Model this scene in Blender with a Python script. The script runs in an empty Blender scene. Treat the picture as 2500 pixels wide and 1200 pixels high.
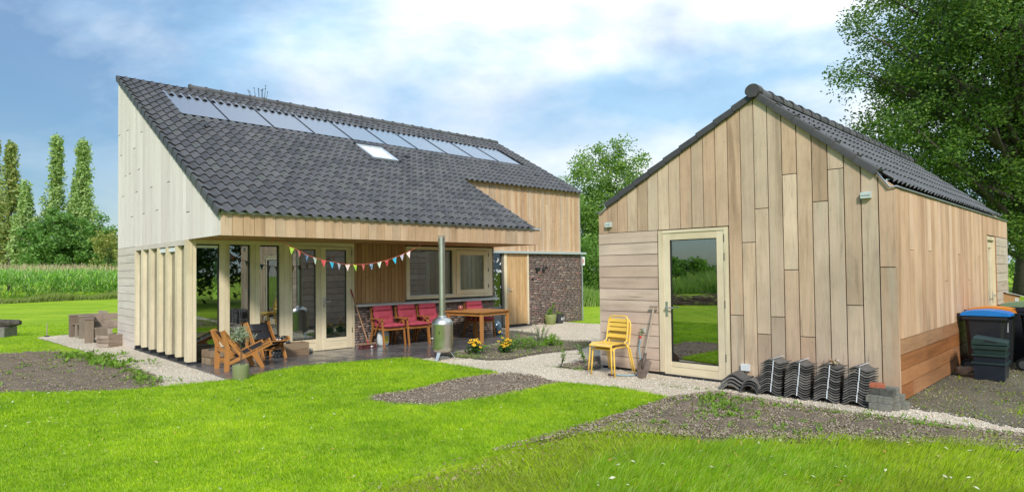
import bpy, math, random
import numpy as np
from mathutils import Vector, Matrix, Quaternion

sc = bpy.context.scene
COL = sc.collection
random.seed(7)
RNG = np.random.default_rng(11)
PI = math.pi

# ---------------------------------------------------------------- camera
PITCH, ROLL = 0.0236, -0.0114
cd = bpy.data.cameras.new('camera')
cam = bpy.data.objects.new('camera', cd)
COL.objects.link(cam)
cd.sensor_width = 36.0
cd.lens = 36.0 * 1548.61 / 2500.0
cd.shift_y = 25.5 / 2500.0
cd.clip_start = 0.05
cd.clip_end = 3000.0
fw = Vector((0, math.cos(PITCH), math.sin(PITCH)))
up0 = Vector((0, -math.sin(PITCH), math.cos(PITCH)))
rt = Vector((1, 0, 0)) * math.cos(ROLL) + up0 * math.sin(ROLL)
up = Vector((-1, 0, 0)) * math.sin(ROLL) + up0 * math.cos(ROLL)
M = Matrix((rt, up, -fw)).transposed().to_4x4()
M.translation = Vector((0, 0, 1.6))
cam.matrix_world = M
sc.camera = cam

# ---------------------------------------------------------------- light
SUN_AZ = Vector((0.04, -0.999))
SUN_EL = math.radians(37)
to_sun = Vector((SUN_AZ.x * math.cos(SUN_EL), SUN_AZ.y * math.cos(SUN_EL), math.sin(SUN_EL))).normalized()
sl = bpy.data.lights.new('sun', 'SUN')
sl.energy = 2.25
sl.angle = math.radians(9)
sl.color = (1.0, 0.955, 0.88)
so = bpy.data.objects.new('sun', sl)
COL.objects.link(so)
so.rotation_euler = to_sun.to_track_quat('Z', 'Y').to_euler()
so.location = (0, -30, 40)

world = bpy.data.worlds.new('World')
sc.world = world
world.use_nodes = True
wn = world.node_tree.nodes
wl = world.node_tree.links
wn.clear()
def wnode(t, **kw):
    n = wn.new(t)
    for k, v in kw.items():
        setattr(n, k, v)
    return n
w_out = wnode('ShaderNodeOutputWorld')
w_bg = wnode('ShaderNodeBackground')
w_sky = wnode('ShaderNodeTexSky', sky_type='NISHITA')
w_sky.sun_disc = False
w_sky.sun_elevation = SUN_EL
w_sky.sun_rotation = math.atan2(SUN_AZ.x, SUN_AZ.y)
w_sky.altitude = 0
w_sky.air_density = 1.0
w_sky.dust_density = 0.6
w_tc = wnode('ShaderNodeTexCoord')
w_sep = wnode('ShaderNodeSeparateXYZ')
wl.new(w_tc.outputs['Generated'], w_sep.inputs[0])
w_map = wnode('ShaderNodeMapping')
w_map.inputs['Location'].default_value = (0.35, 0.9, 0.2)
w_map.inputs['Rotation'].default_value = (0.0, 0.22, 0.0)
w_map.inputs['Scale'].default_value = (1.0, 1.0, 2.1)
wl.new(w_tc.outputs['Generated'], w_map.inputs[0])
w_n1 = wnode('ShaderNodeTexNoise')
w_n1.inputs['Scale'].default_value = 2.3
w_n1.inputs['Detail'].default_value = 9.0
w_n1.inputs['Roughness'].default_value = 0.56
w_n1.inputs['Distortion'].default_value = 0.35
wl.new(w_map.outputs[0], w_n1.inputs['Vector'])
# cover thickens towards the right-hand side of the sky
w_dot = wnode('ShaderNodeVectorMath', operation='DOT_PRODUCT')
wl.new(w_tc.outputs['Generated'], w_dot.inputs[0])
w_dot.inputs[1].default_value = (0.62, 0.30, 0.0)
w_mul = wnode('ShaderNodeMath', operation='MULTIPLY_ADD')
wl.new(w_dot.outputs['Value'], w_mul.inputs[0])
w_mul.inputs[1].default_value = 0.50
wl.new(w_n1.outputs['Fac'], w_mul.inputs[2])
w_rmp = wnode('ShaderNodeValToRGB')
w_rmp.color_ramp.elements[0].position = 0.40
w_rmp.color_ramp.elements[0].color = (0.05, 0.05, 0.05, 1)
w_rmp.color_ramp.elements[1].position = 0.88
w_rmp.color_ramp.elements[1].color = (0.97, 0.97, 0.97, 1)
wl.new(w_mul.outputs[0], w_rmp.inputs[0])
w_n2 = wnode('ShaderNodeTexNoise')
w_n2.inputs['Scale'].default_value = 4.2
w_n2.inputs['Detail'].default_value = 6.0
wl.new(w_map.outputs[0], w_n2.inputs['Vector'])
w_rm2 = wnode('ShaderNodeValToRGB')
w_rm2.color_ramp.elements[0].position = 0.36
w_rm2.color_ramp.elements[0].color = (0.54, 0.82, 1.06, 1)
w_rm2.color_ramp.elements[1].position = 0.60
w_rm2.color_ramp.elements[1].color = (1.20, 1.24, 1.27, 1)
wl.new(w_n2.outputs['Fac'], w_rm2.inputs[0])
w_skm = wnode('ShaderNodeVectorMath', operation='SCALE')
w_skm.inputs['Scale'].default_value = 0.095
wl.new(w_sky.outputs[0], w_skm.inputs[0])
w_mix = wnode('ShaderNodeMix', data_type='RGBA')
wl.new(w_rmp.outputs[0], w_mix.inputs['Factor'])
w_tn = wnode('ShaderNodeVectorMath', operation='MULTIPLY')
wl.new(w_skm.outputs[0], w_tn.inputs[0])
w_tn.inputs[1].default_value = (0.84, 1.04, 1.16)
wl.new(w_tn.outputs[0], w_mix.inputs['A'])
wl.new(w_rm2.outputs[0], w_mix.inputs['B'])
# an overcast sky is about three times brighter overhead than at the horizon
w_zc = wnode('ShaderNodeMath', operation='MAXIMUM')
wl.new(w_sep.outputs['Z'], w_zc.inputs[0])
w_zc.inputs[1].default_value = 0.0
w_zm = wnode('ShaderNodeMath', operation='MULTIPLY_ADD')
wl.new(w_zc.outputs[0], w_zm.inputs[0])
w_zm.inputs[1].default_value = 1.25
w_zm.inputs[2].default_value = 0.55
w_ovc = wnode('ShaderNodeVectorMath', operation='SCALE')
wl.new(w_mix.outputs['Result'], w_ovc.inputs[0])
wl.new(w_zm.outputs[0], w_ovc.inputs['Scale'])
wl.new(w_ovc.outputs[0], w_bg.inputs['Color'])
w_bg.inputs['Strength'].default_value = 0.72
wl.new(w_bg.outputs[0], w_out.inputs[0])

sc.view_settings.view_transform = 'Standard'
sc.view_settings.look = 'None'
sc.view_settings.exposure = 0.80
sc.view_settings.gamma = 1.0
sc.view_settings.use_curve_mapping = False
sc.render.engine = 'CYCLES'
sc.cycles.max_bounces = 6
sc.cycles.diffuse_bounces = 3
sc.cycles.glossy_bounces = 4
sc.cycles.transparent_max_bounces = 10
sc.cycles.use_denoising = True

# ---------------------------------------------------------------- frames of the two buildings
HX, HY, HW = -5.7653, 11.2627, 0.7662
SX, SY, SW = 1.4389, 10.4714, -0.7827
def HF(u, v, z=0.0):
    c, s = math.cos(HW), math.sin(HW)
    return (HX + u * c - v * s, HY + u * s + v * c, z)
def SF(u, v, z=0.0):
    c, s = math.cos(SW), math.sin(SW)
    return (SX + u * c - v * s, SY + u * s + v * c, z)

# ---------------------------------------------------------------- mesh helpers
class MB:
    def __init__(self):
        self.v = []
        self.f = []
    def add(self, vs, fs):
        o = len(self.v)
        self.v += [tuple(p) for p in vs]
        self.f += [tuple(i + o for i in f) for f in fs]
        return self
    def box(self, x0, x1, y0, y1, z0, z1):
        return self.add([(x0, y0, z0), (x1, y0, z0), (x1, y1, z0), (x0, y1, z0), (x0, y0, z1), (x1, y0, z1), (x1, y1, z1), (x0, y1, z1)],
                        [(0, 3, 2, 1), (4, 5, 6, 7), (0, 1, 5, 4), (1, 2, 6, 5), (2, 3, 7, 6), (3, 0, 4, 7)])
    def bar(self, a, b, w, t, side=(0, 1, 0), w2=None, t2=None):
        # a beam from a to b; w is its size along `side`, t across
        a, b = Vector(a), Vector(b)
        d = (b - a).normalized()
        s = Vector(side)
        s = (s - d * s.dot(d)).normalized()
        n = d.cross(s)
        w2 = w if w2 is None else w2
        t2 = t if t2 is None else t2
        vs = []
        for p, ww, tt in ((a, w, t), (b, w2, t2)):
            for q, r in ((-1, -1), (1, -1), (1, 1), (-1, 1)):
                vs.append(p + s * (q * ww / 2) + n * (r * tt / 2))
        return self.add(vs, [(0, 3, 2, 1), (4, 5, 6, 7), (0, 1, 5, 4), (1, 2, 6, 5), (2, 3, 7, 6), (3, 0, 4, 7)])
    def cyl(self, a, b, r0, r1=None, n=10, cap=True):
        r1 = r0 if r1 is None else r1
        a, b = Vector(a), Vector(b)
        d = (b - a).normalized()
        s = d.orthogonal().normalized()
        t = d.cross(s)
        vs = []
        for p, r in ((a, r0), (b, r1)):
            for i in range(n):
                k = 2 * PI * i / n
                vs.append(p + s * (r * math.cos(k)) + t * (r * math.sin(k)))
        fs = [(i, (i + 1) % n, n + (i + 1) % n, n + i) for i in range(n)]
        if cap:
            fs += [tuple(range(n - 1, -1, -1)), tuple(range(n, 2 * n))]
        return self.add(vs, fs)
    def tube(self, pts, r, n=7, cap=True):
        pts = [Vector(p) for p in pts]
        rs = r if isinstance(r, (list, tuple)) else [r] * len(pts)
        vs = []
        ref = None
        for i, p in enumerate(pts):
            d = (pts[min(i + 1, len(pts) - 1)] - pts[max(i - 1, 0)]).normalized()
            if ref is None:
                ref = d.orthogonal().normalized()
            s = (ref - d * ref.dot(d))
            s = s.normalized() if s.length > 1e-6 else d.orthogonal().normalized()
            ref = s
            t = d.cross(s)
            for k in range(n):
                a = 2 * PI * k / n
                vs.append(p + s * (rs[i] * math.cos(a)) + t * (rs[i] * math.sin(a)))
        fs = []
        for i in range(len(pts) - 1):
            for k in range(n):
                fs.append((i * n + k, i * n + (k + 1) % n, (i + 1) * n + (k + 1) % n, (i + 1) * n + k))
        if cap:
            fs += [tuple(range(n - 1, -1, -1)), tuple((len(pts) - 1) * n + k for k in range(n))]
        return self.add(vs, fs)
    def lathe(self, prof, n=20, c=(0, 0, 0)):
        vs = []
        for r, z in prof:
            for k in range(n):
                a = 2 * PI * k / n
                vs.append((c[0] + r * math.cos(a), c[1] + r * math.sin(a), c[2] + z))
        fs = []
        for i in range(len(prof) - 1):
            for k in range(n):
                fs.append((i * n + k, i * n + (k + 1) % n, (i + 1) * n + (k + 1) % n, (i + 1) * n + k))
        return self.add(vs, fs)
    def prism(self, pts, axis, a, b):
        # outline pts (2-D, in the two remaining axes) swept along `axis` from a to b
        def put(p, q):
            return {'x': (q, p[0], p[1]), 'y': (p[0], q, p[1]), 'z': (p[0], p[1], q)}[axis]
        n = len(pts)
        vs = [put(p, a) for p in pts] + [put(p, b) for p in pts]
        fs = [tuple(range(n)), tuple(range(2 * n - 1, n - 1, -1))] + [(i, n + i, n + (i + 1) % n, (i + 1) % n) for i in range(n)]
        return self.add(vs, fs)
    def blob(self, c, rx, ry, rz, n=14, m=9, pw=1.0):
        # superellipsoid: pw < 1 gives a cushion-like block
        def sg(x, p):
            return math.copysign(abs(x) ** p, x)
        vs = []
        for j in range(m + 1):
            e = -PI / 2 + PI * j / m
            for i in range(n):
                a = 2 * PI * i / n
                vs.append((c[0] + rx * sg(math.cos(e), pw) * sg(math.cos(a), pw), c[1] + ry * sg(math.cos(e), pw) * sg(math.sin(a), pw), c[2] + rz * sg(math.sin(e), pw)))
        fs = []
        for j in range(m):
            for i in range(n):
                fs.append((j * n + i, j * n + (i + 1) % n, (j + 1) * n + (i + 1) % n, (j + 1) * n + i))
        return self.add(vs, fs)
    def xf(self, mat):
        self.v = [tuple(mat @ Vector(p)) for p in self.v]
        return self

def fixn(me):
    import bmesh
    bm = bmesh.new()
    bm.from_mesh(me)
    bmesh.ops.recalc_face_normals(bm, faces=bm.faces)
    bm.to_mesh(me)
    bm.free()

def obj(name, mb, mat, parent=None, smooth=False, loc=None, rot=None, angle=None):
    me = bpy.data.meshes.new(name)
    me.from_pydata(mb.v, [], mb.f)
    fixn(me)
    if mat is not None:
        me.materials.append(mat)
    if smooth:
        me.polygons.foreach_set('use_smooth', [True] * len(me.polygons))
        if angle:
            me.set_sharp_from_angle(angle=math.radians(angle))
    o = bpy.data.objects.new(name, me)
    COL.objects.link(o)
    if parent is not None:
        o.parent = parent
    if loc is not None:
        o.location = loc
    if rot is not None:
        o.rotation_euler = rot
    return o

def npobj(name, V, F, mat, parent=None, smooth=False):
    V = np.ascontiguousarray(V, dtype=np.float32)
    F = np.ascontiguousarray(F, dtype=np.int32)
    me = bpy.data.meshes.new(name)
    me.vertices.add(len(V))
    me.vertices.foreach_set('co', V.ravel())
    k = F.shape[1]
    me.loops.add(F.size)
    me.loops.foreach_set('vertex_index', F.ravel())
    me.polygons.add(len(F))
    me.polygons.foreach_set('loop_start', np.arange(0, F.size, k, dtype=np.int32))
    if smooth:
        me.polygons.foreach_set('use_smooth', np.ones(len(F), dtype=bool))
    me.update(calc_edges=True)
    me.validate()
    if mat is not None:
        me.materials.append(mat)
    o = bpy.data.objects.new(name, me)
    COL.objects.link(o)
    if parent is not None:
        o.parent = parent
    return o

def tag(o, label=None, cat=None, group=None, kind=None):
    if label:
        o['label'] = label
    if cat:
        o['category'] = cat
    if group:
        o['group'] = group
    if kind:
        o['kind'] = kind
    return o

def thing(name, label, cat, loc=(0, 0, 0), rz=0.0, group=None):
    o = bpy.data.objects.new(name, None)
    COL.objects.link(o)
    o.location = loc
    o.rotation_euler = (0, 0, rz)
    o.empty_display_size = 0.1
    return tag(o, label, cat, group)

def dup(root, loc, rz, label, group=None):
    def cp(o, par):
        c = o.copy()
        COL.objects.link(c)
        c.parent = par
        for ch in o.children:
            cp(ch, c)
        return c
    r = cp(root, None)
    r.location = loc
    r.rotation_euler = (0, 0, rz)
    r['label'] = label
    if group:
        r['group'] = group
    return r

# ---------------------------------------------------------------- materials
class NT:
    def __init__(self, name):
        self.m = bpy.data.materials.new(name)
        self.m.use_nodes = True
        self.t = self.m.node_tree
        self.n = self.t.nodes
        self.l = self.t.links
        self.n.clear()
        self.out = self.n.new('ShaderNodeOutputMaterial')
    def new(self, t, **kw):
        n = self.n.new(t)
        for k, v in kw.items():
            setattr(n, k, v)
        return n
    def link(self, a, b):
        self.l.new(a, b)
    def coord(self, scale=(1, 1, 1), kind='Object', loc=(0, 0, 0)):
        tc = self.new('ShaderNodeTexCoord')
        mp = self.new('ShaderNodeMapping')
        mp.inputs['Scale'].default_value = scale
        mp.inputs['Location'].default_value = loc
        self.link(tc.outputs[kind], mp.inputs[0])
        return mp.outputs[0]
    def noise(self, vec, scale, detail=4, rough=0.55, dist=0.0):
        n = self.new('ShaderNodeTexNoise')
        n.inputs['Scale'].default_value = scale
        n.inputs['Detail'].default_value = detail
        n.inputs['Roughness'].default_value = rough
        n.inputs['Distortion'].default_value = dist
        if vec is not None:
            self.link(vec, n.inputs['Vector'])
        return n.outputs['Fac']
    def voro(self, vec, scale, feature='F1', out='Distance'):
        n = self.new('ShaderNodeTexVoronoi', feature=feature)
        n.inputs['Scale'].default_value = scale
        self.link(vec, n.inputs['Vector'])
        return n.outputs[out]
    def ramp(self, fac, stops, interp='LINEAR'):
        r = self.new('ShaderNodeValToRGB')
        e = r.color_ramp.elements
        r.color_ramp.interpolation = interp
        while len(e) < len(stops):
            e.new(0.5)
        for i, (p, c) in enumerate(stops):
            e[i].position = p
            e[i].color = (c[0], c[1], c[2], 1) if not isinstance(c, (int, float)) else (c, c, c, 1)
        if fac is not None:
            self.link(fac, r.inputs[0])
        return r.outputs[0]
    def mix(self, fac, a, b, mode='MIX'):
        m = self.new('ShaderNodeMix', data_type='RGBA', blend_type=mode)
        for s, val in (('Factor', fac), ('A', a), ('B', b)):
            if hasattr(val, 'is_output'):
                self.link(val, m.inputs[s])
            elif s == 'Factor':
                m.inputs[s].default_value = val
            else:
                m.inputs[s].default_value = (val[0], val[1], val[2], 1)
        return m.outputs['Result']
    def math(self, op, a, b=None, c=None):
        m = self.new('ShaderNodeMath', operation=op)
        for i, val in enumerate((a, b, c)):
            if val is None:
                continue
            if hasattr(val, 'is_output'):
                self.link(val, m.inputs[i])
            else:
                m.inputs[i].default_value = val
        return m.outputs[0]
    def orand(self):
        return self.new('ShaderNodeObjectInfo').outputs['Random']
    def irand(self):
        return self.new('ShaderNodeNewGeometry').outputs['Random Per Island']
    def bump(self, h, strength=0.3, dist=0.01):
        b = self.new('ShaderNodeBump')
        b.inputs['Strength'].default_value = strength
        b.inputs['Distance'].default_value = dist
        self.link(h, b.inputs['Height'])
        return b.outputs[0]
    def bsdf(self, color, rough=0.6, metal=0.0, normal=None, spec=None, **kw):
        p = self.new('ShaderNodeBsdfPrincipled')
        if hasattr(color, 'is_output'):
            self.link(color, p.inputs['Base Color'])
        else:
            p.inputs['Base Color'].default_value = (color[0], color[1], color[2], 1)
        if hasattr(rough, 'is_output'):
            self.link(rough, p.inputs['Roughness'])
        else:
            p.inputs['Roughness'].default_value = rough
        p.inputs['Metallic'].default_value = metal
        if spec is not None:
            p.inputs['Specular IOR Level'].default_value = spec
        if normal is not None:
            self.link(normal, p.inputs['Normal'])
        for k, v in kw.items():
            p.inputs[k].default_value = v
        return p.outputs[0]
    def done(self, sh):
        self.link(sh, self.out.inputs['Surface'])
        return self.m

def plain(name, color, rough=0.6, metal=0.0, var=0.12, scale=14.0, bump=0.0):
    t = NT(name)
    v = t.coord()
    n = t.noise(v, scale, 5, 0.6)
    lo = tuple(c * (1 - var) for c in color)
    hi = tuple(min(1, c * (1 + var)) for c in color)
    col = t.ramp(n, [(0.3, lo), (0.7, hi)])
    nr = t.bump(t.noise(v, scale * 6, 3), bump, 0.004) if bump else None
    rg = t.ramp(n, [(0.3, max(0.02, rough - 0.06)), (0.7, min(1, rough + 0.06))])
    return t.done(t.bsdf(col, rg, metal, nr))

def wood(name, tones, axis='z', rough=0.72, island=False, fine=1.0, stain=None, grain=0.35, wear=1.0):
    # tones: list of board colours; each board picks one by its own random value
    t = NT(name)
    r = t.irand() if island else t.orand()
    st = {'x': (0.6, 9, 9), 'y': (9, 0.6, 9), 'z': (9, 9, 0.6)}[axis]
    tc = t.new('ShaderNodeTexCoord')
    off = t.new('ShaderNodeVectorMath', operation='SCALE')
    cmb = t.new('ShaderNodeCombineXYZ')
    for i, k in enumerate((7.3, 3.1, 11.7)):
        t.link(t.math('MULTIPLY', r, k), cmb.inputs[i])
    ad = t.new('ShaderNodeVectorMath', operation='ADD')
    t.link(tc.outputs['Object'], ad.inputs[0])
    t.link(cmb.outputs[0], ad.inputs[1])
    mp = t.new('ShaderNodeMapping')
    mp.inputs['Scale'].default_value = tuple(s * fine for s in st)
    t.link(ad.outputs[0], mp.inputs[0])
    g1 = t.noise(mp.outputs[0], 2.2, 6, 0.62, 0.9)
    g2 = t.noise(mp.outputs[0], 11.0, 4, 0.7, 0.3)
    base = t.ramp(r, [(i / max(1, len(tones) - 1), c) for i, c in enumerate(tones)])
    f = t.math('MULTIPLY_ADD', g2, 0.45, t.math('MULTIPLY', g1, 0.65))
    sh = t.ramp(f, [(0.33, 1 - grain), (0.52, 1.0), (0.72, 1 + grain * 0.35)])
    col = t.mix(1.0, base, sh, 'MULTIPLY')
    # broad weathering blotches
    big = t.noise(ad.outputs[0], 1.7, 4, 0.6)
    wet = t.ramp(big, [(0.35, (0.86, 0.84, 0.82)), (0.6, (1.04, 1.03, 1.02))])
    col = t.mix(0.8 * wear, col, wet, 'MULTIPLY')
    if stain:
        s2 = t.noise(mp.outputs[0], 0.9, 3, 0.5)
        col = t.mix(t.ramp(s2, [(0.55, 0.0), (0.75, 0.55)]), col, stain)
    # darker knots and drip marks that run with the grain
    kn = t.ramp(t.voro(mp.outputs[0], .75), [(.02, .45), (.09, 1.0)])
    col = t.mix(.8 * wear, col, kn, 'MULTIPLY')
    dr_ = t.noise(mp.outputs[0], .55, 5, .65, .4)
    col = t.mix(wear, col, t.ramp(dr_, [(.30, (.70, .68, .66)), (.46, (1, 1, 1)), (.75, (1.05, 1.05, 1.06))]), 'MULTIPLY')
    nr = t.bump(g2, 0.22, 0.004)
    return t.done(t.bsdf(col, rough, 0, nr, spec=0.3))

def glass(name, refl=0.3, tint=(0.80, 0.86, 0.84)):
    t = NT(name)
    tr = t.new('ShaderNodeBsdfTransparent')
    tr.inputs[0].default_value = (*tint, 1)
    gl = t.new('ShaderNodeBsdfGlossy')
    gl.inputs['Roughness'].default_value = 0.004
    gl.inputs['Color'].default_value = (0.95, 0.97, 0.98, 1)
    lw = t.new('ShaderNodeFresnel')
    lw.inputs['IOR'].default_value = 1.52
    fac = t.math('MULTIPLY_ADD', lw.outputs[0], 0.9, refl)
    mx = t.new('ShaderNodeMixShader')
    t.link(t.math('MINIMUM', fac, 0.95), mx.inputs[0])
    t.link(tr.outputs[0], mx.inputs[1])
    t.link(gl.outputs[0], mx.inputs[2])
    return t.done(mx.outputs[0])

def leafmat(name, tones, trans=0.35, rough=0.55, patch=None):
    t = NT(name)
    col = t.ramp(t.irand(), [(i / max(1, len(tones) - 1), c) for i, c in enumerate(tones)])
    if patch:
        v = t.coord()
        f = t.math('ADD', t.math('MULTIPLY', t.noise(v, patch[0], 5, .6), .6), t.math('MULTIPLY', t.noise(v, patch[0] * 7, 4, .6), .4))
        col = t.mix(1.0, col, t.ramp(f, [(.40, patch[1]), (.51, (.92, .93, .9)), (.61, patch[2])]), 'MULTIPLY')
    b = t.bsdf(col, rough, spec=0.25)
    tl = t.new('ShaderNodeBsdfTranslucent')
    t.link(t.mix(1.0, col, (1.25, 1.3, 0.7), 'MULTIPLY'), tl.inputs[0])
    mx = t.new('ShaderNodeMixShader')
    mx.inputs[0].default_value = trans
    t.link(b, mx.inputs[1])
    t.link(tl.outputs[0], mx.inputs[2])
    return t.done(mx.outputs[0])

MT = {}
MT['gable'] = wood('pale_weathered_cladding', [(0.63, 0.56, 0.51), (0.75, 0.68, 0.63), (0.66, 0.59, 0.54), (0.77, 0.70, 0.65), (0.68, 0.61, 0.555), (0.78, 0.705, 0.655)], 'z', grain=0.12, wear=.35)
MT['gable_h'] = wood('pale_weathered_planks', [(0.60, 0.53, 0.46), (0.66, 0.59, 0.52), (0.56, 0.49, 0.42)], 'y', grain=0.16, wear=.6)
MT['fascia'] = wood('warm_cedar_fascia', [(0.44, 0.29, 0.17), (0.52, 0.36, 0.23), (0.40, 0.29, 0.19), (0.55, 0.40, 0.27), (0.47, 0.31, 0.18)], 'z', grain=0.25)
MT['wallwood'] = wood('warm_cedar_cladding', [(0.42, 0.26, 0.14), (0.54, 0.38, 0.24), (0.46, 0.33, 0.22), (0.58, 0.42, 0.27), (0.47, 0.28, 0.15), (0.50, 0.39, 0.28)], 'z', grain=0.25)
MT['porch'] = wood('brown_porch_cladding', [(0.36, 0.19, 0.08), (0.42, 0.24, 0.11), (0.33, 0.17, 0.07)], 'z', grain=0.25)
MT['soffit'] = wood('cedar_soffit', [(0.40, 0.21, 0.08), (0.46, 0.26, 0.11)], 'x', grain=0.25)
MT['frame'] = wood('pale_frame_timber', [(0.66, 0.56, 0.37), (0.71, 0.61, 0.43), (0.63, 0.53, 0.36)], 'z', grain=0.16)
MT['frame_x'] = wood('pale_frame_timber_rails', [(0.66, 0.56, 0.37), (0.71, 0.61, 0.43)], 'x', grain=0.16)
MT['shed'] = wood('shed_cladding', [(0.50, 0.335, 0.215), (0.64, 0.48, 0.33), (0.42, 0.285, 0.185), (0.60, 0.49, 0.36), (0.54, 0.365, 0.24), (0.44, 0.335, 0.24), (0.66, 0.51, 0.36), (0.50, 0.385, 0.28)], 'z', grain=0.34, stain=(0.44, 0.40, 0.30))
MT['shed_h'] = wood('shed_plank_cladding', [(0.54, 0.41, 0.32), (0.60, 0.47, 0.38), (0.50, 0.37, 0.29)], 'x', grain=0.2)
MT['shed_side'] = wood('shed_side_cladding', [(0.53, 0.325, 0.195), (0.64, 0.43, 0.28), (0.47, 0.285, 0.17), (0.66, 0.46, 0.32), (0.58, 0.355, 0.215)], 'z', grain=0.28)
MT['shed_low'] = wood('wet_reddish_planks', [(0.34, 0.13, 0.045), (0.42, 0.19, 0.08), (0.40, 0.22, 0.12), (0.30, 0.11, 0.045)], 'y', grain=0.45, rough=0.45)
MT['shed_end'] = wood('pale_end_planks', [(0.46, 0.36, 0.28), (0.53, 0.44, 0.35)], 'y', grain=0.3)
MT['doorwood'] = wood('cedar_door', [(0.50, 0.31, 0.14), (0.56, 0.37, 0.19)], 'z', grain=0.28)
MT['teak'] = wood('orange_teak', [(0.40, 0.17, 0.045), (0.46, 0.215, 0.065)], 'x', grain=0.25, rough=0.45)
MT['teak_z'] = wood('orange_teak_legs', [(0.40, 0.17, 0.045), (0.46, 0.21, 0.065)], 'z', grain=0.25, rough=0.45)
MT['oldwood'] = wood('grey_old_timber', [(0.25, 0.20, 0.15), (0.34, 0.29, 0.23), (0.20, 0.15, 0.11)], 'z', grain=0.4)
MT['oldwood_x'] = wood('grey_old_planks', [(0.28, 0.21, 0.15), (0.36, 0.29, 0.23), (0.21, 0.15, 0.11)], 'x', grain=0.4)
MT['dark'] = plain('dark_membrane', (0.012, 0.011, 0.010), 0.9)
MT['blackpl'] = plain('black_plinth', (0.018, 0.020, 0.026), 0.45)
MT['zinc'] = plain('zinc_trim', (0.46, 0.49, 0.51), 0.42, 0.7, 0.08, 6)
MT['alu'] = plain('pale_metal_trim', (0.62, 0.65, 0.66), 0.35, 0.6, 0.06, 6)
MT['steel'] = plain('brushed_steel', (0.60, 0.58, 0.52), 0.36, 1.0, 0.06, 3)
MT['chrome'] = plain('satin_handle', (0.62, 0.63, 0.64), 0.3, 0.9, 0.04)
MT['glass'] = glass('window_glass', 0.20)
MT['glass_door'] = glass('dark_door_glass', 0.40, (0.55, 0.6, 0.58))
MT['white'] = plain('white_paint', (0.72, 0.73, 0.72), 0.5, 0, 0.05)
MT['black'] = plain('black_paint', (0.012, 0.012, 0.013), 0.45, 0, 0.1)
MT['plaster'] = plain('room_plaster', (0.45, 0.43, 0.39), 0.9, 0, 0.06, 3)
MT['roomfloor'] = plain('room_floor', (0.24, 0.20, 0.16), 0.5, 0, 0.1, 3)
# ---------------------------------------------------------------- roof tiles
def tilemat(name, island):
    t = NT(name)
    r = t.irand() if island else t.orand()
    v = t.coord((1, 1, 1), 'Object')
    base = t.ramp(r, [(0.0, (0.054, 0.052, 0.051)), (0.4, (0.074, 0.071, 0.070)), (0.75, (0.095, 0.089, 0.087)), (0.93, (0.084, 0.085, 0.075)), (1.0, (0.112, 0.104, 0.098))])
    n = t.noise(v, 22, 5, 0.65)
    col = t.mix(1.0, base, t.ramp(n, [(0.3, 0.86), (0.7, 1.14)]), 'MULTIPLY')
    nr = t.bump(t.noise(v, 160, 2), 0.12, 0.002)
    rg = t.ramp(n, [(0.3, 0.42), (0.7, 0.6)])
    return t.done(t.bsdf(col, rg, 0, nr, spec=0.5))
MT['tile'] = tilemat('anthracite_tile', False)
MT['tiles'] = tilemat('anthracite_tile_field', True)
MT['verge'] = plain('dark_verge_tile', (0.060, 0.057, 0.055), 0.55, 0, 0.15, 12)

def wave(t, A):
    # one pantile profile, crest at t = 0, steeper on its right
    return A * (math.cos(2 * PI * (t - 0.02 * math.sin(2 * PI * t))) + .18 * math.sin(2 * PI * t))

def tile_mesh(cw, gauge, A, nx=9, lip=0.029, th=0.011, over=0.09):
    L = gauge + over
    V, F = [], []
    ts = [-0.80 + 1.05 * i / (nx - 1) for i in range(nx)]
    for y, dz in ((0.0, lip), (L, 0.0)):
        for t in ts:
            V.append((t * cw, y, wave(t, A) + dz))
    for i in range(nx - 1):
        F.append((i, i + 1, nx + i + 1, nx + i))
    o = len(V)
    for dz in (lip, lip - th):
        for t in ts:
            V.append((t * cw, 0.0, wave(t, A) + dz))
    for i in range(nx - 1):
        F.append((o + nx + i, o + nx + i + 1, o + i + 1, o + i))
    o2 = len(V)
    t = ts[-1]
    V += [(t * cw, 0, wave(t, A) + lip), (t * cw, L, wave(t, A)), (t * cw, L, wave(t, A) - th), (t * cw, 0, wave(t, A) + lip - th)]
    F.append((o2, o2 + 3, o2 + 2, o2 + 1))
    return np.array(V), F

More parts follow.
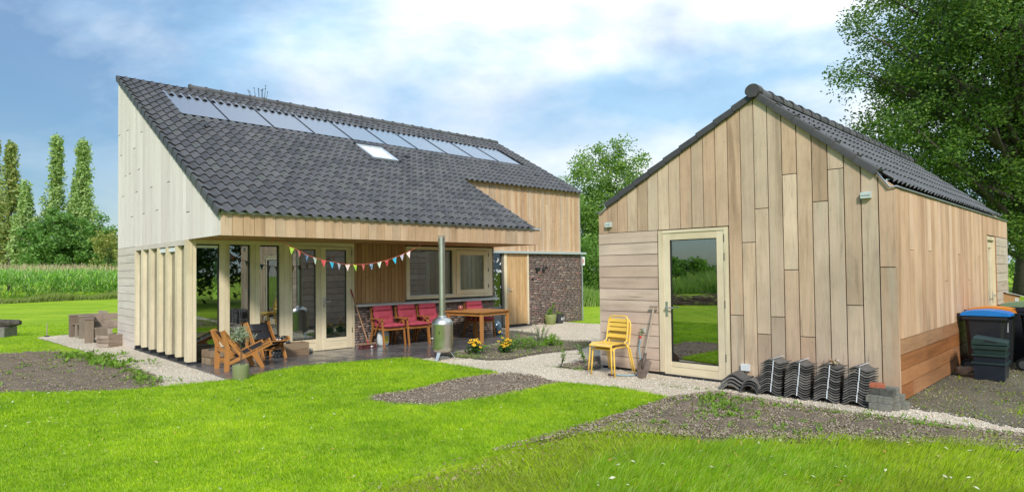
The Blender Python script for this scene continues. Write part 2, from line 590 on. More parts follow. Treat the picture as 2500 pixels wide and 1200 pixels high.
def roof_field(parent, spots, frame, cw, gauge, A, nind, camloc, name='roof_tile', mesh_name='roof_tile'):
    # spots: list of (x along the eave, distance up the slope); frame: 4x4 from roof plane to the building's own axes
    V, F = tile_mesh(cw, gauge, A)
    me = bpy.data.meshes.new(mesh_name)
    me.from_pydata([tuple(p) for p in V], [], F)
    sm = [True] * 8 + [True] * 8 + [False]
    me.polygons.foreach_set('use_smooth', sm)
    me.materials.append(MT['tile'])
    pm = parent.matrix_basis if parent.parent is None else parent.parent.matrix_basis
    def dist(s):
        return ((pm @ (frame @ Vector((s[0], s[1], 0)))) - camloc).length
    spots = sorted(spots, key=dist)
    for s in spots[:nind]:
        o = bpy.data.objects.new(name, me)
        COL.objects.link(o)
        o.parent = parent
        o.matrix_local = frame @ Matrix.Translation((s[0] + random.uniform(-.0015, .0015), s[1] + random.uniform(-.004, .004), random.uniform(-.0015, .0015))) @ Matrix.Rotation(random.uniform(-.006, .006), 4, 'Z')
    rest = spots[nind:]
    if rest:
        R = np.array(frame.to_3x3())
        T = np.array(frame.translation)
        VV, FF = [], []
        Fq = np.array(F)
        for i, s in enumerate(rest):
            P = V + np.array([s[0] + random.uniform(-.0015, .0015), s[1] + random.uniform(-.004, .004), random.uniform(-.0015, .0015)])
            VV.append(P @ R.T + T)
            FF.append(Fq + i * len(V))
        o = npobj('distant_roof_tile', np.concatenate(VV), np.concatenate(FF), MT['tiles'], parent)
        o['kind'] = 'stuff'
        n = len(rest)
        o.data.polygons.foreach_set('use_smooth', sm * n)
    return me

CAMV = Vector((0, 0, 1.6))

# ---------------------------------------------------------------- bricks
def brickmat():
    t = NT('brown_brick')
    r = t.irand()
    base = t.ramp(r, [(0.0, (0.135, 0.103, 0.088)), (0.25, (0.20, 0.148, 0.125)), (0.5, (0.165, 0.130, 0.116)), (0.68, (0.24, 0.145, 0.115)), (0.82, (0.20, 0.160, 0.142)), (0.95, (0.34, 0.265, 0.215)), (1.0, (0.29, 0.14, 0.12))])
    v = t.coord()
    n = t.noise(v, 26, 5, 0.65)
    col = t.mix(1.0, base, t.ramp(n, [(0.3, 0.72), (0.7, 1.25)]), 'MULTIPLY')
    return t.done(t.bsdf(col, 0.85, 0, t.bump(n, 0.6, 0.006), spec=0.25))
MT['brick'] = brickmat()
MT['mortar'] = plain('dark_mortar', (0.125, 0.108, 0.096), 0.95, 0, 0.25, 40, 0.5)

def brick_wall(parent, name, plane, a0, a1, z0, z1, off, flip=-1, holes=(), bw=0.20, bh=0.044, j=0.009):
    # bricks on the plane u=const ('x') or v=const ('y'); proud side is `flip`
    V, F = [], []
    rng = random.Random(hash((a0, z0, off)) & 0xffff)
    row = 0
    z = z0
    while z < z1 - 0.01:
        a = a0 - rng.uniform(0, 0.2)
        ze = min(z + bh, z1)
        while a < a1:
            L = bw if rng.random() > 0.3 else bw * 0.49
            b0, b1 = max(a, a0), min(a + L, a1)
            if b1 - b0 > 0.02 and not any(h[0] < (b0 + b1) / 2 < h[1] and h[2] < (z + ze) / 2 < h[3] for h in holes):
                d = off + flip * (0.010 + rng.uniform(-.003, .004))
                e = off - flip * 0.05
                lo, hi = min(d, e), max(d, e)
                dz = rng.uniform(-.002, .002)
                m = MB()
                if plane == 'y':
                    m.box(b0, b1, lo, hi, z + dz, ze + dz)
                else:
                    m.box(lo, hi, b0, b1, z + dz, ze + dz)
                o = len(V)
                V += m.v
                F += [tuple(i + o for i in f) for f in m.f]
            a += L + j
        z += bh + j
        row += 1
    o = npobj(name, np.array(V), np.array(F), MT['brick'], parent)
    o['kind'] = 'stuff'
    return o

# ================================================================ HOUSE
house = thing('house', 'long wood and brick house with dark tiled roof and solar panels', 'house', (HX, HY, 0), HW)
ZH, ZF = 2.234, 2.60
OV = 1.629
KS = 0.5518
TH = math.atan(KS)
VB = 5.036
def rz(v, off=0.0):
    return ZF + (v + OV) * KS + off

def boards(parent, name, mat, plane, edges, zlo, ztop, face, thick, joints=(), gap=0.007, flip=-1, zgap=0.006):
    # vertical boards between consecutive edges; ztop(a) gives the top at a
    for i in range(len(edges) - 1):
        a, b = edges[i] + gap / 2, edges[i + 1] - gap / 2
        cuts = sorted(z for (p, z) in joints if edges[i] <= p < edges[i + 1])
        lo = zlo(0.5 * (a + b)) if callable(zlo) else zlo
        spans = []
        for zc in cuts + [None]:
            spans.append((lo, None if zc is None else zc - zgap / 2))
            if zc is not None:
                lo = zc + zgap / 2
        for z0, z1 in spans:
            d = face + flip * random.uniform(-0.0015, 0.0025)
            e = face - flip * thick
            ta, tb = (ztop(a), ztop(b)) if z1 is None else (z1, z1)
            pts = [(a, z0), (b, z0), (b, tb), (a, ta)]
            obj(name, MB().prism(pts, 'y' if plane == 'y' else 'x', min(d, e), max(d, e)), mat, parent)

def hboards(parent, name, mat, plane, a0, a1, zs, face, thick, flip=-1, gap=0.008, cuts=None):
    for i in range(len(zs) - 1):
        xs = [a0] + (cuts[i] if cuts and i < len(cuts) else []) + [a1]
        for k in range(len(xs) - 1):
            d = face + flip * random.uniform(-0.0015, 0.0025)
            e = face - flip * thick
            lo, hi = min(d, e), max(d, e)
            b0 = xs[k] + (0.002 if k else 0)
            b1 = xs[k + 1] - (0.002 if k < len(xs) - 2 else 0)
            m = MB()
            if plane == 'y':
                m.box(b0, b1, lo, hi, zs[i] + gap / 2, zs[i + 1] - gap / 2)
            else:
                m.box(lo, hi, b0, b1, zs[i] + gap / 2, zs[i + 1] - gap / 2)
            obj(name, m, mat, parent)

# --- gable wall
gab = obj('gable_wall', MB().prism([(-OV + .02, ZH + .005), (VB - .02, ZH + .005), (VB - .02, rz(VB) - .03), (-OV + .02, rz(-OV) - .03)], 'x', 0.0055, 0.10), plain('cladding_joint', (.10, .09, .08), .9), house)
n = 35
ed = [-OV + (VB + OV) * i / n for i in range(n + 1)]
GJ = [(4.14, 4.88), (4.88, 4.89), (3.06, 4.65), (3.59, 4.39), (4.69, 4.39), (3.24, 3.88), (3.98, 3.88), (4.32, 3.87), (1.05, 3.38), (2.34, 3.4), (3.44, 3.41), (4.55, 3.42), (1.8, 2.9), (-0.04, 2.72), (2.91, 2.9), (3.84, 2.9)]
boards(gab, 'board', MT['gable'], 'x', ed, ZH, lambda v: rz(v, -0.012), 0.0, 0.022, GJ, gap=0.014, flip=-1, zgap=.016)
low = obj('lower_gable_wall', MB().box(0.026, 0.10, 3.50, VB - .02, 0.0, ZH - .01), MT['dark'], house)
zs = [0.0 + (ZH - 0.004) * i / 13 for i in range(14)]
hboards(low, 'plank', MT['gable_h'], 'x', 3.515, VB, zs, 0.0, 0.024)
obj('corner_strip', MB().box(-0.004, 0.05, 3.497, 3.512, 0, ZH), MT['shed_low'], house)
# --- slatted windows in the gable
D = 0.085
slatw = bpy.data.objects.new('slat_window', None)
COL.objects.link(slatw)
slatw.parent = house
pos = [(3.409, 3.492), (2.849, 2.975), (2.283, 2.40), (1.694, 1.82), (1.126, 1.26), (0.546, 0.67)]
for a, b in pos:
    obj('post', MB().box(-0.012, D, a, b, 0.10, ZH - 0.095), MT['frame'], slatw)
    obj('foot_block', MB().box(-0.006, D, a + .004, b - .004, 0.03, 0.098), MT['black'], slatw)
obj('head_rail', MB().box(-0.013, D + .002, 0.142, 3.494, ZH - 0.094, ZH - .004), MT['gable_h'], slatw)
obj('sill', MB().box(-0.02, D + .03, 0.0, 3.494, 0.0, 0.035), MT['blackpl'], slatw)
for i in range(len(pos)):
    a = pos[i + 1][1] if i + 1 < len(pos) else 0.142
    b = pos[i][0]
    obj('pane', MB().box(D - .02, D - .01, a, b, 0.04, ZH - .1), MT['glass'], slatw)
    obj('reveal', MB().box(D - .035, D + .02, a + .002, a + .05, 0.036, ZH - .1), MT['zinc'], slatw)
for i in (3, 4):
    obj('vent_grille', MB().box(0.01, D - .03, pos[i + 1][1] + .01, pos[i][0] - .01, ZH - .19, ZH - .11), MT['white'], slatw)
# --- corner post and glazed front
gf = bpy.data.objects.new('glazed_front', None)
COL.objects.link(gf)
gf.parent = house
obj('corner_post', MB().box(-0.012, 0.075, -0.03, 0.14, 0.062, ZH - .003), MT['frame'], gf)
obj('corner_post', MB().box(0.079, 0.14, -0.026, 0.14, 0.062, ZH - .003), MT['frame'], gf)
obj('foot_block', MB().box(-0.018, 0.15, -0.036, 0.14, 0.0, 0.062), MT['blackpl'], gf)
for a, b in ((0.556, 0.640), (0.643, 0.723), (1.116, 1.20), (1.203, 1.287), (1.682, 1.765), (1.768, 1.864)):
    obj('post', MB().box(a, b, -0.022 + random.uniform(0, .004), 0.13, 0.03, ZH - .075), MT['frame'], gf)
obj('head_rail', MB().box(0.142, 3.306, -0.024, 0.13, ZH - .074, ZH - .002), MT['frame_x'], gf)
obj('threshold', MB().box(0.152, 3.306, -0.03, 0.13, 0.0, 0.029), MT['blackpl'], gf)
for a, b in ((0.14, 0.556), (0.723, 1.116), (1.287, 1.682)):
    obj('pane', MB().box(a, b, 0.058, 0.070, 0.031, ZH - .076), MT['glass'], gf)
    obj('gasket', MB().box(a, a + .022, 0.045, 0.085, 0.031, ZH - .076).box(b - .022, b, 0.045, 0.085, 0.031, ZH - .076).box(a + .022, b - .022, 0.045, 0.085, ZH - .10, ZH - .076), MT['black'], gf)
obj('vent_grille', MB().box(0.16, 0.53, 0.03, 0.05, ZH - .145, ZH - .10), MT['white'], gf)
obj('door_jamb', MB().box(3.250, 3.306, -0.022, 0.12, 0.03, ZH - .075), MT['frame'], gf)
def leaf_door(nm, a, b, ga, gb, z0, z1, gz0, gz1, v0, v1, mats, hinge, par, gl, lever=None, hand=1):
    d = bpy.data.objects.new(nm, None)
    COL.objects.link(d)
    d.parent = par
    obj('stile', MB().box(a, ga, v0, v1, z0, z1), mats[0], d)
    obj('stile', MB().box(gb, b, v0, v1, z0, z1), mats[0], d)
    obj('top_rail', MB().box(ga, gb, v0 + .002, v1, gz1, z1), mats[1], d)
    m = MB().box(ga, gb, v0 + .002, v1, z0, gz0 - .075)
    obj('bottom_rail', m, mats[1], d)
    obj('bottom_rail', MB().box(ga, gb, v0 + .006, v1, gz0 - .070, gz0), mats[1], d)
    obj('pane', MB().box(ga - .002, gb + .002, v0 + .03, v0 + .045, gz0, gz1), gl, d)
    obj('gasket', MB().box(ga, ga + .012, v0 + .012, v0 + .029, gz0, gz1).box(gb - .012, gb, v0 + .012, v0 + .029, gz0, gz1).box(ga + .012, gb - .012, v0 + .012, v0 + .029, gz0, gz0 + .012).box(ga + .012, gb - .012, v0 + .012, v0 + .029, gz1 - .012, gz1), MT['black'], d)
    for z in hinge[1:]:
        m = MB()
        for k in range(5):
            m.cyl((hinge[0], v0 - .008, z + k * .022), (hinge[0], v0 - .008, z + k * .022 + .017), .008, n=8)
        obj('hinge', m, MT['black'], d)
    if lever is not None:
        m = MB().box(lever - .02, lever + .02, v0 - .008, v0, .90, 1.12)
        m.cyl((lever, v0 - .008, 1.03), (lever, v0 - .05, 1.03), .011).cyl((lever - .008 * hand, v0 - .05, 1.03), (lever + .13 * hand, v0 - .05, 1.03), .010)
        obj('handle', m, MT['chrome'], d, True, angle=40)
    return d
leaf_door('glass_door', 1.868, 2.540, 1.932, 2.430, 0.035, ZH - .08, 0.27, 2.09, -0.015, 0.05, (MT['frame'], MT['frame_x']), (2.0,), house, MT['glass'])
leaf_door('glass_door', 2.546, 3.246, 2.653, 3.122, 0.035, ZH - .08, 0.27, 2.09, -0.015, 0.05, (MT['frame'], MT['frame_x']), (3.25, .35, 1.1, 1.75, 1.98), house, MT['glass'], lever=2.61)
# --- clad and bricked part of the porch wall
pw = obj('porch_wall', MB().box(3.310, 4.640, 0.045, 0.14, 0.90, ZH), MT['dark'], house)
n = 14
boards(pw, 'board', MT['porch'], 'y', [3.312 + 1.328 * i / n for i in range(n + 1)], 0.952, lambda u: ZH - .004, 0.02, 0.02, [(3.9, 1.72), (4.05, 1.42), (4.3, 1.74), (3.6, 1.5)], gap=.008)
bw = obj('brick_base', MB().box(3.312, 7.355, 0.012, 0.14, 0.0, 0.879), MT['mortar'], house)
brick_wall(bw, 'brick', 'y', 3.314, 7.353, 0.006, 0.876, 0.012)
bp = obj('brick_pier', MB().box(7.276, 7.356, 0.012, 1.05, 0.955, ZH - .002), MT['mortar'], house)
brick_wall(bp, 'brick', 'y', 7.280, 7.352, 0.958, ZH - .01, 0.012)
obj('brick_pier', MB().box(7.24, 7.354, 0.145, 1.09, 0.0, .954), MT['mortar'], house)
obj('window_ledge', MB().prism([(-.11, .885), (-.11, .925), (.03, .951), (.03, .881)], 'x', 3.316, 7.43), MT['alu'], house)
# --- big window
win = bpy.data.objects.new('window', None)
COL.objects.link(win)
win.parent = house
obj('frame', MB().box(4.644, 4.734, -0.02, 0.12, 0.985, 2.20), MT['frame'], win)
obj('frame', MB().box(7.121, 7.273, -0.02, 0.12, 0.985, 2.20), MT['frame'], win)
obj('frame', MB().box(5.988, 6.088, -0.02, 0.12, 1.052, 2.125), MT['frame'], win)
obj('frame', MB().box(4.735, 7.120, -0.018, 0.12, 2.126, 2.20), MT['frame_x'], win)
obj('frame', MB().box(4.735, 7.120, -0.018, 0.12, 0.985, 1.051), MT['frame_x'], win)
obj('pane', MB().box(4.734, 5.988, 0.045, 0.057, 1.051, 2.126), MT['glass'], win)
obj('gasket', MB().box(4.735, 4.755, .03, .044, 1.052, 2.125).box(5.967, 5.987, .03, .044, 1.052, 2.125).box(4.755, 5.967, .03, .044, 2.105, 2.125), MT['black'], win)
obj('sill', MB().box(4.74, 5.98, -.03, .044, 1.052, 1.075), MT['alu'], win)
cs = bpy.data.objects.new('casement', None)
COL.objects.link(cs)
cs.parent = house
for a, b in ((6.092, 6.205), (6.985, 7.118)):
    obj('stile', MB().box(a, b, -0.035, 0.05, 1.056, 2.122), MT['frame'], cs)
obj('rail', MB().box(6.207, 6.983, -0.033, 0.05, 1.056, 1.165), MT['frame_x'], cs)
obj('rail', MB().box(6.207, 6.983, -0.033, 0.05, 2.02, 2.122), MT['frame_x'], cs)
obj('pane', MB().box(6.205, 6.985, 0.0, 0.012, 1.165, 2.02), MT['glass'], cs)
for z in (1.2, 1.6, 1.98):
    obj('hinge', MB().cyl((7.125, -.043, z), (7.125, -.043, z + .09), .009), MT['black'], cs)
# --- fascia and soffit
fas = obj('fascia', MB().box(0.03, 7.30, -OV + .022, -OV + .06, ZH + .01, ZF - .01), MT['dark'], house)
n = 41
boards(fas, 'board', MT['fascia'], 'y', [0.0 + 7.34 * i / n for i in range(n + 1)], ZH - .004, lambda u: ZF - .004, -OV, 0.021, gap=.006)
obj('fascia_end', MB().box(7.342, 7.36, -OV + .002, 1.06, ZH - .003, ZF - .01), MT['fascia'], house)
obj('gutter_edge', MB().box(0.0, 7.38, -OV - .028, -OV + .05, ZF, ZF + .016).box(0.0, 7.38, -OV - .028, -OV - .02, ZF - .02, ZF), MT['alu'], house)
obj('gutter_edge', MB().add([(0, -OV - .02, ZF + .018), (.09, -OV - .02, ZF + .018), (-.03, -OV - .02, ZF + .085), (0, -OV + .2, ZF + .03), (.09, -OV + .2, ZF + .03), (-.03, -OV + .2, ZF + .18)], [(0, 1, 2), (3, 5, 4), (0, 2, 5, 3), (1, 4, 5, 2), (0, 3, 4, 1)]), MT['alu'], house)
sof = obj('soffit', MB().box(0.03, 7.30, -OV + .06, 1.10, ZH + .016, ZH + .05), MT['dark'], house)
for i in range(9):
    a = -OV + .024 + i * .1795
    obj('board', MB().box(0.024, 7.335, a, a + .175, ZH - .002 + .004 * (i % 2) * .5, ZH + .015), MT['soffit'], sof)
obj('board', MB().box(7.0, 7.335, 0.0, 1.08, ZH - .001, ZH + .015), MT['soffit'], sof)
# --- recessed entrance and brick end
V2 = 1.1048
be = obj('brick_end_wall', MB().box(9.726, 12.160, V2 + .012, V2 + .2, 0.0, 2.125), MT['mortar'], house)
brick_wall(be, 'brick', 'y', 9.728, 12.158, 0.006, 2.118, V2 + .012, bw=.2, bh=.042)
obj('trim_band', MB().box(7.36, 12.30, V2 - .10, V2 + .06, 2.122, 2.188), MT['alu'], house)
uw = obj('upper_wall', MB().box(7.20, 12.10, V2 + .022, V2 + .14, 2.15, rz(V2) - .05), MT['dark'], house)
n = 53
WJ = [(8.4, 3.67), (9.56, 3.67), (10.56, 3.64), (9.83, 3.09), (10.82, 3.12), (11.45, 3.27), (11.81, 3.11), (10.19, 2.89), (11.18, 2.89)]
boards(uw, 'board', MT['wallwood'], 'y', [7.165 + (12.12 - 7.165) * i / n for i in range(n + 1)], 2.192, lambda u: rz(V2) - .03, V2, .02, WJ, gap=.004)
obj('trim_band', MB().box(7.12, 12.15, V2 - .035, V2 + .06, rz(V2) - .026, rz(V2) - .008), MT['fascia'], house)
obj('corner_trim', MB().box(12.122, 12.135, V2 - .004, V2 + .10, 2.19, rz(V2) - .03), MT['alu'], house)
fd = bpy.data.objects.new('front_door', None)
COL.objects.link(fd)
fd.parent = house
obj('jamb', MB().box(8.726, 8.836, V2 - .03, V2 + .12, 0.03, 2.12), MT['frame'], fd)
obj('jamb', MB().box(9.660, 9.722, V2 - .03, V2 + .12, 0.03, 2.12), MT['frame'], fd)
for i in range(9):
    w = (9.656 - 8.842) / 9
    obj('board', MB().box(8.842 + i * w + .003, 8.842 + (i + 1) * w - .003, V2 - .005, V2 + .05, 0.07, 2.115), MT['doorwood'], fd)
obj('panel', MB().box(8.842, 9.656, V2 + .005, V2 + .06, 0.05, 2.118), MT['dark'], fd)
obj('threshold', MB().box(8.72, 9.73, V2 - .12, V2 + .1, 0.0, .045), MT['blackpl'], fd)
obj('handle', MB().box(8.875, 8.915, V2 - .015, V2 - .005, .95, 1.15).cyl((8.895, V2 - .015, 1.08), (8.895, V2 - .06, 1.08), .011).cyl((8.89, V2 - .06, 1.08), (9.02, V2 - .06, 1.08), .011), MT['chrome'], fd)
sd = bpy.data.objects.new('sidelight', None)
COL.objects.link(sd)
sd.parent = house
obj('pane', MB().box(7.42, 8.66, V2 + .03, V2 + .04, 0.62, 2.12), glass('sidelight_glass', .08, (.5, .52, .5)), sd)
obj('panel', MB().box(7.42, 8.66, V2 + .02, V2 + .06, 0.0, .62), plain('grey_panel', (.17, .17, .16), .5), sd)
obj('frame', MB().box(8.66, 8.724, V2 - .01, V2 + .1, 0.0, 2.12), plain('grey_brown_frame', (.16, .14, .115), .5), sd)
rr = random.Random(5)
m = MB()
for i in range(34):
    cx, cz = rr.uniform(8.30, 8.62), rr.uniform(.45, 2.02)
    a = rr.uniform(0, PI)
    s = rr.uniform(.012, .030) if i > 1 else .05
    pts = []
    for k in range(8):
        t = 2 * PI * k / 8
        x, z = s * 1.6 * math.cos(t), s * .7 * math.sin(t)
        pts.append((cx + x * math.cos(a) - z * math.sin(a), cz + x * math.sin(a) + z * math.cos(a)))
    m.prism(pts, 'y', V2 + .012, V2 + .016)
obj('leaf_decal', m, MT['white'], sd)
# house number, letter slot, bell
num = bpy.data.objects.new('house_number', None)
COL.objects.link(num)
num.parent = house
def text_mesh(s, size, ext=0.004):
    cu = bpy.data.curves.new('lettering', 'FONT')
    cu.body = s
    cu.size = size
    cu.extrude = ext
    o = bpy.data.objects.new('lettering', cu)
    COL.objects.link(o)
    bpy.context.view_layer.update()
    me = bpy.data.meshes.new_from_object(o.evaluated_get(bpy.context.evaluated_depsgraph_get()))
    bpy.data.objects.remove(o)
    return me
def text_obj(s, size, mat, parent, loc, rot, ext=.004, name='lettering', shear=0):
    me = text_mesh(s, size, ext)
    me.materials.clear()
    me.materials.append(mat)
    o = bpy.data.objects.new(name, me)
    COL.objects.link(o)
    o.parent = parent
    o.location = loc
    o.rotation_euler = rot
    return o
text_obj('6', .26, MT['black'], num, (10.30, V2 - .02, 1.56), (PI / 2, 0, 0), .008)
text_obj('A', .15, MT['black'], num, (10.45, V2 - .02, 1.66), (PI / 2, 0, 0), .008)
obj('letter_slot', MB().box(10.05, 10.20, V2 - .045, V2 + .01, 1.63, 1.70).box(10.05, 10.11, V2 - .04, V2 + .01, 1.56, 1.63), MT['black'], house)
obj('door_bell', MB().cyl((9.90, V2 - .03, 1.37), (9.90, V2 + .01, 1.37), .03, n=14), MT['black'], house)
# --- inside and rear
ins = bpy.data.objects.new('room', None)
COL.objects.link(ins)
ins.parent = house
obj('floor', MB().box(.08, 1.5, .14, VB - .13, -.02, .012).box(1.5, 7.2, .14, 8.35, -.02, .012).box(7.2, 12.0, 1.3, 8.35, -.02, .012), MT['roomfloor'], ins)
obj('ceiling', MB().box(.11, 1.5, .15, VB - .13, ZH + .06, ZH + .09).box(1.5, 7.2, .15, 8.35, ZH + .06, ZH + .09).box(7.2, 12.0, 1.3, 8.35, ZH + .06, ZH + .09), plain('room_ceiling', (.45, .44, .40), .9), ins)
obj('partition', MB().box(7.16, 7.24, .15, 8.35, .013, ZH + .05), MT['plaster'], ins)  # unseen wall, added to stop light passing between the rooms
obj('partition', MB().box(3.9, 4.0, .6, 5.5, .013, ZH + .05), MT['plaster'], ins)
obj('back_wall', MB().box(1.58, 3.26, 8.36, 8.5, 0, 2.6).box(3.95, 12.1, 8.36, 8.5, 0, 2.6).box(3.26, 3.95, 8.36, 8.5, 0, .84).box(3.26, 3.95, 8.36, 8.5, 2.0, 2.6), MT['gable_h'], house)
obj('pane', MB().box(3.26, 3.95, 8.40, 8.41, .84, 2.0), MT['glass'], ins)
obj('back_wall', MB().box(.10, 1.58, VB - .12, VB - .02, 0, rz(VB) - .06), MT['gable_h'], house)
obj('side_wall', MB().prism([(VB - .12, 0), (8.5, 0), (8.5, 2.6), (VB - .12, rz(VB) - .1)], 'x', 1.50, 1.58), MT['gable_h'], house)
obj('side_wall', MB().prism([(V2 + .2, 0), (8.5, 0), (8.5, 3.9), (VB, rz(VB) - .1), (V2 + .2, rz(V2 + .2) - .1)], 'x', 12.02, 12.10), MT['wallwood'], house)
m = MB()
pts = []
for i in range(49):
    u = .80 + .62 * i / 48
    pts.append((u, .24 + .035 * math.sin(i * 1.25) + .01 * math.sin(i * .5)))
for i in range(48):
    (a, b), (c, d) = pts[i], pts[i + 1]
    m.add([(a, b, .03), (c, d, .03), (c, d, ZH - .05), (a, b, ZH - .05)], [(0, 1, 2, 3)])
obj('curtain', m, plain('mauve_curtain', (.26, .15, .12), .9), ins, True)
m = MB()
for i in range(30):
    u = 4.72 + .42 * i / 30
    m.add([(u, .26 + .03 * math.sin(i * 1.3), 1.06), (u + .014, .26 + .03 * math.sin(i * 1.3 + 1.3), 1.06), (u + .014, .26 + .03 * math.sin(i * 1.3 + 1.3), 2.14), (u, .26 + .03 * math.sin(i * 1.3), 2.14)], [(0, 1, 2, 3)])
obj('curtain', m, plain('mauve_curtain_thin', (.24, .15, .13), .9), ins, True)

# --- roof
roof = obj('roof', MB().add([(-.02, -OV + .03, rz(-OV + .03, .002)), (7.13, -OV + .03, rz(-OV + .03, .002)), (7.13, V2 + .0, rz(V2, .002)), (12.13, V2, rz(V2, .002)), (12.13, VB, rz(VB, .002)), (-.02, VB, rz(VB, .002))]
     + [(-.02, -OV + .03, rz(-OV + .03, -.01)), (7.13, -OV + .03, rz(-OV + .03, -.01)), (7.13, V2 + .0, rz(V2, -.01)), (12.13, V2, rz(V2, -.01)), (12.13, VB, rz(VB, -.01)), (-.02, VB, rz(VB, -.01))],
     [(0, 1, 2, 5), (2, 3, 4, 5), (11, 8, 7, 6), (11, 10, 9, 8), (0, 6, 7, 1), (1, 7, 8, 2), (2, 8, 9, 3), (3, 9, 10, 4), (4, 10, 11, 5), (5, 11, 6, 0)]), MT['dark'], house)
obj('rear_roof', MB().prism([(VB, rz(VB) - .02), (8.9, rz(VB) - 2.15), (8.9, rz(VB) - 2.05), (VB, rz(VB) + .06)], 'x', 1.56, 12.13), MT['tiles'], house)
CW, GA, AM = 0.187, 0.305, 0.028
org = Vector((0, -OV - .075, rz(-OV - .075, .035)))
FR = Matrix.Translation(org) @ Matrix.Rotation(TH, 4, 'X')
PU0, PU1, PV0, PV1 = 0.72, 11.33, 2.93, 4.36
spots = []
for k in range(65):
    for r in range(25):
        u = .153 + CW * k
        s = r * GA
        v = org.y + (s + GA * .5) * math.cos(TH)
        if u > 7.12 and r < 10:
            continue
        if PU0 + .02 < u - .03 and u < PU1 + .06 and PV0 - .04 < v < PV1 - .06:
            continue
        if 4.80 < u - .03 and u < 5.66 and 1.62 < v < 2.52:
            continue
        spots.append((u, s))
me_tile = roof_field(roof, spots, FR, CW, GA, AM, 300, CAMV)
# verge tiles
Vv, Fv = [], []
ts = [(-.045, -.125), (-.050, -.02), (-.047, .008), (-.034, .025), (-.015, .021), (.005, .008), (.03, -.008), (.055, -.02), (.085, -.022)]
for y, dz in ((0, .038), (GA + .05, 0)):
    for x, z in ts:
        Vv.append((x - (.012 if y == 0 and x < -.01 else 0), y, z + dz))
nx = len(ts)
for i in range(nx - 1):
    Fv.append((i, i + 1, nx + i + 1, nx + i))
o = len(Vv)
for dz in (.038, .026):
    for x, z in ts:
        Vv.append((x - (.012 if x < -.01 and dz > .03 else 0), 0, z + dz))
for i in range(nx - 1):
    Fv.append((o + nx + i, o + nx + i + 1, o + i + 1, o + i))
mev = bpy.data.meshes.new('verge_tile')
mev.from_pydata(Vv, [], Fv)
mev.polygons.foreach_set('use_smooth', [True] * len(mev.polygons))
mev.materials.append(MT['tile'])
for r in range(25):
    o = bpy.data.objects.new('verge_tile', mev)
    COL.objects.link(o)
    o.parent = roof
    o.matrix_local = FR @ Matrix.Translation((0, r * GA + random.uniform(-.004, .004), .002))
obj('top_batten', MB().box(-.05, 1.58, VB - .06, VB + .02, rz(VB, -.05), rz(VB, .03)), MT['dark'], roof)
# ridge caps
def ridge_cap(parent, a, L, y, z, r, axis='x', collar=True, n=12, mat=None):
    m = MB()
    def ring(p, rad):
        out = []
        for i in range(n + 1):
            t = PI * (-.12 + 1.24 * i / n)
            out.append((p, y + rad * math.cos(t), z + rad * math.sin(t)) if axis == 'x' else (y + rad * math.cos(t), p, z + rad * math.sin(t)))
        return out
    secs = [(a, r * 1.16), (a + .05, r * 1.16), (a + .055, r * 1.0), (a + L + .02, r * .97)]
    vs = []
    for p, rad in secs:
        vs += ring(p, rad)
    fs = []
    for j in range(len(secs) - 1):
        for i in range(n):
            fs.append((j * (n + 1) + i, j * (n + 1) + i + 1, (j + 1) * (n + 1) + i + 1, (j + 1) * (n + 1) + i))
    m.add(vs, fs)
    # front rim thickness
    q0 = ring(a, r * 1.16)
    q1 = ring(a, r * 1.02)
    m.add(q0 + q1, [(i, i + 1, n + 1 + i + 1, n + 1 + i) for i in range(n)])
    return obj('ridge_tile', m, mat or MT['tile'], parent, True, angle=50)
ZR = rz(VB, .06)
L = .378
for i in range(28):
    ridge_cap(roof, 1.58 + i * L, L, VB + .06, ZR, .10)
obj('ridge_end', MB().cyl((1.565, VB + .06, ZR + .01), (1.582, VB + .06, ZR + .01), .10, n=16), MT['tile'], roof)
# solar panels
pm = NT('solar_glass')
pcol = pm.ramp(pm.noise(pm.coord((3, 3, 3)), 2, 2), [(0.3, (.012, .014, .02)), (0.7, (.02, .022, .03))])
pg = pm.new('ShaderNodeBsdfGlossy')
pg.inputs['Roughness'].default_value = .28
pg.inputs['Color'].default_value = (.72, .735, .75, 1)
pf = pm.new('ShaderNodeFresnel')
pf.inputs['IOR'].default_value = 1.9
pmx = pm.new('ShaderNodeMixShader')
pm.link(pm.math('MINIMUM', pm.math('MULTIPLY_ADD', pf.outputs[0], 1.0, .4), .9), pmx.inputs[0])
pm.link(pm.bsdf(pcol, .3), pmx.inputs[1])
pm.link(pg.outputs[0], pmx.inputs[2])
pan_mat = pm.done(pmx.outputs[0])
npan = 10
PW = (PU1 - PU0) / npan
s0 = (PV0 - org.y) / math.cos(TH)
s1 = (PV1 - org.y) / math.cos(TH) + .12
for i in range(npan):
    a, b = PU0 + i * PW + .012, PU0 + (i + 1) * PW - .012
    p = obj('solar_panel', MB().box(a, b, s0, s1, -.01, .012), pan_mat, house)
    p.matrix_local = FR
    q = obj('panel_edge', MB().box(a - .014, a, s0 - .01, s1, -.012, .026).box(b, b + .008, s0 - .01, s1, -.012, .022).box(a, b, s0 - .03, s0, -.012, .02), MT['black'], p)
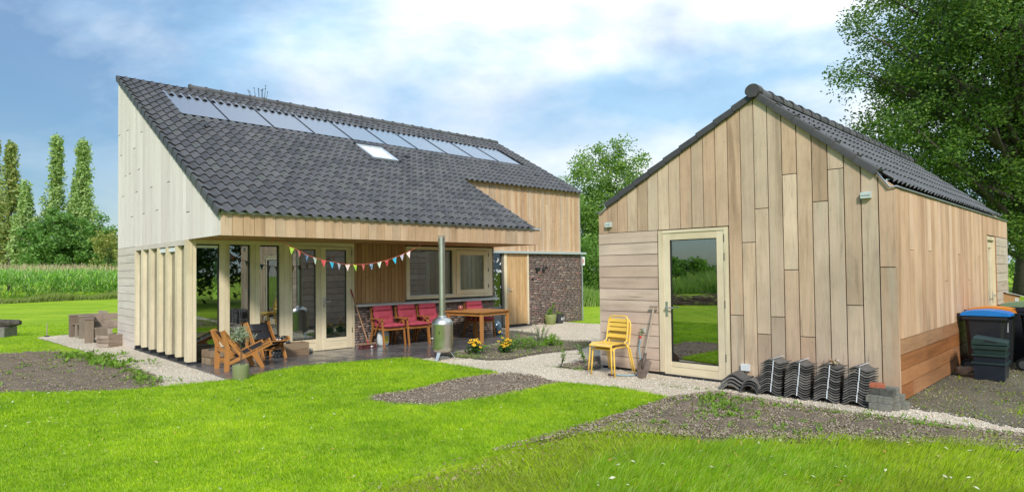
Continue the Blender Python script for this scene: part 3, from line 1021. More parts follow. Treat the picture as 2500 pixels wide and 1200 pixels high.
# skylight
sk = bpy.data.objects.new('skylight', None)
COL.objects.link(sk)
sk.parent = house
sk.matrix_local = FR
ka, kb = (1.63 - org.y) / math.cos(TH), (2.50 - org.y) / math.cos(TH)
obj('frame', MB().box(4.80, 4.86, ka, kb, -.03, .06).box(5.49, 5.55, ka, kb, -.03, .06).box(4.86, 5.49, ka, ka + .07, -.03, .06).box(4.86, 5.49, kb - .08, kb, -.03, .06), MT['alu'], sk)
obj('pane', MB().box(4.86, 5.49, ka + .07, kb - .08, .01, .03), plain('skylight_blind', (.75, .77, .76), .12), sk)
obj('flashing', MB().box(4.72, 5.63, ka - .10, ka, -.02, .014), MT['black'], sk)
obj('hood', MB().box(4.79, 5.56, kb - .012, kb + .10, .0, .075), MT['black'], sk)
for (u, v) in ((1.065, 2.218), (6.129, 2.082), (11.043, 1.997)):
    s = (v - org.y) / math.cos(TH)
    q = obj('roof_vent', MB().lathe([(.07, 0), (.075, .03), (.055, .055), (.0, .06)], 12, (u, s, .02)), MT['black'], roof, True)
    q.matrix_local = FR
obj('downpipe', MB().cyl((12.18, V2 - .02, 0), (12.18, V2 - .02, 2.13), .022, n=8), MT['zinc'], house)
# ================================================================ SHED
shed = thing('shed', 'smaller timber clad outbuilding with steep asymmetric tiled roof', 'shed', (SX, SY, 0), SW)
SWD, SLN = 4.331, 8.50
UP_, ZE_, ZP_ = 2.671, 2.545, 3.95
def sz(u):
    return ZE_ + (ZP_ - ZE_) * u / UP_ if u < UP_ else ZE_ + (ZP_ - ZE_) * (SWD - u) / (SWD - UP_)
sf = obj('front_wall', MB().prism([(0.02, 0.03), (1.12, .03), (1.12, 2.2), (2.246, 2.2), (2.246, .03), (SWD - .03, 0.03), (SWD - .03, ZE_ - .02), (UP_, ZP_ - .03), (.02, ZE_ - .02)], 'y', 0.026, 0.10), MT['dark'], shed)
BW = SWD / 23.0
ed = [BW * i for i in range(24)]
jn = {12: [.96], 13: [1.96], 14: [2.41, .72], 15: [.96], 16: [2.83, 1.58], 17: [.72], 18: [2.44], 19: [2.83], 20: [1.14], 22: [1.6]}
SJ = [(ed[i] + BW / 2, z) for i, q in jn.items() for z in q]
boards(sf, 'board', MT['shed'], 'y', ed, lambda u: 2.207 if u < 2.25 else .035, lambda u: sz(u) - .006 if abs(u - UP_) > .01 else ZP_ - .01, 0.0, .024, SJ, gap=.013, zgap=.010)
zs = [0.045 + (2.203 - .045) * i / 12 for i in range(13)]
hboards(sf, 'plank', MT['shed_h'], 'y', 0.0, 1.103, zs, 0.0, .024, gap=.009)
nl = MB()
rn = random.Random(9)
for i in range(23):
    z = (2.28 if i < 12 else .12)
    while z < sz(BW * (i + .5)) - .12:
        for du in (.03, BW - .03):
            x = BW * i + du + rn.uniform(-.003, .003)
            zz = z + rn.uniform(-.012, .012)
            nl.prism([(x + .0045 * math.cos(k * PI / 3), zz + .0045 * math.sin(k * PI / 3)) for k in range(6)], 'y', -.0052, -.001)
        z += .55
nlo = obj('nail_heads', nl, plain('nail_metal', (.55, .54, .50), .4, .6), sf)
nlo['kind'] = 'stuff'
obj('plinth', MB().box(0.02, SWD - .03, .03, .1, 0.0, .044), MT['blackpl'], shed)
# door
dr = bpy.data.objects.new('door_frame', None)
COL.objects.link(dr)
dr.parent = shed
obj('jamb', MB().box(1.128, 1.20, -.012, .09, .06, 2.192), MT['frame'], dr)
obj('jamb', MB().box(2.185, 2.240, -.012, .09, .04, 2.192), MT['frame'], dr)
obj('head', MB().box(1.201, 2.184, -.010, .09, 2.15, 2.192), MT['frame_x'], dr)
obj('foot_block', MB().box(1.126, 1.202, -.014, .09, .0, .06), MT['blackpl'], dr)
obj('threshold', MB().box(1.204, 2.242, -.02, .09, .0, .036), MT['blackpl'], dr)
leaf_door('glass_door', 1.204, 2.181, 1.315, 2.072, .038, 2.147, .225, 2.045, 0.0, .06, (MT['frame'], MT['frame_x']), (2.19, .30, 1.05, 1.72, 1.98), shed, MT['glass_door'], lever=1.255)
# right-hand wall
sr = obj('side_wall', MB().box(SWD - .10, SWD - .026, .03, 6.05, .03, ZE_ - .02).box(SWD - .10, SWD - .026, 6.99, SLN, .03, ZE_ - .02).box(SWD - .1, SWD - .026, 6.05, 6.99, 2.17, ZE_ - .02), MT['dark'], shed)
ned = [0.0 + 6.06 * i / 32 for i in range(33)]
SDJ = [(.7, 1.81), (1.65, 1.81), (3.58, 1.79), (2.57, 1.39), (4.31, 1.38), (5.29, 1.77)]
boards(sr, 'board', MT['shed_side'], 'x', ned, .755, lambda v: ZE_ - .02, SWD, .022, SDJ, gap=.004, flip=1)
boards(sr, 'board', MT['shed_side'], 'x', [6.06 + 2.44 * i / 13 for i in range(14)], 2.18, lambda v: ZE_ - .02, SWD, .022, (), gap=.004, flip=1)
hboards(sr, 'plank', MT['shed_low'], 'x', .026, 6.05, [.03, .21, .39, .57, .752], SWD, .024, flip=1, cuts=[[.55, 3.4], [2.9], [1.3, 4.1], [2.2, 4.9]])
hboards(sr, 'plank', MT['shed_end'], 'x', 7.03, SLN, [.03 + (2.17 - .03) * i / 12 for i in range(13)], SWD, .024, flip=1)
obj('corner_board', MB().box(SWD - .024, SWD - .002, .0, .024, .035, ZE_ - .03), MT['shed'], shed)
d2 = bpy.data.objects.new('side_door', None)
COL.objects.link(d2)
d2.parent = shed
obj('jamb', MB().box(SWD - .09, SWD - .01, 6.07, 6.15, .03, 2.16).box(SWD - .09, SWD - .01, 6.90, 6.98, .03, 2.16).box(SWD - .09, SWD - .01, 6.152, 6.898, 2.09, 2.16), MT['frame'], d2)
obj('leaf', MB().box(SWD - .10, SWD - .05, 6.155, 6.27, .04, 2.085).box(SWD - .10, SWD - .05, 6.78, 6.895, .04, 2.085).box(SWD - .10, SWD - .05, 6.272, 6.778, 1.95, 2.085).box(SWD - .10, SWD - .05, 6.272, 6.778, .04, .25), MT['frame'], d2)
obj('pane', MB().box(SWD - .08, SWD - .07, 6.27, 6.78, .25, 1.95), MT['glass_door'], d2)
obj('handle', MB().box(SWD - .05, SWD - .04, 6.81, 6.85, .9, 1.12).cyl((SWD - .04, 6.83, 1.03), (SWD + .01, 6.83, 1.03), .01).cyl((SWD + .01, 6.83, 1.03), (SWD + .01, 6.70, 1.03), .01), MT['chrome'], d2)
obj('reveal', MB().box(SWD - .03, SWD + .002, 6.985, 7.022, .03, 2.17), MT['shed_low'], d2)
# left-hand wall (the house windows mirror it) and rear
sw = obj('side_wall', MB().box(.026, .10, .03, SLN - .03, .03, ZE_ - .02), MT['dark'], shed)
hboards(sw, 'plank', MT['shed_h'], 'x', .026, 4.6, [.045 + (ZE_ - .25 - .045) * i / 12 for i in range(13)], 0.0, .024, flip=-1, gap=.014, cuts=[[1.9], [3.0], [1.2], [2.5], [3.6], [1.7]])
boards(sw, 'board', MT['shed'], 'x', [4.6 + 3.9 * i / 20 for i in range(21)], .04, lambda v: ZE_ - .02, 0.0, .024, (), gap=.01, flip=-1)
boards(sw, 'board', MT['shed'], 'x', [.026 + 4.57 * i / 22 for i in range(23)], ZE_ - .24, lambda v: ZE_ - .02, 0.0, .024, (), gap=.01, flip=-1)
obj('rear_wall', MB().prism([(0.02, 0), (SWD - .02, 0), (SWD - .02, ZE_ - .02), (UP_, ZP_ - .03), (.02, ZE_ - .02)], 'y', SLN - .1, SLN - .02), MT['shed'], shed)
obj('floor', MB().box(.1, SWD - .1, .1, SLN - .1, -.02, .012), MT['roomfloor'], shed)
obj('inner_wall', MB().box(.11, SWD - .11, 3.4, 3.48, .013, 2.5), MT['plaster'], shed)
# roof
roof2 = obj('roof', MB().prism([(.16, sz(.16) + .035), (UP_, ZP_ + .05), (SWD - .16, sz(SWD - .16) + .035), (SWD - .16, sz(SWD - .16) + .01), (UP_, ZP_ + .02), (.16, sz(.16) + .01)], 'y', .01, SLN - .12), MT['dark'], shed)
TR = math.atan((ZP_ - ZE_) / (SWD - UP_))
TL = math.atan((ZP_ - ZE_) / UP_)
# right slope: plane x along +v, y up the slope
eu, ezr = SWD - .055, sz(SWD - .055) + .018
ex = Vector((0, 1, 0))
ey = Vector((-math.cos(TR), 0, math.sin(TR)))
ez = ex.cross(ey)
FRR = Matrix((ex, ey, ez)).transposed().to_4x4()
FRR.translation = Vector((eu, 0, ezr))
SLR = (eu - UP_) / math.cos(TR)
g = SLR / 6.0
sp = [(.21 + .187 * k, r * g) for k in range(43) for r in range(6)]
roof_field(roof2, sp, FRR, .187, g, .022, 300, CAMV, mesh_name='shed_roof_tile')
ex = Vector((0, -1, 0))
ey = Vector((math.cos(TL), 0, math.sin(TL)))
ez = ex.cross(ey)
FRL = Matrix((ex, ey, ez)).transposed().to_4x4()
FRL.translation = Vector((.165, SLN - .1, sz(.165) + .045))
SLL = (UP_ - .165) / math.cos(TL)
g2 = SLL / 9.0
sp = [(.10 + .187 * k, r * g2) for k in range(43) for r in range(9)]
roof_field(roof2, sp, FRL, .187, g2, .022, 0, CAMV, mesh_name='shed_roof_tile_rear')
# verge caps along the front
def verge(side):
    nn = 6 if side > 0 else 9
    for i in range(nn):
        a, b = i / nn, (i + 1) / nn
        def P(t):
            if side > 0:
                u = (SWD - .20) + (UP_ + .02 - SWD + .20) * t
            else:
                u = .185 + (UP_ - .02 - .185) * t
            return u, sz(u)
        (u0, z0), (u1, z1) = P(a), P(b)
        th = TR if side > 0 else TL
        nxx, nzz = (math.sin(th), math.cos(th)) if side > 0 else (-math.sin(th), math.cos(th))
        lift = .016
        def at(u, z, d):
            return (u + nxx * d, z + nzz * d)
        # section: front skirt, rounded top edge, flat top going back
        sec = [(-.045, -.030), (-.045, .042), (-.040, .054), (-.022, .062), (.02, .060), (.16, .054)]
        vs = []
        for (u, z, l) in ((u0, z0, lift), (u1, z1, 0.0)):
            for (y, d) in sec:
                q = at(u, z, d + (l if d > 0 else l * .6))
                vs.append((q[0], y - (.006 if l else 0), q[1]))
        ns = len(sec)
        fs = [(k, k + 1, ns + k + 1, ns + k) for k in range(ns - 1)]
        m = MB().add(vs, fs)
        # lower end face
        ve = vs[:ns] + [(vs[0][0], .15, vs[0][2])]
        m.add(ve, [tuple(range(ns + 1))])
        m.add([vs[0], vs[ns], (vs[ns][0], .1, vs[ns][2]), (vs[0][0], .1, vs[0][2])], [(0, 1, 2, 3)])
        obj('verge_tile', m, MT['verge'], roof2, True, angle=60)
verge(1)
verge(-1)
ZS = ZP_ + .075
for i in range(22):
    ridge_cap(roof2, .03 + i * .365, .365, UP_, ZS - .035, .088, 'y')
# front ridge cap: domed disc
m = MB()
pts = []
for i in range(17):
    t = PI * (-.10 + 1.20 * i / 16)
    pts.append((UP_ + .104 * math.cos(t), ZS - .018 + .092 * math.sin(t)))
pts += [(UP_ - .05, ZS - .105), (UP_ + .05, ZS - .105)]
m.prism(pts, 'y', -.085, .04)
obj('ridge_end', m, MT['verge'], roof2)
# gutters
MT['gut'] = plain('dull_zinc_gutter', (.30, .32, .33), .5, .6, .1, 6)
def gut(pts, parent):
    obj('gutter', MB().tube(pts, .012, 8), MT['gut'], parent, True)
gut([(SWD - .20, -.03, sz(SWD - .2) + .03), (SWD - .06, -.03, ZE_ - .005), (SWD + .01, -.025, ZE_ + .0), (SWD + .015, .2, ZE_ - .005), (SWD + .015, SLN, ZE_ - .005)], shed)
gut([(.19, -.03, sz(.19) + .0), (.09, -.03, ZE_ - .0), (-.03, -.025, ZE_ + .005), (-.03, .2, ZE_), (-.03, SLN, ZE_)], shed)
obj('gutter_tray', MB().box(SWD - .17, SWD + .01, 0.0, SLN, ZE_ - .018, ZE_ - .006), MT['blackpl'], shed)
# wall lamps, socket, tap
for (u, z) in ((.22, 2.34), (4.02, 2.47)):
    m = MB().box(u - .055, u + .055, -.06, -.004, z - .04, z + .03).prism([(-.06, z + .03), (-.004, z + .03), (-.004, z + .042)], 'x', u - .055, u + .055)
    w = obj('wall_lamp', m, plain('pale_grey_housing', (.50, .56, .53), .45), shed)
    obj('louvre', MB().box(u - .045, u + .045, -.062, -.0601, z - .012, z - .006), MT['black'], w)
skt = obj('wall_socket', MB().box(2.415, 2.475, -.045, -.004, .21, .30).box(2.478, 2.535, -.045, -.004, .21, .30), plain('white_plastic', (.74, .75, .74), .4), shed)
# ================================================================ GROUND
def inpoly(P, poly):
    x, y = P[:, 0], P[:, 1]
    r = np.zeros(len(P), bool)
    n = len(poly)
    for i in range(n):
        x0, y0 = poly[i][:2]
        x1, y1 = poly[(i + 1) % n][:2]
        if y0 == y1:
            continue
        c = ((y0 > y) != (y1 > y)) & (x < (x1 - x0) * (y - y0) / (y1 - y0) + x0)
        r ^= c
    return r
def edge_dist(P, poly):
    d = np.full(len(P), 1e9)
    n = len(poly)
    for i in range(n):
        a = np.array(poly[i][:2])
        b = np.array(poly[(i + 1) % n][:2])
        ab = b - a
        t = np.clip(((P - a) @ ab) / max(1e-9, ab @ ab), 0, 1)
        q = a + t[:, None] * ab
        d = np.minimum(d, np.hypot(P[:, 0] - q[:, 0], P[:, 1] - q[:, 1]))
    return d
def smoothpoly(poly, it=2):
    for _ in range(it):
        o = []
        n = len(poly)
        for i in range(n):
            a, b = np.array(poly[i][:2]), np.array(poly[(i + 1) % n][:2])
            o += [tuple(a * .75 + b * .25), tuple(a * .25 + b * .75)]
        poly = o
    return poly
def densify(poly, d=.12, j=.02, seed=1, maxd=14):
    rng = random.Random(seed)
    o = []
    n = len(poly)
    for i in range(n):
        a, b = Vector(poly[i][:2]), Vector(poly[(i + 1) % n][:2])
        L = (b - a).length
        k = max(1, int(L / d)) if min(a.length, b.length) < maxd else 1
        nr = Vector((-(b - a).y, (b - a).x)).normalized()
        for q in range(k):
            p = a + (b - a) * (q / k) + (nr * rng.uniform(-j, j) if k > 1 else Vector((0, 0)))
            o.append((p.x, p.y))
    return o
def sheet(name, poly, z, mat, skirt=0.0):
    n = len(poly)
    m = MB()
    vs = [(p[0], p[1], z) for p in poly]
    fs = [tuple(range(n))]
    if skirt:
        vs += [(p[0], p[1], z - skirt) for p in poly]
        fs += [(i, n + i, n + (i + 1) % n, (i + 1) % n) for i in range(n)]
    m.add(vs, fs)
    o = obj(name, m, mat)
    return tag(o, kind='structure')

def nz(x, y, seed=0.0, f=1.0):
    # cheap smooth noise from sines
    return (np.sin(1.7 * f * x + 2.3 * f * y + seed) + np.sin(-2.9 * f * x + 1.3 * f * y + 2.1 * seed) + np.sin(4.1 * f * x + 3.7 * f * y + .7 * seed) * .6 + np.sin(7.3 * f * x - 6.1 * f * y + seed * 1.9) * .4) / 3.0

def grassground():
    t = NT('lawn_ground')
    v = t.coord((1, 1, 1))
    a = t.noise(v, .35, 6, .6)
    b = t.noise(v, 9, 5, .7)
    a2 = t.noise(t.coord((.25, 1.4, 1)), 1.1, 5, .65)
    c1 = t.ramp(t.math('ADD', t.math('MULTIPLY', a, .55), t.math('MULTIPLY', a2, .45)), [(.36, (.17, .29, .012)), (.5, (.26, .39, .018)), (.62, (.35, .46, .035))])
    col = t.mix(1.0, c1, t.ramp(b, [(.3, .72), (.7, 1.2)]), 'MULTIPLY')
    return t.done(t.bsdf(col, .9, 0, t.bump(b, .6, .05), spec=.1))
def soilmat(name, c0, c1, c2):
    t = NT(name)
    v = t.coord()
    a = t.noise(v, 1.4, 6, .65)
    b = t.noise(v, 34, 6, .75)
    g = t.voro(v, 55)
    col = t.mix(.6, t.ramp(a, [(.3, c0), (.6, c1)]), t.ramp(b, [(.32, c0), (.55, c1), (.72, c2)]))
    peb = t.ramp(t.voro(v, 24), [(.05, 1.0), (.09, 0.0)])
    pc = t.ramp(t.noise(v, 9, 2), [(.5, 0.0), (.62, 1.0)])
    col = t.mix(t.math('MULTIPLY', peb, pc), col, (.42, .38, .32))
    h = t.math('ADD', b, t.math('MULTIPLY', g, .6))
    return t.done(t.bsdf(col, .95, 0, t.bump(h, 1.0, .03), spec=.15))
def gravelmat():
    t = NT('pale_gravel')
    v = t.coord()
    vo = t.new('ShaderNodeTexVoronoi')
    vo.inputs['Scale'].default_value = 62
    t.link(v, vo.inputs['Vector'])
    sepc = t.new('ShaderNodeSeparateColor')
    t.link(vo.outputs['Color'], sepc.inputs[0])
    st = t.ramp(sepc.outputs[0], [(0, (.58, .46, .32)), (.3, (.74, .62, .45)), (.6, (.81, .71, .53)), (.85, (.86, .79, .65)), (1, (.54, .42, .29))])
    ed = t.ramp(vo.outputs['Distance'], [(.4, 1.0), (.8, .7)])
    col = t.mix(1.0, st, ed, 'MULTIPLY')
    big = t.noise(v, .8, 4, .6)
    col = t.mix(1.0, col, t.ramp(big, [(.3, .86), (.7, 1.06)]), 'MULTIPLY')
    h = t.math('SUBTRACT', 1.0, vo.outputs['Distance'])
    return t.done(t.bsdf(col, .9, 0, t.bump(h, .9, .02), spec=.2))
MT['lawn'] = grassground()
MT['soil'] = soilmat('bare_soil', (.145, .110, .078), (.27, .212, .152), (.39, .32, .24))
MT['bed'] = soilmat('dark_bed_soil', (.105, .086, .065), (.185, .155, .118), (.29, .25, .19))
MT['moss'] = soilmat('mossy_soil', (.12, .11, .065), (.22, .195, .135), (.31, .28, .20))
MT['gravel'] = gravelmat()

ground = sheet('ground', [(-900, -400), (900, -400), (900, 1800), (-900, 1800)], -0.004, MT['lawn'])

# gravel yard
GP = [HF(-1.10, 9.0), HF(-.95, 6.2), HF(-.80, 2.6), HF(-.85, -.6), HF(-.95, -1.9), HF(-1.2, -2.7), (-2.4, 8.6), (-.5, 9.2), (.6, 8.6), (1.2, 8.2), SF(2.25, -1.55), SF(2.46, -.80), SF(3.26, -.88), SF(4.16, -.93), SF(4.9, -.88), SF(5.53, -.84), SF(9.5, -.5),
      SF(9.5, -.1), SF(5.49, -.45), SF(5.14, -.30), SF(4.72, -.12), SF(4.42, .06), SF(4.2, .2), SF(1, .5), SF(.3, 2), SF(-2.2, 9.0), (2.9, 18.7), (2.25, 19.2), (1.5, 20.0), HF(11.3, 1.3), HF(8, 1.5), HF(7.3, .5), HF(.5, .3), HF(.4, 8.8)]
gravel = sheet('gravel_yard', densify([p[:2] for p in GP], .15, .03, 3, 20), 0.006, MT['gravel'])

# raised turf
LA = [(-1.9, 11.69), (-1.07, 10.85), (-.25, 9.97), (-.52, 9.76), (-.92, 9.28), (-1.34, 8.58), (-1.80, 8.20), (-1.80, 7.90), (-1.5, 7.66), (-.99, 7.54), (-.28, 7.97), (.67, 8.98), (1.36, 8.56), (1.93, 7.85), (1.43, 7.30), (.82, 6.56), (-.19, 5.46), (-.93, 4.72), (-4.5, 1.2), (-12, -6), (-60, -30), (-60, 8), (-12, 8.9), (-6.95, 8.63), (-6.15, 8.64), (-5.37, 8.74), (-4.75, 9.12), (-4.24, 9.5), (-3.95, 10.15), (-3.68, 10.70), (-3.2, 11.10), (-2.73, 11.37), (-2.25, 11.62)]
LA = densify(LA, .07, .012, 5, 11)
lawn = sheet('lawn', LA, 0.035, MT['lawn'], .035)
LB = [(-12.59, 16.80), (-11.0, 14.98), (-9.74, 13.58), (-10.63, 13.20), (-16, 13.0), (-40, 16), (-60, 40), (-40, 52), HF(6, 32)[:2], HF(1.0, 9.4)[:2]]
lawn2 = sheet('lawn', densify(LB, .1, .012, 6, 18), 0.022, MT['lawn'], .03)

def soil_patch(name, poly, mat, amp=.03, cell=.05, z0=.012, seed=0.0, rise=.03):
    poly = [p[:2] for p in poly]
    xs = [p[0] for p in poly]
    ys = [p[1] for p in poly]
    nx, ny = int((max(xs) - min(xs)) / cell) + 2, int((max(ys) - min(ys)) / cell) + 2
    gx, gy = np.meshgrid(min(xs) + np.arange(nx) * cell, min(ys) + np.arange(ny) * cell)
    rng = np.random.default_rng(int(seed * 10) + 3)
    P = np.stack([gx.ravel(), gy.ravel()], 1)
    P += rng.uniform(-.3, .3, P.shape) * cell
    jit = nz(P[:, 0], P[:, 1], seed, 3.0)[:, None] * .10
    ins = inpoly(P + jit * np.array([1.0, .7]), poly)
    d = np.minimum(edge_dist(P, poly), .35) / .35
    h = z0 + rise * d + d * amp * (nz(P[:, 0], P[:, 1], seed + 4, 3.1) * .55 + nz(P[:, 0], P[:, 1], seed + 9, 9.0) * .5 + rng.normal(0, .28, len(P)))
    h = np.maximum(h, z0 - .004)
    V = np.concatenate([P, h[:, None]], 1)
    idx = np.arange(nx * ny).reshape(ny, nx)
    F = np.stack([idx[:-1, :-1].ravel(), idx[:-1, 1:].ravel(), idx[1:, 1:].ravel(), idx[1:, :-1].ravel()], 1)
    F = F[ins[F].sum(1) >= 3]
    used = np.unique(F)
    mp = np.zeros(len(V), int)
    mp[used] = np.arange(len(used))
    o = npobj(name, V[used], mp[F], mat, None, True)
    return tag(o, kind='structure')
S_LEFT = [(-10.63, 13.22), (-9.70, 13.58), (-8.75, 12.95), (-7.88, 12.33), (-6.65, 11.05), (-5.6, 9.95), (-5.05, 9.28), (-5.0, 8.95), (-5.3, 8.70), (-6.15, 8.60), (-6.95, 8.58), (-9, 8.75), (-13.5, 10.2), (-14, 13.0)]
S_BAY = [(-.45, 9.80), (-.95, 9.28), (-1.38, 8.58), (-1.86, 8.20), (-1.86, 7.88), (-1.5, 7.60), (-.96, 7.48), (-.22, 7.95), (.72, 9.0), (.50, 9.22), (.36, 9.65), (-.05, 9.95)]
S_RIGHT = [SF(2.18, -1.5), SF(2.43, -.78), SF(3.26, -.90), SF(4.16, -.95), SF(4.9, -.90), SF(5.53, -.86), SF(6.5, -.95), SF(6.4, -1.5), SF(5.1, -1.75), SF(4.3, -2.3), SF(3.67, -2.85), SF(3.2, -3.1), SF(2.75, -3.3), SF(2.42, -3.7), SF(2.34, -4.6), SF(2.26, -4.6), SF(2.26, -2.6)]
S_BED = [(-1.40, 12.16), (-.95, 11.75), (-.45, 11.42), (-.10, 11.45), (.32, 12.02), (.9, 12.55), (1.52, 13.05), (1.75, 14.2), (1.1, 14.5), (.5, 15.3), (-.05, 14.55), (-.6, 13.35)]
S_SMALL = [(.72, 10.55), (.95, 10.25), (1.25, 10.15), (1.48, 10.38), (1.5, 10.75), (1.72, 11.6), (1.45, 11.7), (1.15, 11.1)]
S_SHED = [SF(4.22, -.02), SF(4.75, -.22), SF(5.16, -.38), SF(5.5, -.54), SF(6.6, -.50), SF(6.6, 8.8), SF(4.22, 8.8)]
S_DOOR = [HF(7.40, -1.30), HF(7.5, -.2), HF(7.5, .9), HF(8.3, .8), HF(8.2, -.3), HF(7.9, -1.2)]
soil_patch('soil_patch', S_LEFT, MT['soil'], .035, .055, .012, 1.0)
soil_patch('soil_patch', S_BAY, MT['soil'], .028, .045, .014, 2.0, .02)
soil_patch('soil_patch', S_RIGHT, MT['soil'], .05, .045, .012, 3.0)
soil_patch('planting_bed', S_BED, MT['bed'], .03, .045, .012, 4.0)
soil_patch('planting_bed', S_SMALL, MT['bed'], .03, .045, .012, 5.0)
soil_patch('soil_patch', S_SHED, MT['moss'], .03, .06, .010, 6.0, .012)
soil_patch('planting_bed', S_DOOR, MT['bed'], .02, .06, .010, 7.0, .01)

MT['thatch'] = soilmat('dry_thatch', (.19, .24, .03), (.30, .36, .045), (.40, .43, .10))
sheet('rough_turf', [p[:2] for p in (SF(2.3, -2.9), SF(3.2, -2.6), SF(4.0, -2.2), SF(4.8, -1.5), SF(5.5, -.95), SF(9.5, -.9), SF(9.5, -9), SF(2.3, -9))], .002, MT['thatch'])
# patio of slate slabs
def slatemat():
    t = NT('wet_slate')
    v = t.coord()
    r = t.orand()
    n = t.noise(v, 3.0, 6, .65)
    f = t.noise(v, 24, 5, .7)
    base = t.ramp(r, [(0, (.080, .077, .079)), (.5, (.105, .100, .101)), (1, (.135, .127, .125))])
    col = t.mix(1.0, base, t.ramp(f, [(.3, .75), (.7, 1.3)]), 'MULTIPLY')
    wet = t.ramp(n, [(.36, .11), (.50, .22), (.62, .42)])
    return t.done(t.bsdf(col, wet, 0, t.bump(f, .10, .004), spec=.6))
MT['slate'] = slatemat()
patio = sheet('patio', [HF(.0, .02)[:2], HF(-.06, -2.5)[:2], HF(3.4, -2.5)[:2], HF(4.0, -2.42)[:2], HF(7.42, -1.32)[:2], HF(7.42, .02)[:2]], .010, plain('patio_joint', (.05, .046, .04), .9))
PPOLY = [(-.04, .0), (-.08, -2.47), (3.45, -2.47), (4.05, -2.40), (5.1, -2.06), (6.24, -1.66), (7.40, -1.30), (7.40, 0.0)]
def clip_half(poly, n, c):
    # keep points with n.p <= c
    o = []
    for i in range(len(poly)):
        a, b = poly[i], poly[(i + 1) % len(poly)]
        da, db = n[0] * a[0] + n[1] * a[1] - c, n[0] * b[0] + n[1] * b[1] - c
        if da <= 0:
            o.append(a)
        if (da < 0) != (db < 0) and da != db:
            t = da / (da - db)
            o.append((a[0] + (b[0] - a[0]) * t, a[1] + (b[1] - a[1]) * t))
    return o
ux = [-.1 + .80 * i for i in range(12)]
vy = [-2.6 + .655 * i for i in range(5)]
for j in range(4):
    for i in range(11):
        sh = .4 * (j % 2)
        a0, a1 = ux[i] - sh + .004, ux[i + 1] - sh - .004
        b0, b1 = vy[j] + .004, vy[j + 1] - .004
        cell = [(a0, b0), (a1, b0), (a1, b1), (a0, b1)]
        # outer boundary of the terrace is convex on this side
        for k in range(len(PPOLY)):
            p, q = PPOLY[k], PPOLY[(k + 1) % len(PPOLY)]
            e = (q[0] - p[0], q[1] - p[1])
            nn = (-e[1], e[0])
            cell = clip_half(cell, (-nn[0], -nn[1]), -(nn[0] * p[0] + nn[1] * p[1]))
            if len(cell) < 3:
                break
        if len(cell) < 3:
            continue
        top = .026 + random.uniform(-.0015, .0015)
        pts = [HF(*c)[:2] for c in cell]
        o = obj('slab', MB().prism(pts, 'z', .008, top), MT['slate'], patio)
kb = obj('kerb_strip', MB().prism([HF(3.95, -2.46)[:2], HF(7.44, -1.36)[:2], HF(7.44, -1.31)[:2], HF(3.95, -2.41)[:2]], 'z', .0, .040), plain('concrete_edging', (.30, .29, .25), .9))
tag(kb, kind='structure')

# ---------------------------------------------------------------- grass blades
def blades(name, regions, mat, kind='stuff', label=None):
    # regions: (polygon, blades per m2 at 6 m, z, height, width, lean, exclude polygons, near, far)
    VV, FF = [], []
    off = 0
    for (poly, dens, z, hh, ww, lean, exc, far, hedge) in regions:
        poly = [p[:2] for p in poly]
        xs = [p[0] for p in poly]
        ys = [p[1] for p in poly]
        x0, x1, y0, y1 = max(min(xs), -60), min(max(xs), 40), max(min(ys), 3.6), min(max(ys), far)
        n = int((x1 - x0) * (y1 - y0) * dens)
        P = np.stack([RNG.uniform(x0, x1, n), RNG.uniform(y0, y1, n)], 1)
        # keep what the frame can see, thin with distance
        dist = np.hypot(P[:, 0], P[:, 1])
        k = (np.abs(P[:, 0]) < P[:, 1] * .86 + 1.0) & (dist < far) & (RNG.uniform(0, 1, n) < np.clip((6.5 / dist) ** 1.25, 0, 1))
        P = P[k]
        P = P[inpoly(P, poly)]
        for e in exc:
            P = P[~inpoly(P, [q[:2] for q in e])]
        if hedge < 0:   # frayed border
            fr_ = edge_dist(P, poly) / -hedge + .45 * nz(P[:, 0], P[:, 1], 5.0, 2.2)
            P = P[RNG.random(len(P)) < np.clip(fr_, .02, 1)]
        n = len(P)
        d = np.hypot(P[:, 0], P[:, 1])
        sc_ = np.clip((d / 6.5) ** .6, 1, 4)
        patch = nz(P[:, 0], P[:, 1], 3.0, 1.3)
        H = hh * (0.65 + .5 * RNG.random(n)) * (1 + .25 * patch)
        if hedge > 0:
            ed_ = edge_dist(P, poly)
            H *= 1 + hedge * np.exp(-ed_ / .05)
        W = ww * sc_ * (.7 + .6 * RNG.random(n))
        a = RNG.uniform(0, 2 * PI, n)
        ln = lean * (0.4 + RNG.random(n))
        b = RNG.uniform(0, 2 * PI, n) * .75 + 2.0 if lean > 0 else RNG.normal(-.35, .55, n)
        ln = np.abs(ln)
        base = np.concatenate([P, np.full((n, 1), z)], 1)
        sx = np.stack([np.cos(a), np.sin(a), np.zeros(n)], 1) * (W / 2)[:, None]
        dirv = np.stack([np.cos(b) * ln, np.sin(b) * ln, np.ones(n)], 1)
        dirv /= np.linalg.norm(dirv, axis=1)[:, None]
        mid = base + dirv * (H * .55)[:, None]
        dir2 = np.stack([np.cos(b) * ln * 2.2, np.sin(b) * ln * 2.2, np.ones(n) * .9], 1)
        dir2 /= np.linalg.norm(dir2, axis=1)[:, None]
        tip = mid + dir2 * (H * .5)[:, None]
        V = np.stack([base - sx, base + sx, mid + sx * .8, mid - sx * .8, tip], 1).reshape(-1, 3)
        i0 = off + np.arange(n) * 5
        F = np.concatenate([np.stack([i0, i0 + 1, i0 + 2], 1), np.stack([i0, i0 + 2, i0 + 3], 1), np.stack([i0 + 3, i0 + 2, i0 + 4], 1)])
        VV.append(V)
        FF.append(F)
        off += len(V)
    o = npobj(name, np.concatenate(VV), np.concatenate(FF), mat)
    return tag(o, label, 'grass', kind=kind)

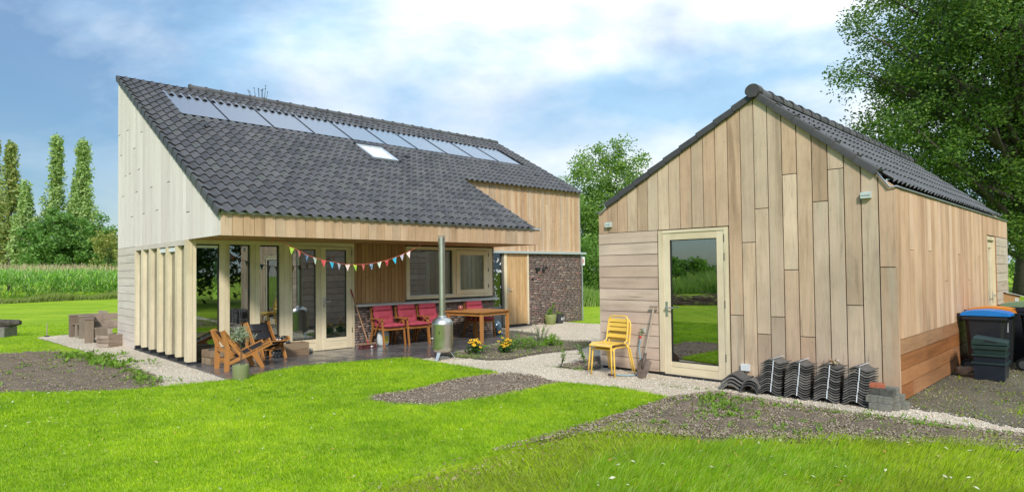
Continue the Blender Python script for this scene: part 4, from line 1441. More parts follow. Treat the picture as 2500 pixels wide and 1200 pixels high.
MT['blade'] = leafmat('lawn_blade', [(.15, .31, .005), (.235, .43, .006), (.31, .51, .007), (.385, .57, .009), (.45, .60, .03), (.27, .47, .006), (.50, .53, .14)], .30, .5, (.55, (.60, .70, .75), (1.25, 1.12, .9)))
MT['long'] = leafmat('long_blade', [(.15, .34, .008), (.21, .43, .010), (.28, .50, .014), (.36, .55, .05), (.48, .58, .16)], .35, .4, (.9, (.8, .85, .85), (1.15, 1.1, .95)))
MT['weedy'] = leafmat('thin_yellow_blade', [(.26, .42, .010), (.35, .50, .012), (.42, .54, .022), (.29, .46, .012), (.48, .48, .13)], .3, .5, (.9, (.72, .72, .7), (1.12, 1.1, 1)))
blades('mown_grass', [(LA, 6400, .034, .036, .0045, .55, [], 24, .35), (LB, 1900, .022, .038, .005, .5, [], 26, .3)], MT['blade'], label='short bright green mown lawn grass')
LONG = [SF(3.55, -5.2), SF(3.22, -4.2), SF(3.20, -3.55), SF(3.62, -3.0), SF(4.2, -2.55), SF(5.0, -1.55), SF(5.6, -1.05), SF(6.6, -1.0), SF(9, -3), SF(7, -9), SF(4.2, -7.5)]
LNG_A = [SF(3.45, -5.6), SF(3.10, -4.2), SF(3.10, -3.5), SF(3.60, -2.9), SF(4.4, -2.3), SF(5.0, -2.9), SF(5.0, -4.2), SF(4.7, -6.0)]
LNG_B = [SF(3.2, -3.2), SF(4.0, -2.35), SF(4.8, -1.60), SF(5.5, -.98), SF(6.6, -.9), SF(9, -3), SF(7, -9), SF(4.0, -7.0), SF(3.3, -4.4)]
blades('long_grass', [(LNG_A, 5600, .02, .105, .0040, -.5, [], 14, -.55)], MT['long'], label='tall bright green unmown grass in the foreground corner')
WEED = [SF(2.30, -3.0), SF(2.9, -2.6), SF(3.5, -2.9), SF(3.7, -4.2), SF(4.2, -7.5), SF(2.30, -7.5)]
ALLS = [SF(2.4, -1.2), SF(3.2, -.95), SF(5.5, -.9), SF(6.5, -1), SF(5, -1.7), SF(4.2, -2.4), SF(3.4, -3.3), SF(2.4, -3.4)]
RGT = [SF(5.20, .35), SF(5.42, -.1), SF(5.6, -.38), SF(9, -.1), SF(9, 3), SF(6.0, 1.8)]
blades('thin_grass', [(LNG_B, 5600, .022, .075, .0042, -.55, [], 16, -.5), (WEED, 3600, .02, .06, .0048, .6, [], 14, -.3), (ALLS, 700, .02, .06, .006, .8, [], 14, 0), (RGT, 3600, .015, .06, .006, .5, [], 14, -.25), (S_SHED, 260, .015, .045, .006, .7, [], 14, 0), (S_LEFT, 160, .03, .05, .007, .8, [], 16, 0), (S_BED, 420, .03, .05, .006, .8, [], 18, 0)], MT['weedy'], label='patchy yellow green grass growing through the soil')

# ---------------------------------------------------------------- pebbles, clods, fallen leaves
def scatter_stones(name, poly, n, s0, s1, z, mat, label, seed=1, flat=.7):
    rng = np.random.default_rng(seed)
    poly = [p[:2] for p in poly]
    xs = [p[0] for p in poly]
    ys = [p[1] for p in poly]
    P = np.stack([rng.uniform(min(xs), max(xs), n * 4), rng.uniform(min(ys), max(ys), n * 4)], 1)
    P = P[inpoly(P, poly)]
    d = np.hypot(P[:, 0], P[:, 1])
    P = P[(np.abs(P[:, 0]) < P[:, 1] * .86 + .5) & (rng.uniform(0, 1, len(P)) < np.clip((8 / d) ** 1.5, 0, 1))][:n]
    n = len(P)
    oc = np.array([(1, 0, 0), (0, 1, 0), (-1, 0, 0), (0, -1, 0), (0, 0, 1), (0, 0, -1)], float)
    of = np.array([(0, 1, 4), (1, 2, 4), (2, 3, 4), (3, 0, 4), (1, 0, 5), (2, 1, 5), (3, 2, 5), (0, 3, 5)])
    S = rng.uniform(s0, s1, (n, 1, 3)) * np.array([1, 1, flat])
    a = rng.uniform(0, 2 * PI, n)
    V = oc[None] * S * rng.uniform(.8, 1.2, (n, 6, 1))
    c, s = np.cos(a)[:, None], np.sin(a)[:, None]
    V = np.stack([V[..., 0] * c - V[..., 1] * s, V[..., 0] * s + V[..., 1] * c, V[..., 2]], -1)
    V += np.concatenate([P, np.full((n, 1), z)], 1)[:, None]
    F = (of[None] + (np.arange(n) * 6)[:, None, None]).reshape(-1, 3)
    o = npobj(name, V.reshape(-1, 3), F, mat, None, True)
    return tag(o, label, 'stones', kind='stuff')
def islmat(name, tones, rough=.9):
    t = NT(name)
    col = t.ramp(t.irand(), [(i / (len(tones) - 1), c) for i, c in enumerate(tones)])
    return t.done(t.bsdf(col, rough, spec=.2))
MT['peb'] = islmat('gravel_stone', [(.50, .40, .29), (.68, .57, .44), (.78, .70, .58), (.84, .79, .70), (.56, .46, .35), (.72, .65, .55)])
MT['clod'] = islmat('soil_clod', [(.13, .098, .068), (.215, .168, .12), (.30, .238, .175), (.47, .40, .315)])
GP2 = [p[:2] for p in GP]
scatter_stones('gravel_stones', GP2, 42000, .006, .013, .009, MT['peb'], 'loose pale gravel stones of the yard', 2)
for i, (pl_, n_, z_) in enumerate(((S_LEFT, 9000, .045), (S_BAY, 6000, .035), (S_RIGHT, 14000, .045), (S_BED, 4500, .04), (S_SHED, 7000, .022), (S_SMALL, 900, .04))):
    scatter_stones('soil_clods', pl_, n_, .004, .017, z_, MT['clod'], 'crumbs and small stones on the bare soil', 30 + i, .6)
def fallen(name, poly, n, z, mat, size, seed, label):
    rng = np.random.default_rng(seed)
    poly = [p[:2] for p in poly]
    xs = [p[0] for p in poly]
    ys = [p[1] for p in poly]
    P = np.stack([rng.uniform(max(min(xs), -9), max(xs), n * 6), rng.uniform(max(min(ys), 4), max(ys), n * 6)], 1)
    P = P[inpoly(P, poly)]
    P = P[np.abs(P[:, 0]) < P[:, 1] * .86 + .5][:n]
    n = len(P)
    L = rng.uniform(.5, 1.3, n) * size
    W = L * rng.uniform(.22, .5, n)
    a = rng.uniform(0, 2 * PI, n)
    ti = rng.normal(0, .35, n)
    ax = np.stack([np.cos(a), np.sin(a), np.sin(ti)], 1)
    bx = np.stack([-np.sin(a), np.cos(a), rng.normal(0, .3, n)], 1)
    c = np.concatenate([P, (z + .012 * rng.random(n))[:, None]], 1)
    V = np.stack([c - ax * L[:, None] / 2, c + bx * W[:, None] / 2 + np.array([0, 0, .004]), c + ax * L[:, None] / 2, c - bx * W[:, None] / 2], 1).reshape(-1, 3)
    F = np.arange(n * 4).reshape(-1, 4)
    return tag(npobj(name, V, F, mat), label, 'leaves', kind='stuff')
MT['dry'] = islmat('dry_leaf', [(.22, .15, .08), (.34, .26, .16), (.16, .09, .045), (.44, .37, .26), (.26, .10, .04), (.36, .31, .20)])
EDGE = [SF(2.2, -1.6), SF(2.6, -1.5), SF(2.9, -3.4), SF(2.75, -6), SF(2.25, -6), SF(2.25, -3.4)]
fallen('fallen_leaves', EDGE, 800, .035, MT['dry'], .034, 3, 'dry brown leaves along the cut lawn edge')
fallen('fallen_leaves', S_RIGHT, 600, .05, MT['dry'], .03, 5, 'dry leaves scattered over the dug soil')
fallen('fallen_leaves', S_BAY, 320, .035, MT['dry'], .026, 6, 'dry leaf scraps in the soil bay of the lawn')
fallen('fallen_leaves', LA, 260, .06, islmat('pale_leaf', [(.55, .52, .38), (.66, .64, .52), (.40, .33, .10), (.45, .20, .05), (.60, .58, .30)]), .032, 7, 'pale willow leaves lying on the lawn')
fallen('fallen_leaves', LONG, 150, .07, islmat('pale_leaf_far', [(.55, .52, .38), (.62, .60, .46), (.30, .25, .10), (.42, .20, .06)]), .045, 8, 'pale willow leaves lying in the foreground grass')
# ================================================================ TREES AND PLANTS
def leafcloud(C, R, per, size, rng, aspect=.6, droop=0.0, flat=1.0):
    # C cluster centres, R cluster radii, per leaves each; diamond leaves
    n = len(C) * per
    c = np.repeat(C, per, 0)
    r = np.repeat(R, per)
    d = rng.normal(0, 1, (n, 3))
    d /= np.linalg.norm(d, axis=1)[:, None]
    P = c + d * (r * rng.random(n) ** .45)[:, None] * np.array([1, 1, flat])
    P[:, 2] -= droop * rng.random(n) * r
    ax = rng.normal(0, 1, (n, 3))
    ax[:, 2] *= .6
    ax[:, 2] -= .25
    ax /= np.linalg.norm(ax, axis=1)[:, None]
    bx = np.cross(ax, rng.normal(0, 1, (n, 3)))
    bx /= np.linalg.norm(bx, axis=1)[:, None]
    L = size * rng.uniform(.65, 1.25, n)
    W = L * aspect
    nrm = np.cross(ax, bx)
    V = np.stack([P - ax * L[:, None] / 2, P + bx * W[:, None] / 2 + nrm * (L * .08)[:, None], P + ax * L[:, None] / 2, P - bx * W[:, None] / 2 + nrm * (L * .08)[:, None]], 1)
    return V.reshape(-1, 3), np.arange(n * 4).reshape(-1, 4)

barkm = NT('bark')
bv = barkm.coord((6, 6, 1.2))
bn_ = barkm.noise(bv, 3, 6, .7)
MT['bark'] = barkm.done(barkm.bsdf(barkm.ramp(bn_, [(.3, (.035, .030, .024)), (.7, (.11, .095, .075))]), .95, 0, barkm.bump(bn_, .8, .03)))

def tree(name, label, cat, base, H, rad, z0, nclus, per, leaf, mat, trunk, shape='round', seed=1, group=None, limbs=22, clr=None, flat=.85, lean=(0, 0)):
    rng = np.random.default_rng(seed)
    t = thing(name, label, cat, base, 0, group)
    C = []
    while len(C) < nclus:
        h = rng.random()
        if shape == 'poplar':
            w = rad * min(1.0, .12 + (1 - h) * 1.7) * (.55 + .45 * math.sin(PI * min(1, h + .25))) * (1 + .22 * math.sin(9 * h + seed))
            a, q = rng.uniform(0, 2 * PI), rng.random() ** .5
            C.append((math.cos(a) * w * q, math.sin(a) * w * q, z0 + (H - z0) * h))
        else:
            d = rng.normal(0, 1, 3)
            d /= np.linalg.norm(d)
            q = (.45 + .55 * rng.random() ** .6)
            bulge = 1 + .18 * math.sin(5 * math.atan2(d[1], d[0]) + 3 * d[2] + seed)
            C.append((d[0] * rad * q * bulge + lean[0] * h, d[1] * rad * q * bulge + lean[1] * h, (z0 + H) / 2 + d[2] * (H - z0) / 2 * q * bulge))
    C = np.array(C)
    if clr is None:
        clr = rad * .22
    R = rng.uniform(.6, 1.3, nclus) * clr
    V, F = leafcloud(C, R, per, leaf, rng, .62, .3, flat)
    npobj('crown', V, F, mat, t)
    m = MB()
    top = H * (.93 if shape == 'poplar' else .72)
    path = [(0, 0, -.05)] + [(rng.normal(0, trunk * .35) + lean[0] * (i / 6) * .5, rng.normal(0, trunk * .35), top * i / 6) for i in range(1, 7)]
    m.tube(path, [trunk * (1.15 if i == 0 else 1 - .14 * i) for i in range(7)], 10)
    for i in rng.permutation(nclus)[:limbs]:
        c = C[i]
        hz = max(z0 * .75, min(top * .92, c[2] - np.hypot(c[0], c[1]) * (.75 if shape != 'poplar' else 1.6)))
        k = hz / top * 6
        j = int(min(5, k))
        a = Vector(path[j]).lerp(Vector(path[j + 1]), k - j)
        b = Vector(c)
        md = a.lerp(b, .5) + Vector((rng.normal(0, .15), rng.normal(0, .15), rng.normal(.1, .15))) * (rad * .15)
        r0 = trunk * .32
        m.tube([a, a.lerp(md, .5), md, md.lerp(b, .5), b], [r0, r0 * .8, r0 * .6, r0 * .4, r0 * .12], 6)
    obj('trunk', m, MT['bark'], t, True)
    return t

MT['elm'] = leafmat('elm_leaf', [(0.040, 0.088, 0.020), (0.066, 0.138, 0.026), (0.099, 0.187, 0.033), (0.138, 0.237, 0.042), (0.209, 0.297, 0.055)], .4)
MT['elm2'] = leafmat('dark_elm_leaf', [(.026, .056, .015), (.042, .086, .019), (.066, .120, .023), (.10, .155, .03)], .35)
MT['pop'] = leafmat('poplar_leaf', [(0.206, 0.315, 0.109), (0.283, 0.413, 0.141), (0.379, 0.510, 0.185), (0.477, 0.564, 0.217), (0.260, 0.391, 0.130)], .3)
MT['pop2'] = leafmat('autumn_poplar_leaf', [(0.193, 0.284, 0.092), (0.284, 0.365, 0.121), (0.405, 0.385, 0.121), (0.304, 0.405, 0.151)], .3)
MT['ash'] = leafmat('ash_leaf', [(0.086, 0.184, 0.040), (0.127, 0.253, 0.052), (0.172, 0.322, 0.069), (0.230, 0.380, 0.098)], .35)
MT['mid'] = leafmat('maple_leaf', [(0.102, 0.210, 0.038), (0.145, 0.275, 0.049), (0.203, 0.341, 0.065), (0.275, 0.406, 0.087), (0.080, 0.167, 0.032)], .35)
MT['hedge'] = leafmat('hedge_leaf', [(0.083, 0.177, 0.034), (0.135, 0.260, 0.042), (0.198, 0.343, 0.055)], .3)
MT['yel'] = leafmat('yellowish_leaf', [(0.220, 0.270, 0.060), (0.304, 0.338, 0.085), (0.372, 0.338, 0.101)], .3)
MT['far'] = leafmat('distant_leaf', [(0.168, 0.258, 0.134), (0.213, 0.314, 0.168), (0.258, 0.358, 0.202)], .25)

# big tree behind the shed and its darker neighbour
tree('elm_tree', 'huge spreading green tree towering behind the shed roof', 'tree', (27.2, 33.5, 0), 20.5, 7.9, 2.6, 560, 220, .17, MT['elm'], .62, seed=5, limbs=70, clr=1.2, flat=.7)
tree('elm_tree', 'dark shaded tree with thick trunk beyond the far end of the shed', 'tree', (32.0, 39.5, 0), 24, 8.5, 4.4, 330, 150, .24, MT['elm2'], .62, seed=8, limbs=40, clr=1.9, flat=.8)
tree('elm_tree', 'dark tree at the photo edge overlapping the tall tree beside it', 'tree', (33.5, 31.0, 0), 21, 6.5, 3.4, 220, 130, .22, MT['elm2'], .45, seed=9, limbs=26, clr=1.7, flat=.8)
# tree between the two buildings
tree('maple_tree', 'bright green leafy tree rising between the two buildings', 'tree', (7.3, 46, 0), 10.7, 3.5, 1.0, 210, 150, .19, MT['mid'], .2, seed=12, limbs=30, clr=.85)
tree('maple_tree', 'lower green tree at the foot of the bright tree between the buildings', 'tree', (5.2, 44, 0), 6.9, 2.8, .6, 110, 120, .19, MT['mid'], .15, seed=14, limbs=14, clr=.75)
tree('hedge_shrub', 'dense dark shrub behind the corner of the brick end wall', 'shrub', (4.7, 37, 0), 3.6, 2.3, .3, 80, 150, .14, MT['hedge'], .1, seed=15, limbs=8, clr=.7)
tree('hedge_shrub', 'dense shrub behind the gap, nearer to the shed corner', 'shrub', (7.9, 39, 0), 4.2, 2.6, .3, 80, 150, .14, MT['hedge'], .1, seed=16, limbs=8, clr=.75)
# poplars and bushes across the corn field
PG = 'poplars beyond the corn field'
for i, (x, y, H, r, mt, lb) in enumerate([
        (-61.5, 75, 18.3, 2.1, 'pop2', 'tall poplar cut off by the photo edge'),
        (-57.0, 72, 16.6, 1.75, 'pop2', 'second tall poplar in the clump at the photo edge'),
        (-53.7, 70, 11.7, 1.6, 'pop', 'short leaning poplar on the house side of the edge clump'),
        (-51.7, 72, 17.2, 1.7, 'pop', 'tall slender poplar, first of the pair standing free'),
        (-50.6, 74, 13.2, 1.5, 'pop2', 'lower poplar between the two tall free standing ones'),
        (-48.8, 72, 16.8, 1.85, 'pop', 'tall poplar of the free pair, nearer to the house')]):
    tree('poplar_tree', lb, 'tree', (x, y, 0), H, r, 1.2, 190 if H > 12 else 130, 44, .34, MT[mt], .22, 'poplar', 20 + i, PG, limbs=16, clr=.62, flat=1.5)
tree('ash_tree', 'round bright green tree in front of the free standing poplars', 'tree', (-47.6, 66, 0), 8.1, 3.0, .9, 130, 90, .33, MT['ash'], .25, seed=31, limbs=18, clr=.75)
tree('ash_tree', 'broad bright green tree between round tree and house gable', 'tree', (-44.2, 67, 0), 7.6, 2.5, .9, 110, 90, .33, MT['ash'], .22, seed=32, limbs=16, clr=.7)
tree('birch_tree', 'thin yellowish young tree right beside the house gable', 'tree', (-38.0, 60, 0), 6.0, 1.7, 1.2, 60, 40, .25, MT['yel'], .09, seed=33, limbs=22, clr=.5)
tree('hedge_shrub', 'low dull shrub under the yellowish young tree', 'shrub', (-38.5, 62, 0), 3.6, 2.6, .3, 60, 80, .28, MT['ash'], .1, seed=34, limbs=6, clr=.8)
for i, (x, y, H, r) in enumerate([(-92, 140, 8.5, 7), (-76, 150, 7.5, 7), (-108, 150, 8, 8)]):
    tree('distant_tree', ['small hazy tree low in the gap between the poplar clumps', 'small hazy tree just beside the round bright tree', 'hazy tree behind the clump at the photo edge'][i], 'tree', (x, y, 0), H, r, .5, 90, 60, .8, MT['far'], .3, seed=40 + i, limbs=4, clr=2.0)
# right background: hedge and verge of the lane
lane = sheet('lane', [(24, 26), (60, 52), (62, 50), (26, 23.5)], .004, plain('pale_lane', (.33, .32, .30), .9))
tree('hedge_shrub', 'clipped green hedge beyond the lane past the shed', 'hedge', (46, 52, 0), 2.6, 5.0, .2, 120, 90, .22, MT['hedge'], .1, seed=44, limbs=4, clr=.9)
tree('hedge_shrub', 'green bush low beside the dark trunk at the photo edge', 'shrub', (37, 40, 0), 3.4, 3.4, .2, 90, 90, .2, MT['hedge'], .1, seed=45, limbs=4, clr=.9)
# trees to the right of the garden, mirrored in the corner glass of the house
for i, (x, y, H, r) in enumerate([(16, -2, 9.5, 3.6), (20, 3, 10.5, 3.8), (13.5, -8, 9.5, 3.8), (22, -6, 11, 4.5)]):
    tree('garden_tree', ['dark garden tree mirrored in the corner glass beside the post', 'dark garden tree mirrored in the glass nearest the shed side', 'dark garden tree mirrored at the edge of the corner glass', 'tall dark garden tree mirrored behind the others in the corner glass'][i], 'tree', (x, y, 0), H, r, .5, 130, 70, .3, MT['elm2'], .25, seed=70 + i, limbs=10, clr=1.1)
# dead twigs poking over the ridge
bt = thing('bare_tree', 'bare twiggy treetop showing above the roof ridge', 'tree', HF(5.64, 10.5), 0)
m = MB()
rr = random.Random(3)
m.tube([(0, 0, 0), (.05, 0, 3), (0, .05, 7.2)], [.09, .07, .035], 6)
for i in range(16):
    a = rr.uniform(0, 2 * PI)
    b = rr.uniform(.08, .48)
    z1 = rr.uniform(7.85, 8.32)
    m.tube([(0, 0, rr.uniform(6.4, 7.2)), (b * .55 * math.cos(a), b * .55 * math.sin(a), 7.5), (b * math.cos(a), b * math.sin(a), z1)], [.02, .014, .006], 5)
    m.blob((b * math.cos(a), b * math.sin(a), z1), .025, .025, .02, 6, 4)
obj('trunk', m, MT['bark'], bt)

# ---------------------------------------------------------------- corn field
def corn():
    rng = np.random.default_rng(4)
    ax, ay = HF(-14, 33.2)[:2], HF(40, 42.5)[:2]
    A = np.array(HF(-6.5, 33.2)[:2])
    B = np.array(HF(13, 43.0)[:2])
    U = (B - A) / np.linalg.norm(B - A)
    N = np.array([-U[1], U[0]])
    L = np.linalg.norm(B - A)
    VV, FF = [], []
    off = 0
    rows = 26
    for r in range(rows):
        n = int(L / .21)
        s = (np.arange(n) + rng.uniform(-.3, .3, n)) * .21
        base = A + U * s[:, None] + N * (r * .72 + rng.normal(0, .05, n))[:, None]
        H = rng.normal(1.95, .12, n) + .02 * r
        if r == 0:
            H *= .9
        for (k0, nl) in ((0, 9 if r < 5 else 5),):
            for q in range(nl):
                zf = rng.uniform(.12 if r < 3 else .5, .92, n)
                a = rng.uniform(0, 2 * PI, n)
                ll = rng.uniform(.45, .8, n)
                w = rng.uniform(.05, .085, n)
                d = np.stack([np.cos(a), np.sin(a), np.zeros(n)], 1)
                s2 = np.stack([-np.sin(a), np.cos(a), np.zeros(n)], 1) * (w / 2)[:, None]
                b = np.concatenate([base, (H * zf)[:, None]], 1)
                p1 = b + d * (ll * .35)[:, None] + np.array([0, 0, 1]) * (ll * .38)[:, None]
                p2 = b + d * (ll * .75)[:, None] + np.array([0, 0, 1]) * (ll * .38)[:, None]
                p3 = b + d * ll[:, None] + np.array([0, 0, 1]) * (ll * rng.uniform(-.1, .3, n))[:, None]
                V = np.stack([b - s2 * .5, b + s2 * .5, p1 + s2, p1 - s2, p2 + s2 * .8, p2 - s2 * .8, p3, p3 + s2 * .05], 1).reshape(-1, 3)
                i0 = off + np.arange(n) * 8
                FF.append(np.concatenate([np.stack([i0, i0 + 1, i0 + 2, i0 + 3], 1), np.stack([i0 + 3, i0 + 2, i0 + 4, i0 + 5], 1), np.stack([i0 + 5, i0 + 4, i0 + 7, i0 + 6], 1)]))
                VV.append(V)
                off += len(V)
    return np.concatenate(VV), np.concatenate(FF), A, U, N, L
Vc, Fc, CA, CU, CN, CL = corn()
MT['corn'] = leafmat('corn_leaf', [(0.153, 0.304, 0.091), (0.213, 0.406, 0.091), (0.304, 0.549, 0.081), (0.385, 0.630, 0.101), (0.265, 0.406, 0.172), (0.507, 0.588, 0.203)], .4)
tag(npobj('corn_field', Vc, Fc, MT['corn']), 'green maize crop standing behind the far lawn', 'crop', kind='stuff')
# pale tassels on top
rng = np.random.default_rng(6)
n = 2600
s = rng.uniform(0, CL, n)
rw = rng.uniform(0, 14, n)
P = CA + CU * s[:, None] + CN * rw[:, None]
z = rng.normal(2.02, .1, n) + .02 * rw
a = rng.uniform(0, 2 * PI, n)
b = np.concatenate([P, z[:, None]], 1)
tip = b + np.stack([np.cos(a) * .10, np.sin(a) * .10, np.full(n, .28)], 1)
sx = np.stack([np.cos(a + 1.5), np.sin(a + 1.5), np.zeros(n)], 1) * .018
V = np.stack([b - sx, b + sx, tip + sx * .4, tip - sx * .4], 1).reshape(-1, 3)
tag(npobj('corn_tassels', V, np.arange(n * 4).reshape(-1, 4), islmat('tassel', [(.34, .25, .14), (.42, .34, .20), (.30, .30, .15)])), 'pale brown tassels on top of the maize', 'crop', kind='stuff')
# rough grass along the field's edge
def tuft_strip(name, A, U, N, L, depth, n, h, w, mat, label, seed):
    rng = np.random.default_rng(seed)
    s = rng.uniform(0, L, n)
    d = rng.uniform(0, depth, n)
    P = np.array(A)[None] + np.array(U) * s[:, None] + np.array(N) * d[:, None]
    H = h * rng.uniform(.5, 1.2, n) * (1 + .3 * np.sin(s * 1.3))
    a = rng.uniform(0, 2 * PI, n)
    b = rng.uniform(0, 2 * PI, n)
    base = np.concatenate([P, np.zeros((n, 1))], 1)
    sx = np.stack([np.cos(a), np.sin(a), np.zeros(n)], 1) * w / 2
    mid = base + np.stack([np.cos(b) * .15 * H, np.sin(b) * .15 * H, H * .6], 1)
    tip = base + np.stack([np.cos(b) * .45 * H, np.sin(b) * .45 * H, H], 1)
    V = np.stack([base - sx, base + sx, mid + sx * .8, mid - sx * .8, tip], 1).reshape(-1, 3)
    i0 = np.arange(n) * 5
    F = np.concatenate([np.stack([i0, i0 + 1, i0 + 2], 1), np.stack([i0, i0 + 2, i0 + 3], 1), np.stack([i0 + 3, i0 + 2, i0 + 4], 1)])
    return tag(npobj(name, V, F, mat), label, 'grass', kind='stuff')
MT['rough'] = leafmat('rough_grass', [(0.187, 0.265, 0.055), (0.265, 0.343, 0.078), (0.343, 0.359, 0.140), (0.218, 0.312, 0.062)], .3)
tuft_strip('rough_grass', CA - CN * .9, CU, CN, CL, .9, 16000, .42, .035, MT['rough'], 'rough grass strip along the edge of the maize', 3)
MT['reed'] = leafmat('tall_grass', [(0.144, 0.259, 0.050), (0.216, 0.346, 0.065), (0.288, 0.403, 0.101), (0.173, 0.288, 0.058)], .35)
tuft_strip('tall_grass', (1.0, 28.0), (1, .10), (0, 1), 9.0, 6.0, 15000, .75, .04, MT['reed'], 'tall green grass bank between house and shed', 5)
# across the garden, mirrored in the shed door
tuft_strip('tall_grass', (-26, -8), (-.25, .97), (-1, 0), 26.0, 8.0, 16000, 1.15, .06, MT['reed'], 'tall reedy bank across the garden, mirrored in the shed door', 7)
for i in range(7):
    tree('distant_tree', ['first', 'second', 'third', 'middle', 'fifth', 'sixth', 'last'][i] + ' dark tree of the far row mirrored in the shed door', 'tree', (-84 + 2 * (i % 3), -48 + 11 * i, 0), 3.3 + (i % 3) * .35, 5.2, .3, 70, 60, .5, MT['hedge'], .3, seed=60 + i, group='tree row mirrored in the shed door', limbs=4, clr=.9)
bp_ = thing('branch_pile', 'pile of cut branches mirrored low in the shed door glass', 'branches', (-16.5, 4.1, 0), .3)
m = MB()
rr = random.Random(8)
for i in range(70):
    x, y, z = rr.uniform(-.9, .9), rr.uniform(-1.8, 1.8), rr.uniform(.04, .55) * rr.random() + .05
    a = rr.gauss(PI / 2, .45)
    L = rr.uniform(.5, 1.4)
    m.tube([(x - L * math.cos(a), y - L * math.sin(a), max(.03, z + rr.uniform(-.2, .2))), (x, y, z), (x + L * math.cos(a), y + L * math.sin(a), max(.03, z + rr.uniform(-.15, .25)))], [.012, .03, .014], 5)
obj('branch', m, plain('cut_branch', (.16, .11, .075), .9), bp_)

# ---------------------------------------------------------------- weeds on the soil (rosettes)
def weeds(name, spots, mat, label, seed=1, size=.07, k=9):
    rng = np.random.default_rng(seed)
    C = np.array([(x, y, z) for x, y, z, s in spots])
    S = np.array([s for *_, s in spots])
    n = len(C) * k
    c = np.repeat(C, k, 0)
    s = np.repeat(S, k)
    a = rng.uniform(0, 2 * PI, n)
    L = size * s * rng.uniform(.6, 1.2, n)
    e = rng.uniform(.1, .9, n)
    ax = np.stack([np.cos(a) * np.cos(e), np.sin(a) * np.cos(e), np.sin(e)], 1)
    bx = np.stack([-np.sin(a), np.cos(a), np.zeros(n)], 1)
    W = L * .32
    b = c + rng.normal(0, .4, (n, 3)) * (size * s)[:, None] * np.array([1, 1, 0])
    V = np.stack([b, b + ax * L[:, None] * .5 + bx * W[:, None] / 2, b + ax * L[:, None], b + ax * L[:, None] * .5 - bx * W[:, None] / 2], 1).reshape(-1, 3)
    return tag(npobj(name, V, np.arange(n * 4).reshape(-1, 4), mat), label, 'weeds', kind='stuff')
MT['weed'] = leafmat('weed_leaf', [(.12, .24, .025), (.18, .32, .03), (.24, .36, .05), (.14, .27, .03)], .35)
rr = random.Random(21)
sp = []
def line_w(a, b, n, w, s, z=.045):
    for i in range(n):
        t = rr.random()
        sp.append((a[0] + (b[0] - a[0]) * t + rr.gauss(0, w), a[1] + (b[1] - a[1]) * t + rr.gauss(0, w), z, s * rr.uniform(.5, 1.3)))
line_w((-8.8, 12.7), (-7.5, 11.7), 90, .22, 1.5)
line_w((-7.5, 11.6), (-6.6, 10.9), 60, .16, 1.6)
line_w((-6.4, 10.6), (-5.1, 9.1), 60, .12, 1.1)
line_w((-9.3, 11.8), (-7.0, 10.0), 30, .6, .9)
weeds('weeds', sp, MT['weed'], 'weeds along the edge of the dug soil beside the gable', 2)
sp = []
line_w(SF(2.75, -1.3), SF(3.1, -2.0), 110, .22, .9)
line_w(SF(2.5, -1.2), SF(5.5, -1.0), 80, .12, .7)
line_w(SF(2.7, -2.8), SF(4.8, -1.5), 90, .25, .7)
weeds('weeds', sp, MT['weed'], 'weeds sprouting in the soil before the tile bundles', 3)
sp = []
line_w((-1.2, 12.05), (-.6, 11.6), 26, .1, .7)
line_w((-1.1, 12.2), (.4, 14.8), 40, .2, .7)
line_w((.3, 12.2), (1.5, 13.4), 30, .25, .7)
line_w((.75, 10.5), (1.2, 10.2), 26, .1, .6, .02)
line_w((1.9, 8.9), (2.6, 8.45), 22, .08, .45, .01)
line_w((5.0, 6.75), (5.9, 7.6), 40, .18, .6, .01)
weeds('weeds', sp, MT['weed'], 'small weeds in the planting bed and gravel', 4)

# ---------------------------------------------------------------- plants in the bed
def rudbeckia(loc, label, seed, extra=False):
    rng = random.Random(seed)
    t = thing('flower_plant', label, 'flowers', loc, 0, None)
    npr = np.random.default_rng(seed)
    C = npr.normal(0, 1, (26, 3)) * np.array([.07, .07, .05]) + np.array([0, 0, .10])
    V, F = leafcloud(C, np.full(26, .06), 8, .075, npr, .45)
    V[:, 2] = np.maximum(V[:, 2], .0)
    npobj('foliage', V, F, MT['fl_leaf'], t)
    st = MB()
    for i in range(24):
        a, q = rng.uniform(0, 2 * PI), rng.random() ** .6 * .15
        x, y = q * math.cos(a), q * math.sin(a)
        z = rng.uniform(.17, .31) - q * .25
        if extra and i == 0:
            x, y, z = -.10, .05, .40
        st.tube([(x * .4, y * .4, .05), (x * .8, y * .8, z * .7), (x, y, z)], .003, 4)
        tx, ty = rng.uniform(-.5, .5) + x * 2.5, rng.uniform(-.9, .1) + y * 2.5
        nrm = Vector((tx, ty, 1)).normalized()
        s = nrm.orthogonal().normalized()
        u = nrm.cross(s)
        c = Vector((x, y, z))
        rr_ = rng.uniform(.030, .043)
        pe = MB()
        for k in range(10):
            b = 2 * PI * k / 10
            d = s * math.cos(b) + u * math.sin(b)
            e = nrm.cross(d)
            pe.add([c + d * .004, c + d * rr_ * .6 + e * .010 - nrm * .002, c + d * rr_ - nrm * .008, c + d * rr_ * .6 - e * .010 - nrm * .002], [(0, 1, 2, 3)])
        fl = obj('flower', pe, MT['petal'], t)
        obj('flower_centre', MB().blob(tuple(c + nrm * .005), .011, .011, .009, 7, 5), MT['fcentre'], fl, True)
    obj('stem', st, MT['fl_leaf'], t)
    return t
MT['fcentre'] = plain('dark_flower_centre', (.03, .015, .01), .8)
MT['fl_leaf'] = leafmat('flower_foliage', [(.04, .10, .02), (.07, .15, .03), (.10, .19, .04)], .3)
MT['petal'] = islmat('yellow_petal', [(.75, .42, .015), (.80, .52, .02), (.72, .30, .01), (.82, .58, .05)], .5)
rudbeckia((-.70, 12.13, .04), 'clump of yellow daisies nearest the steel stove', 3)
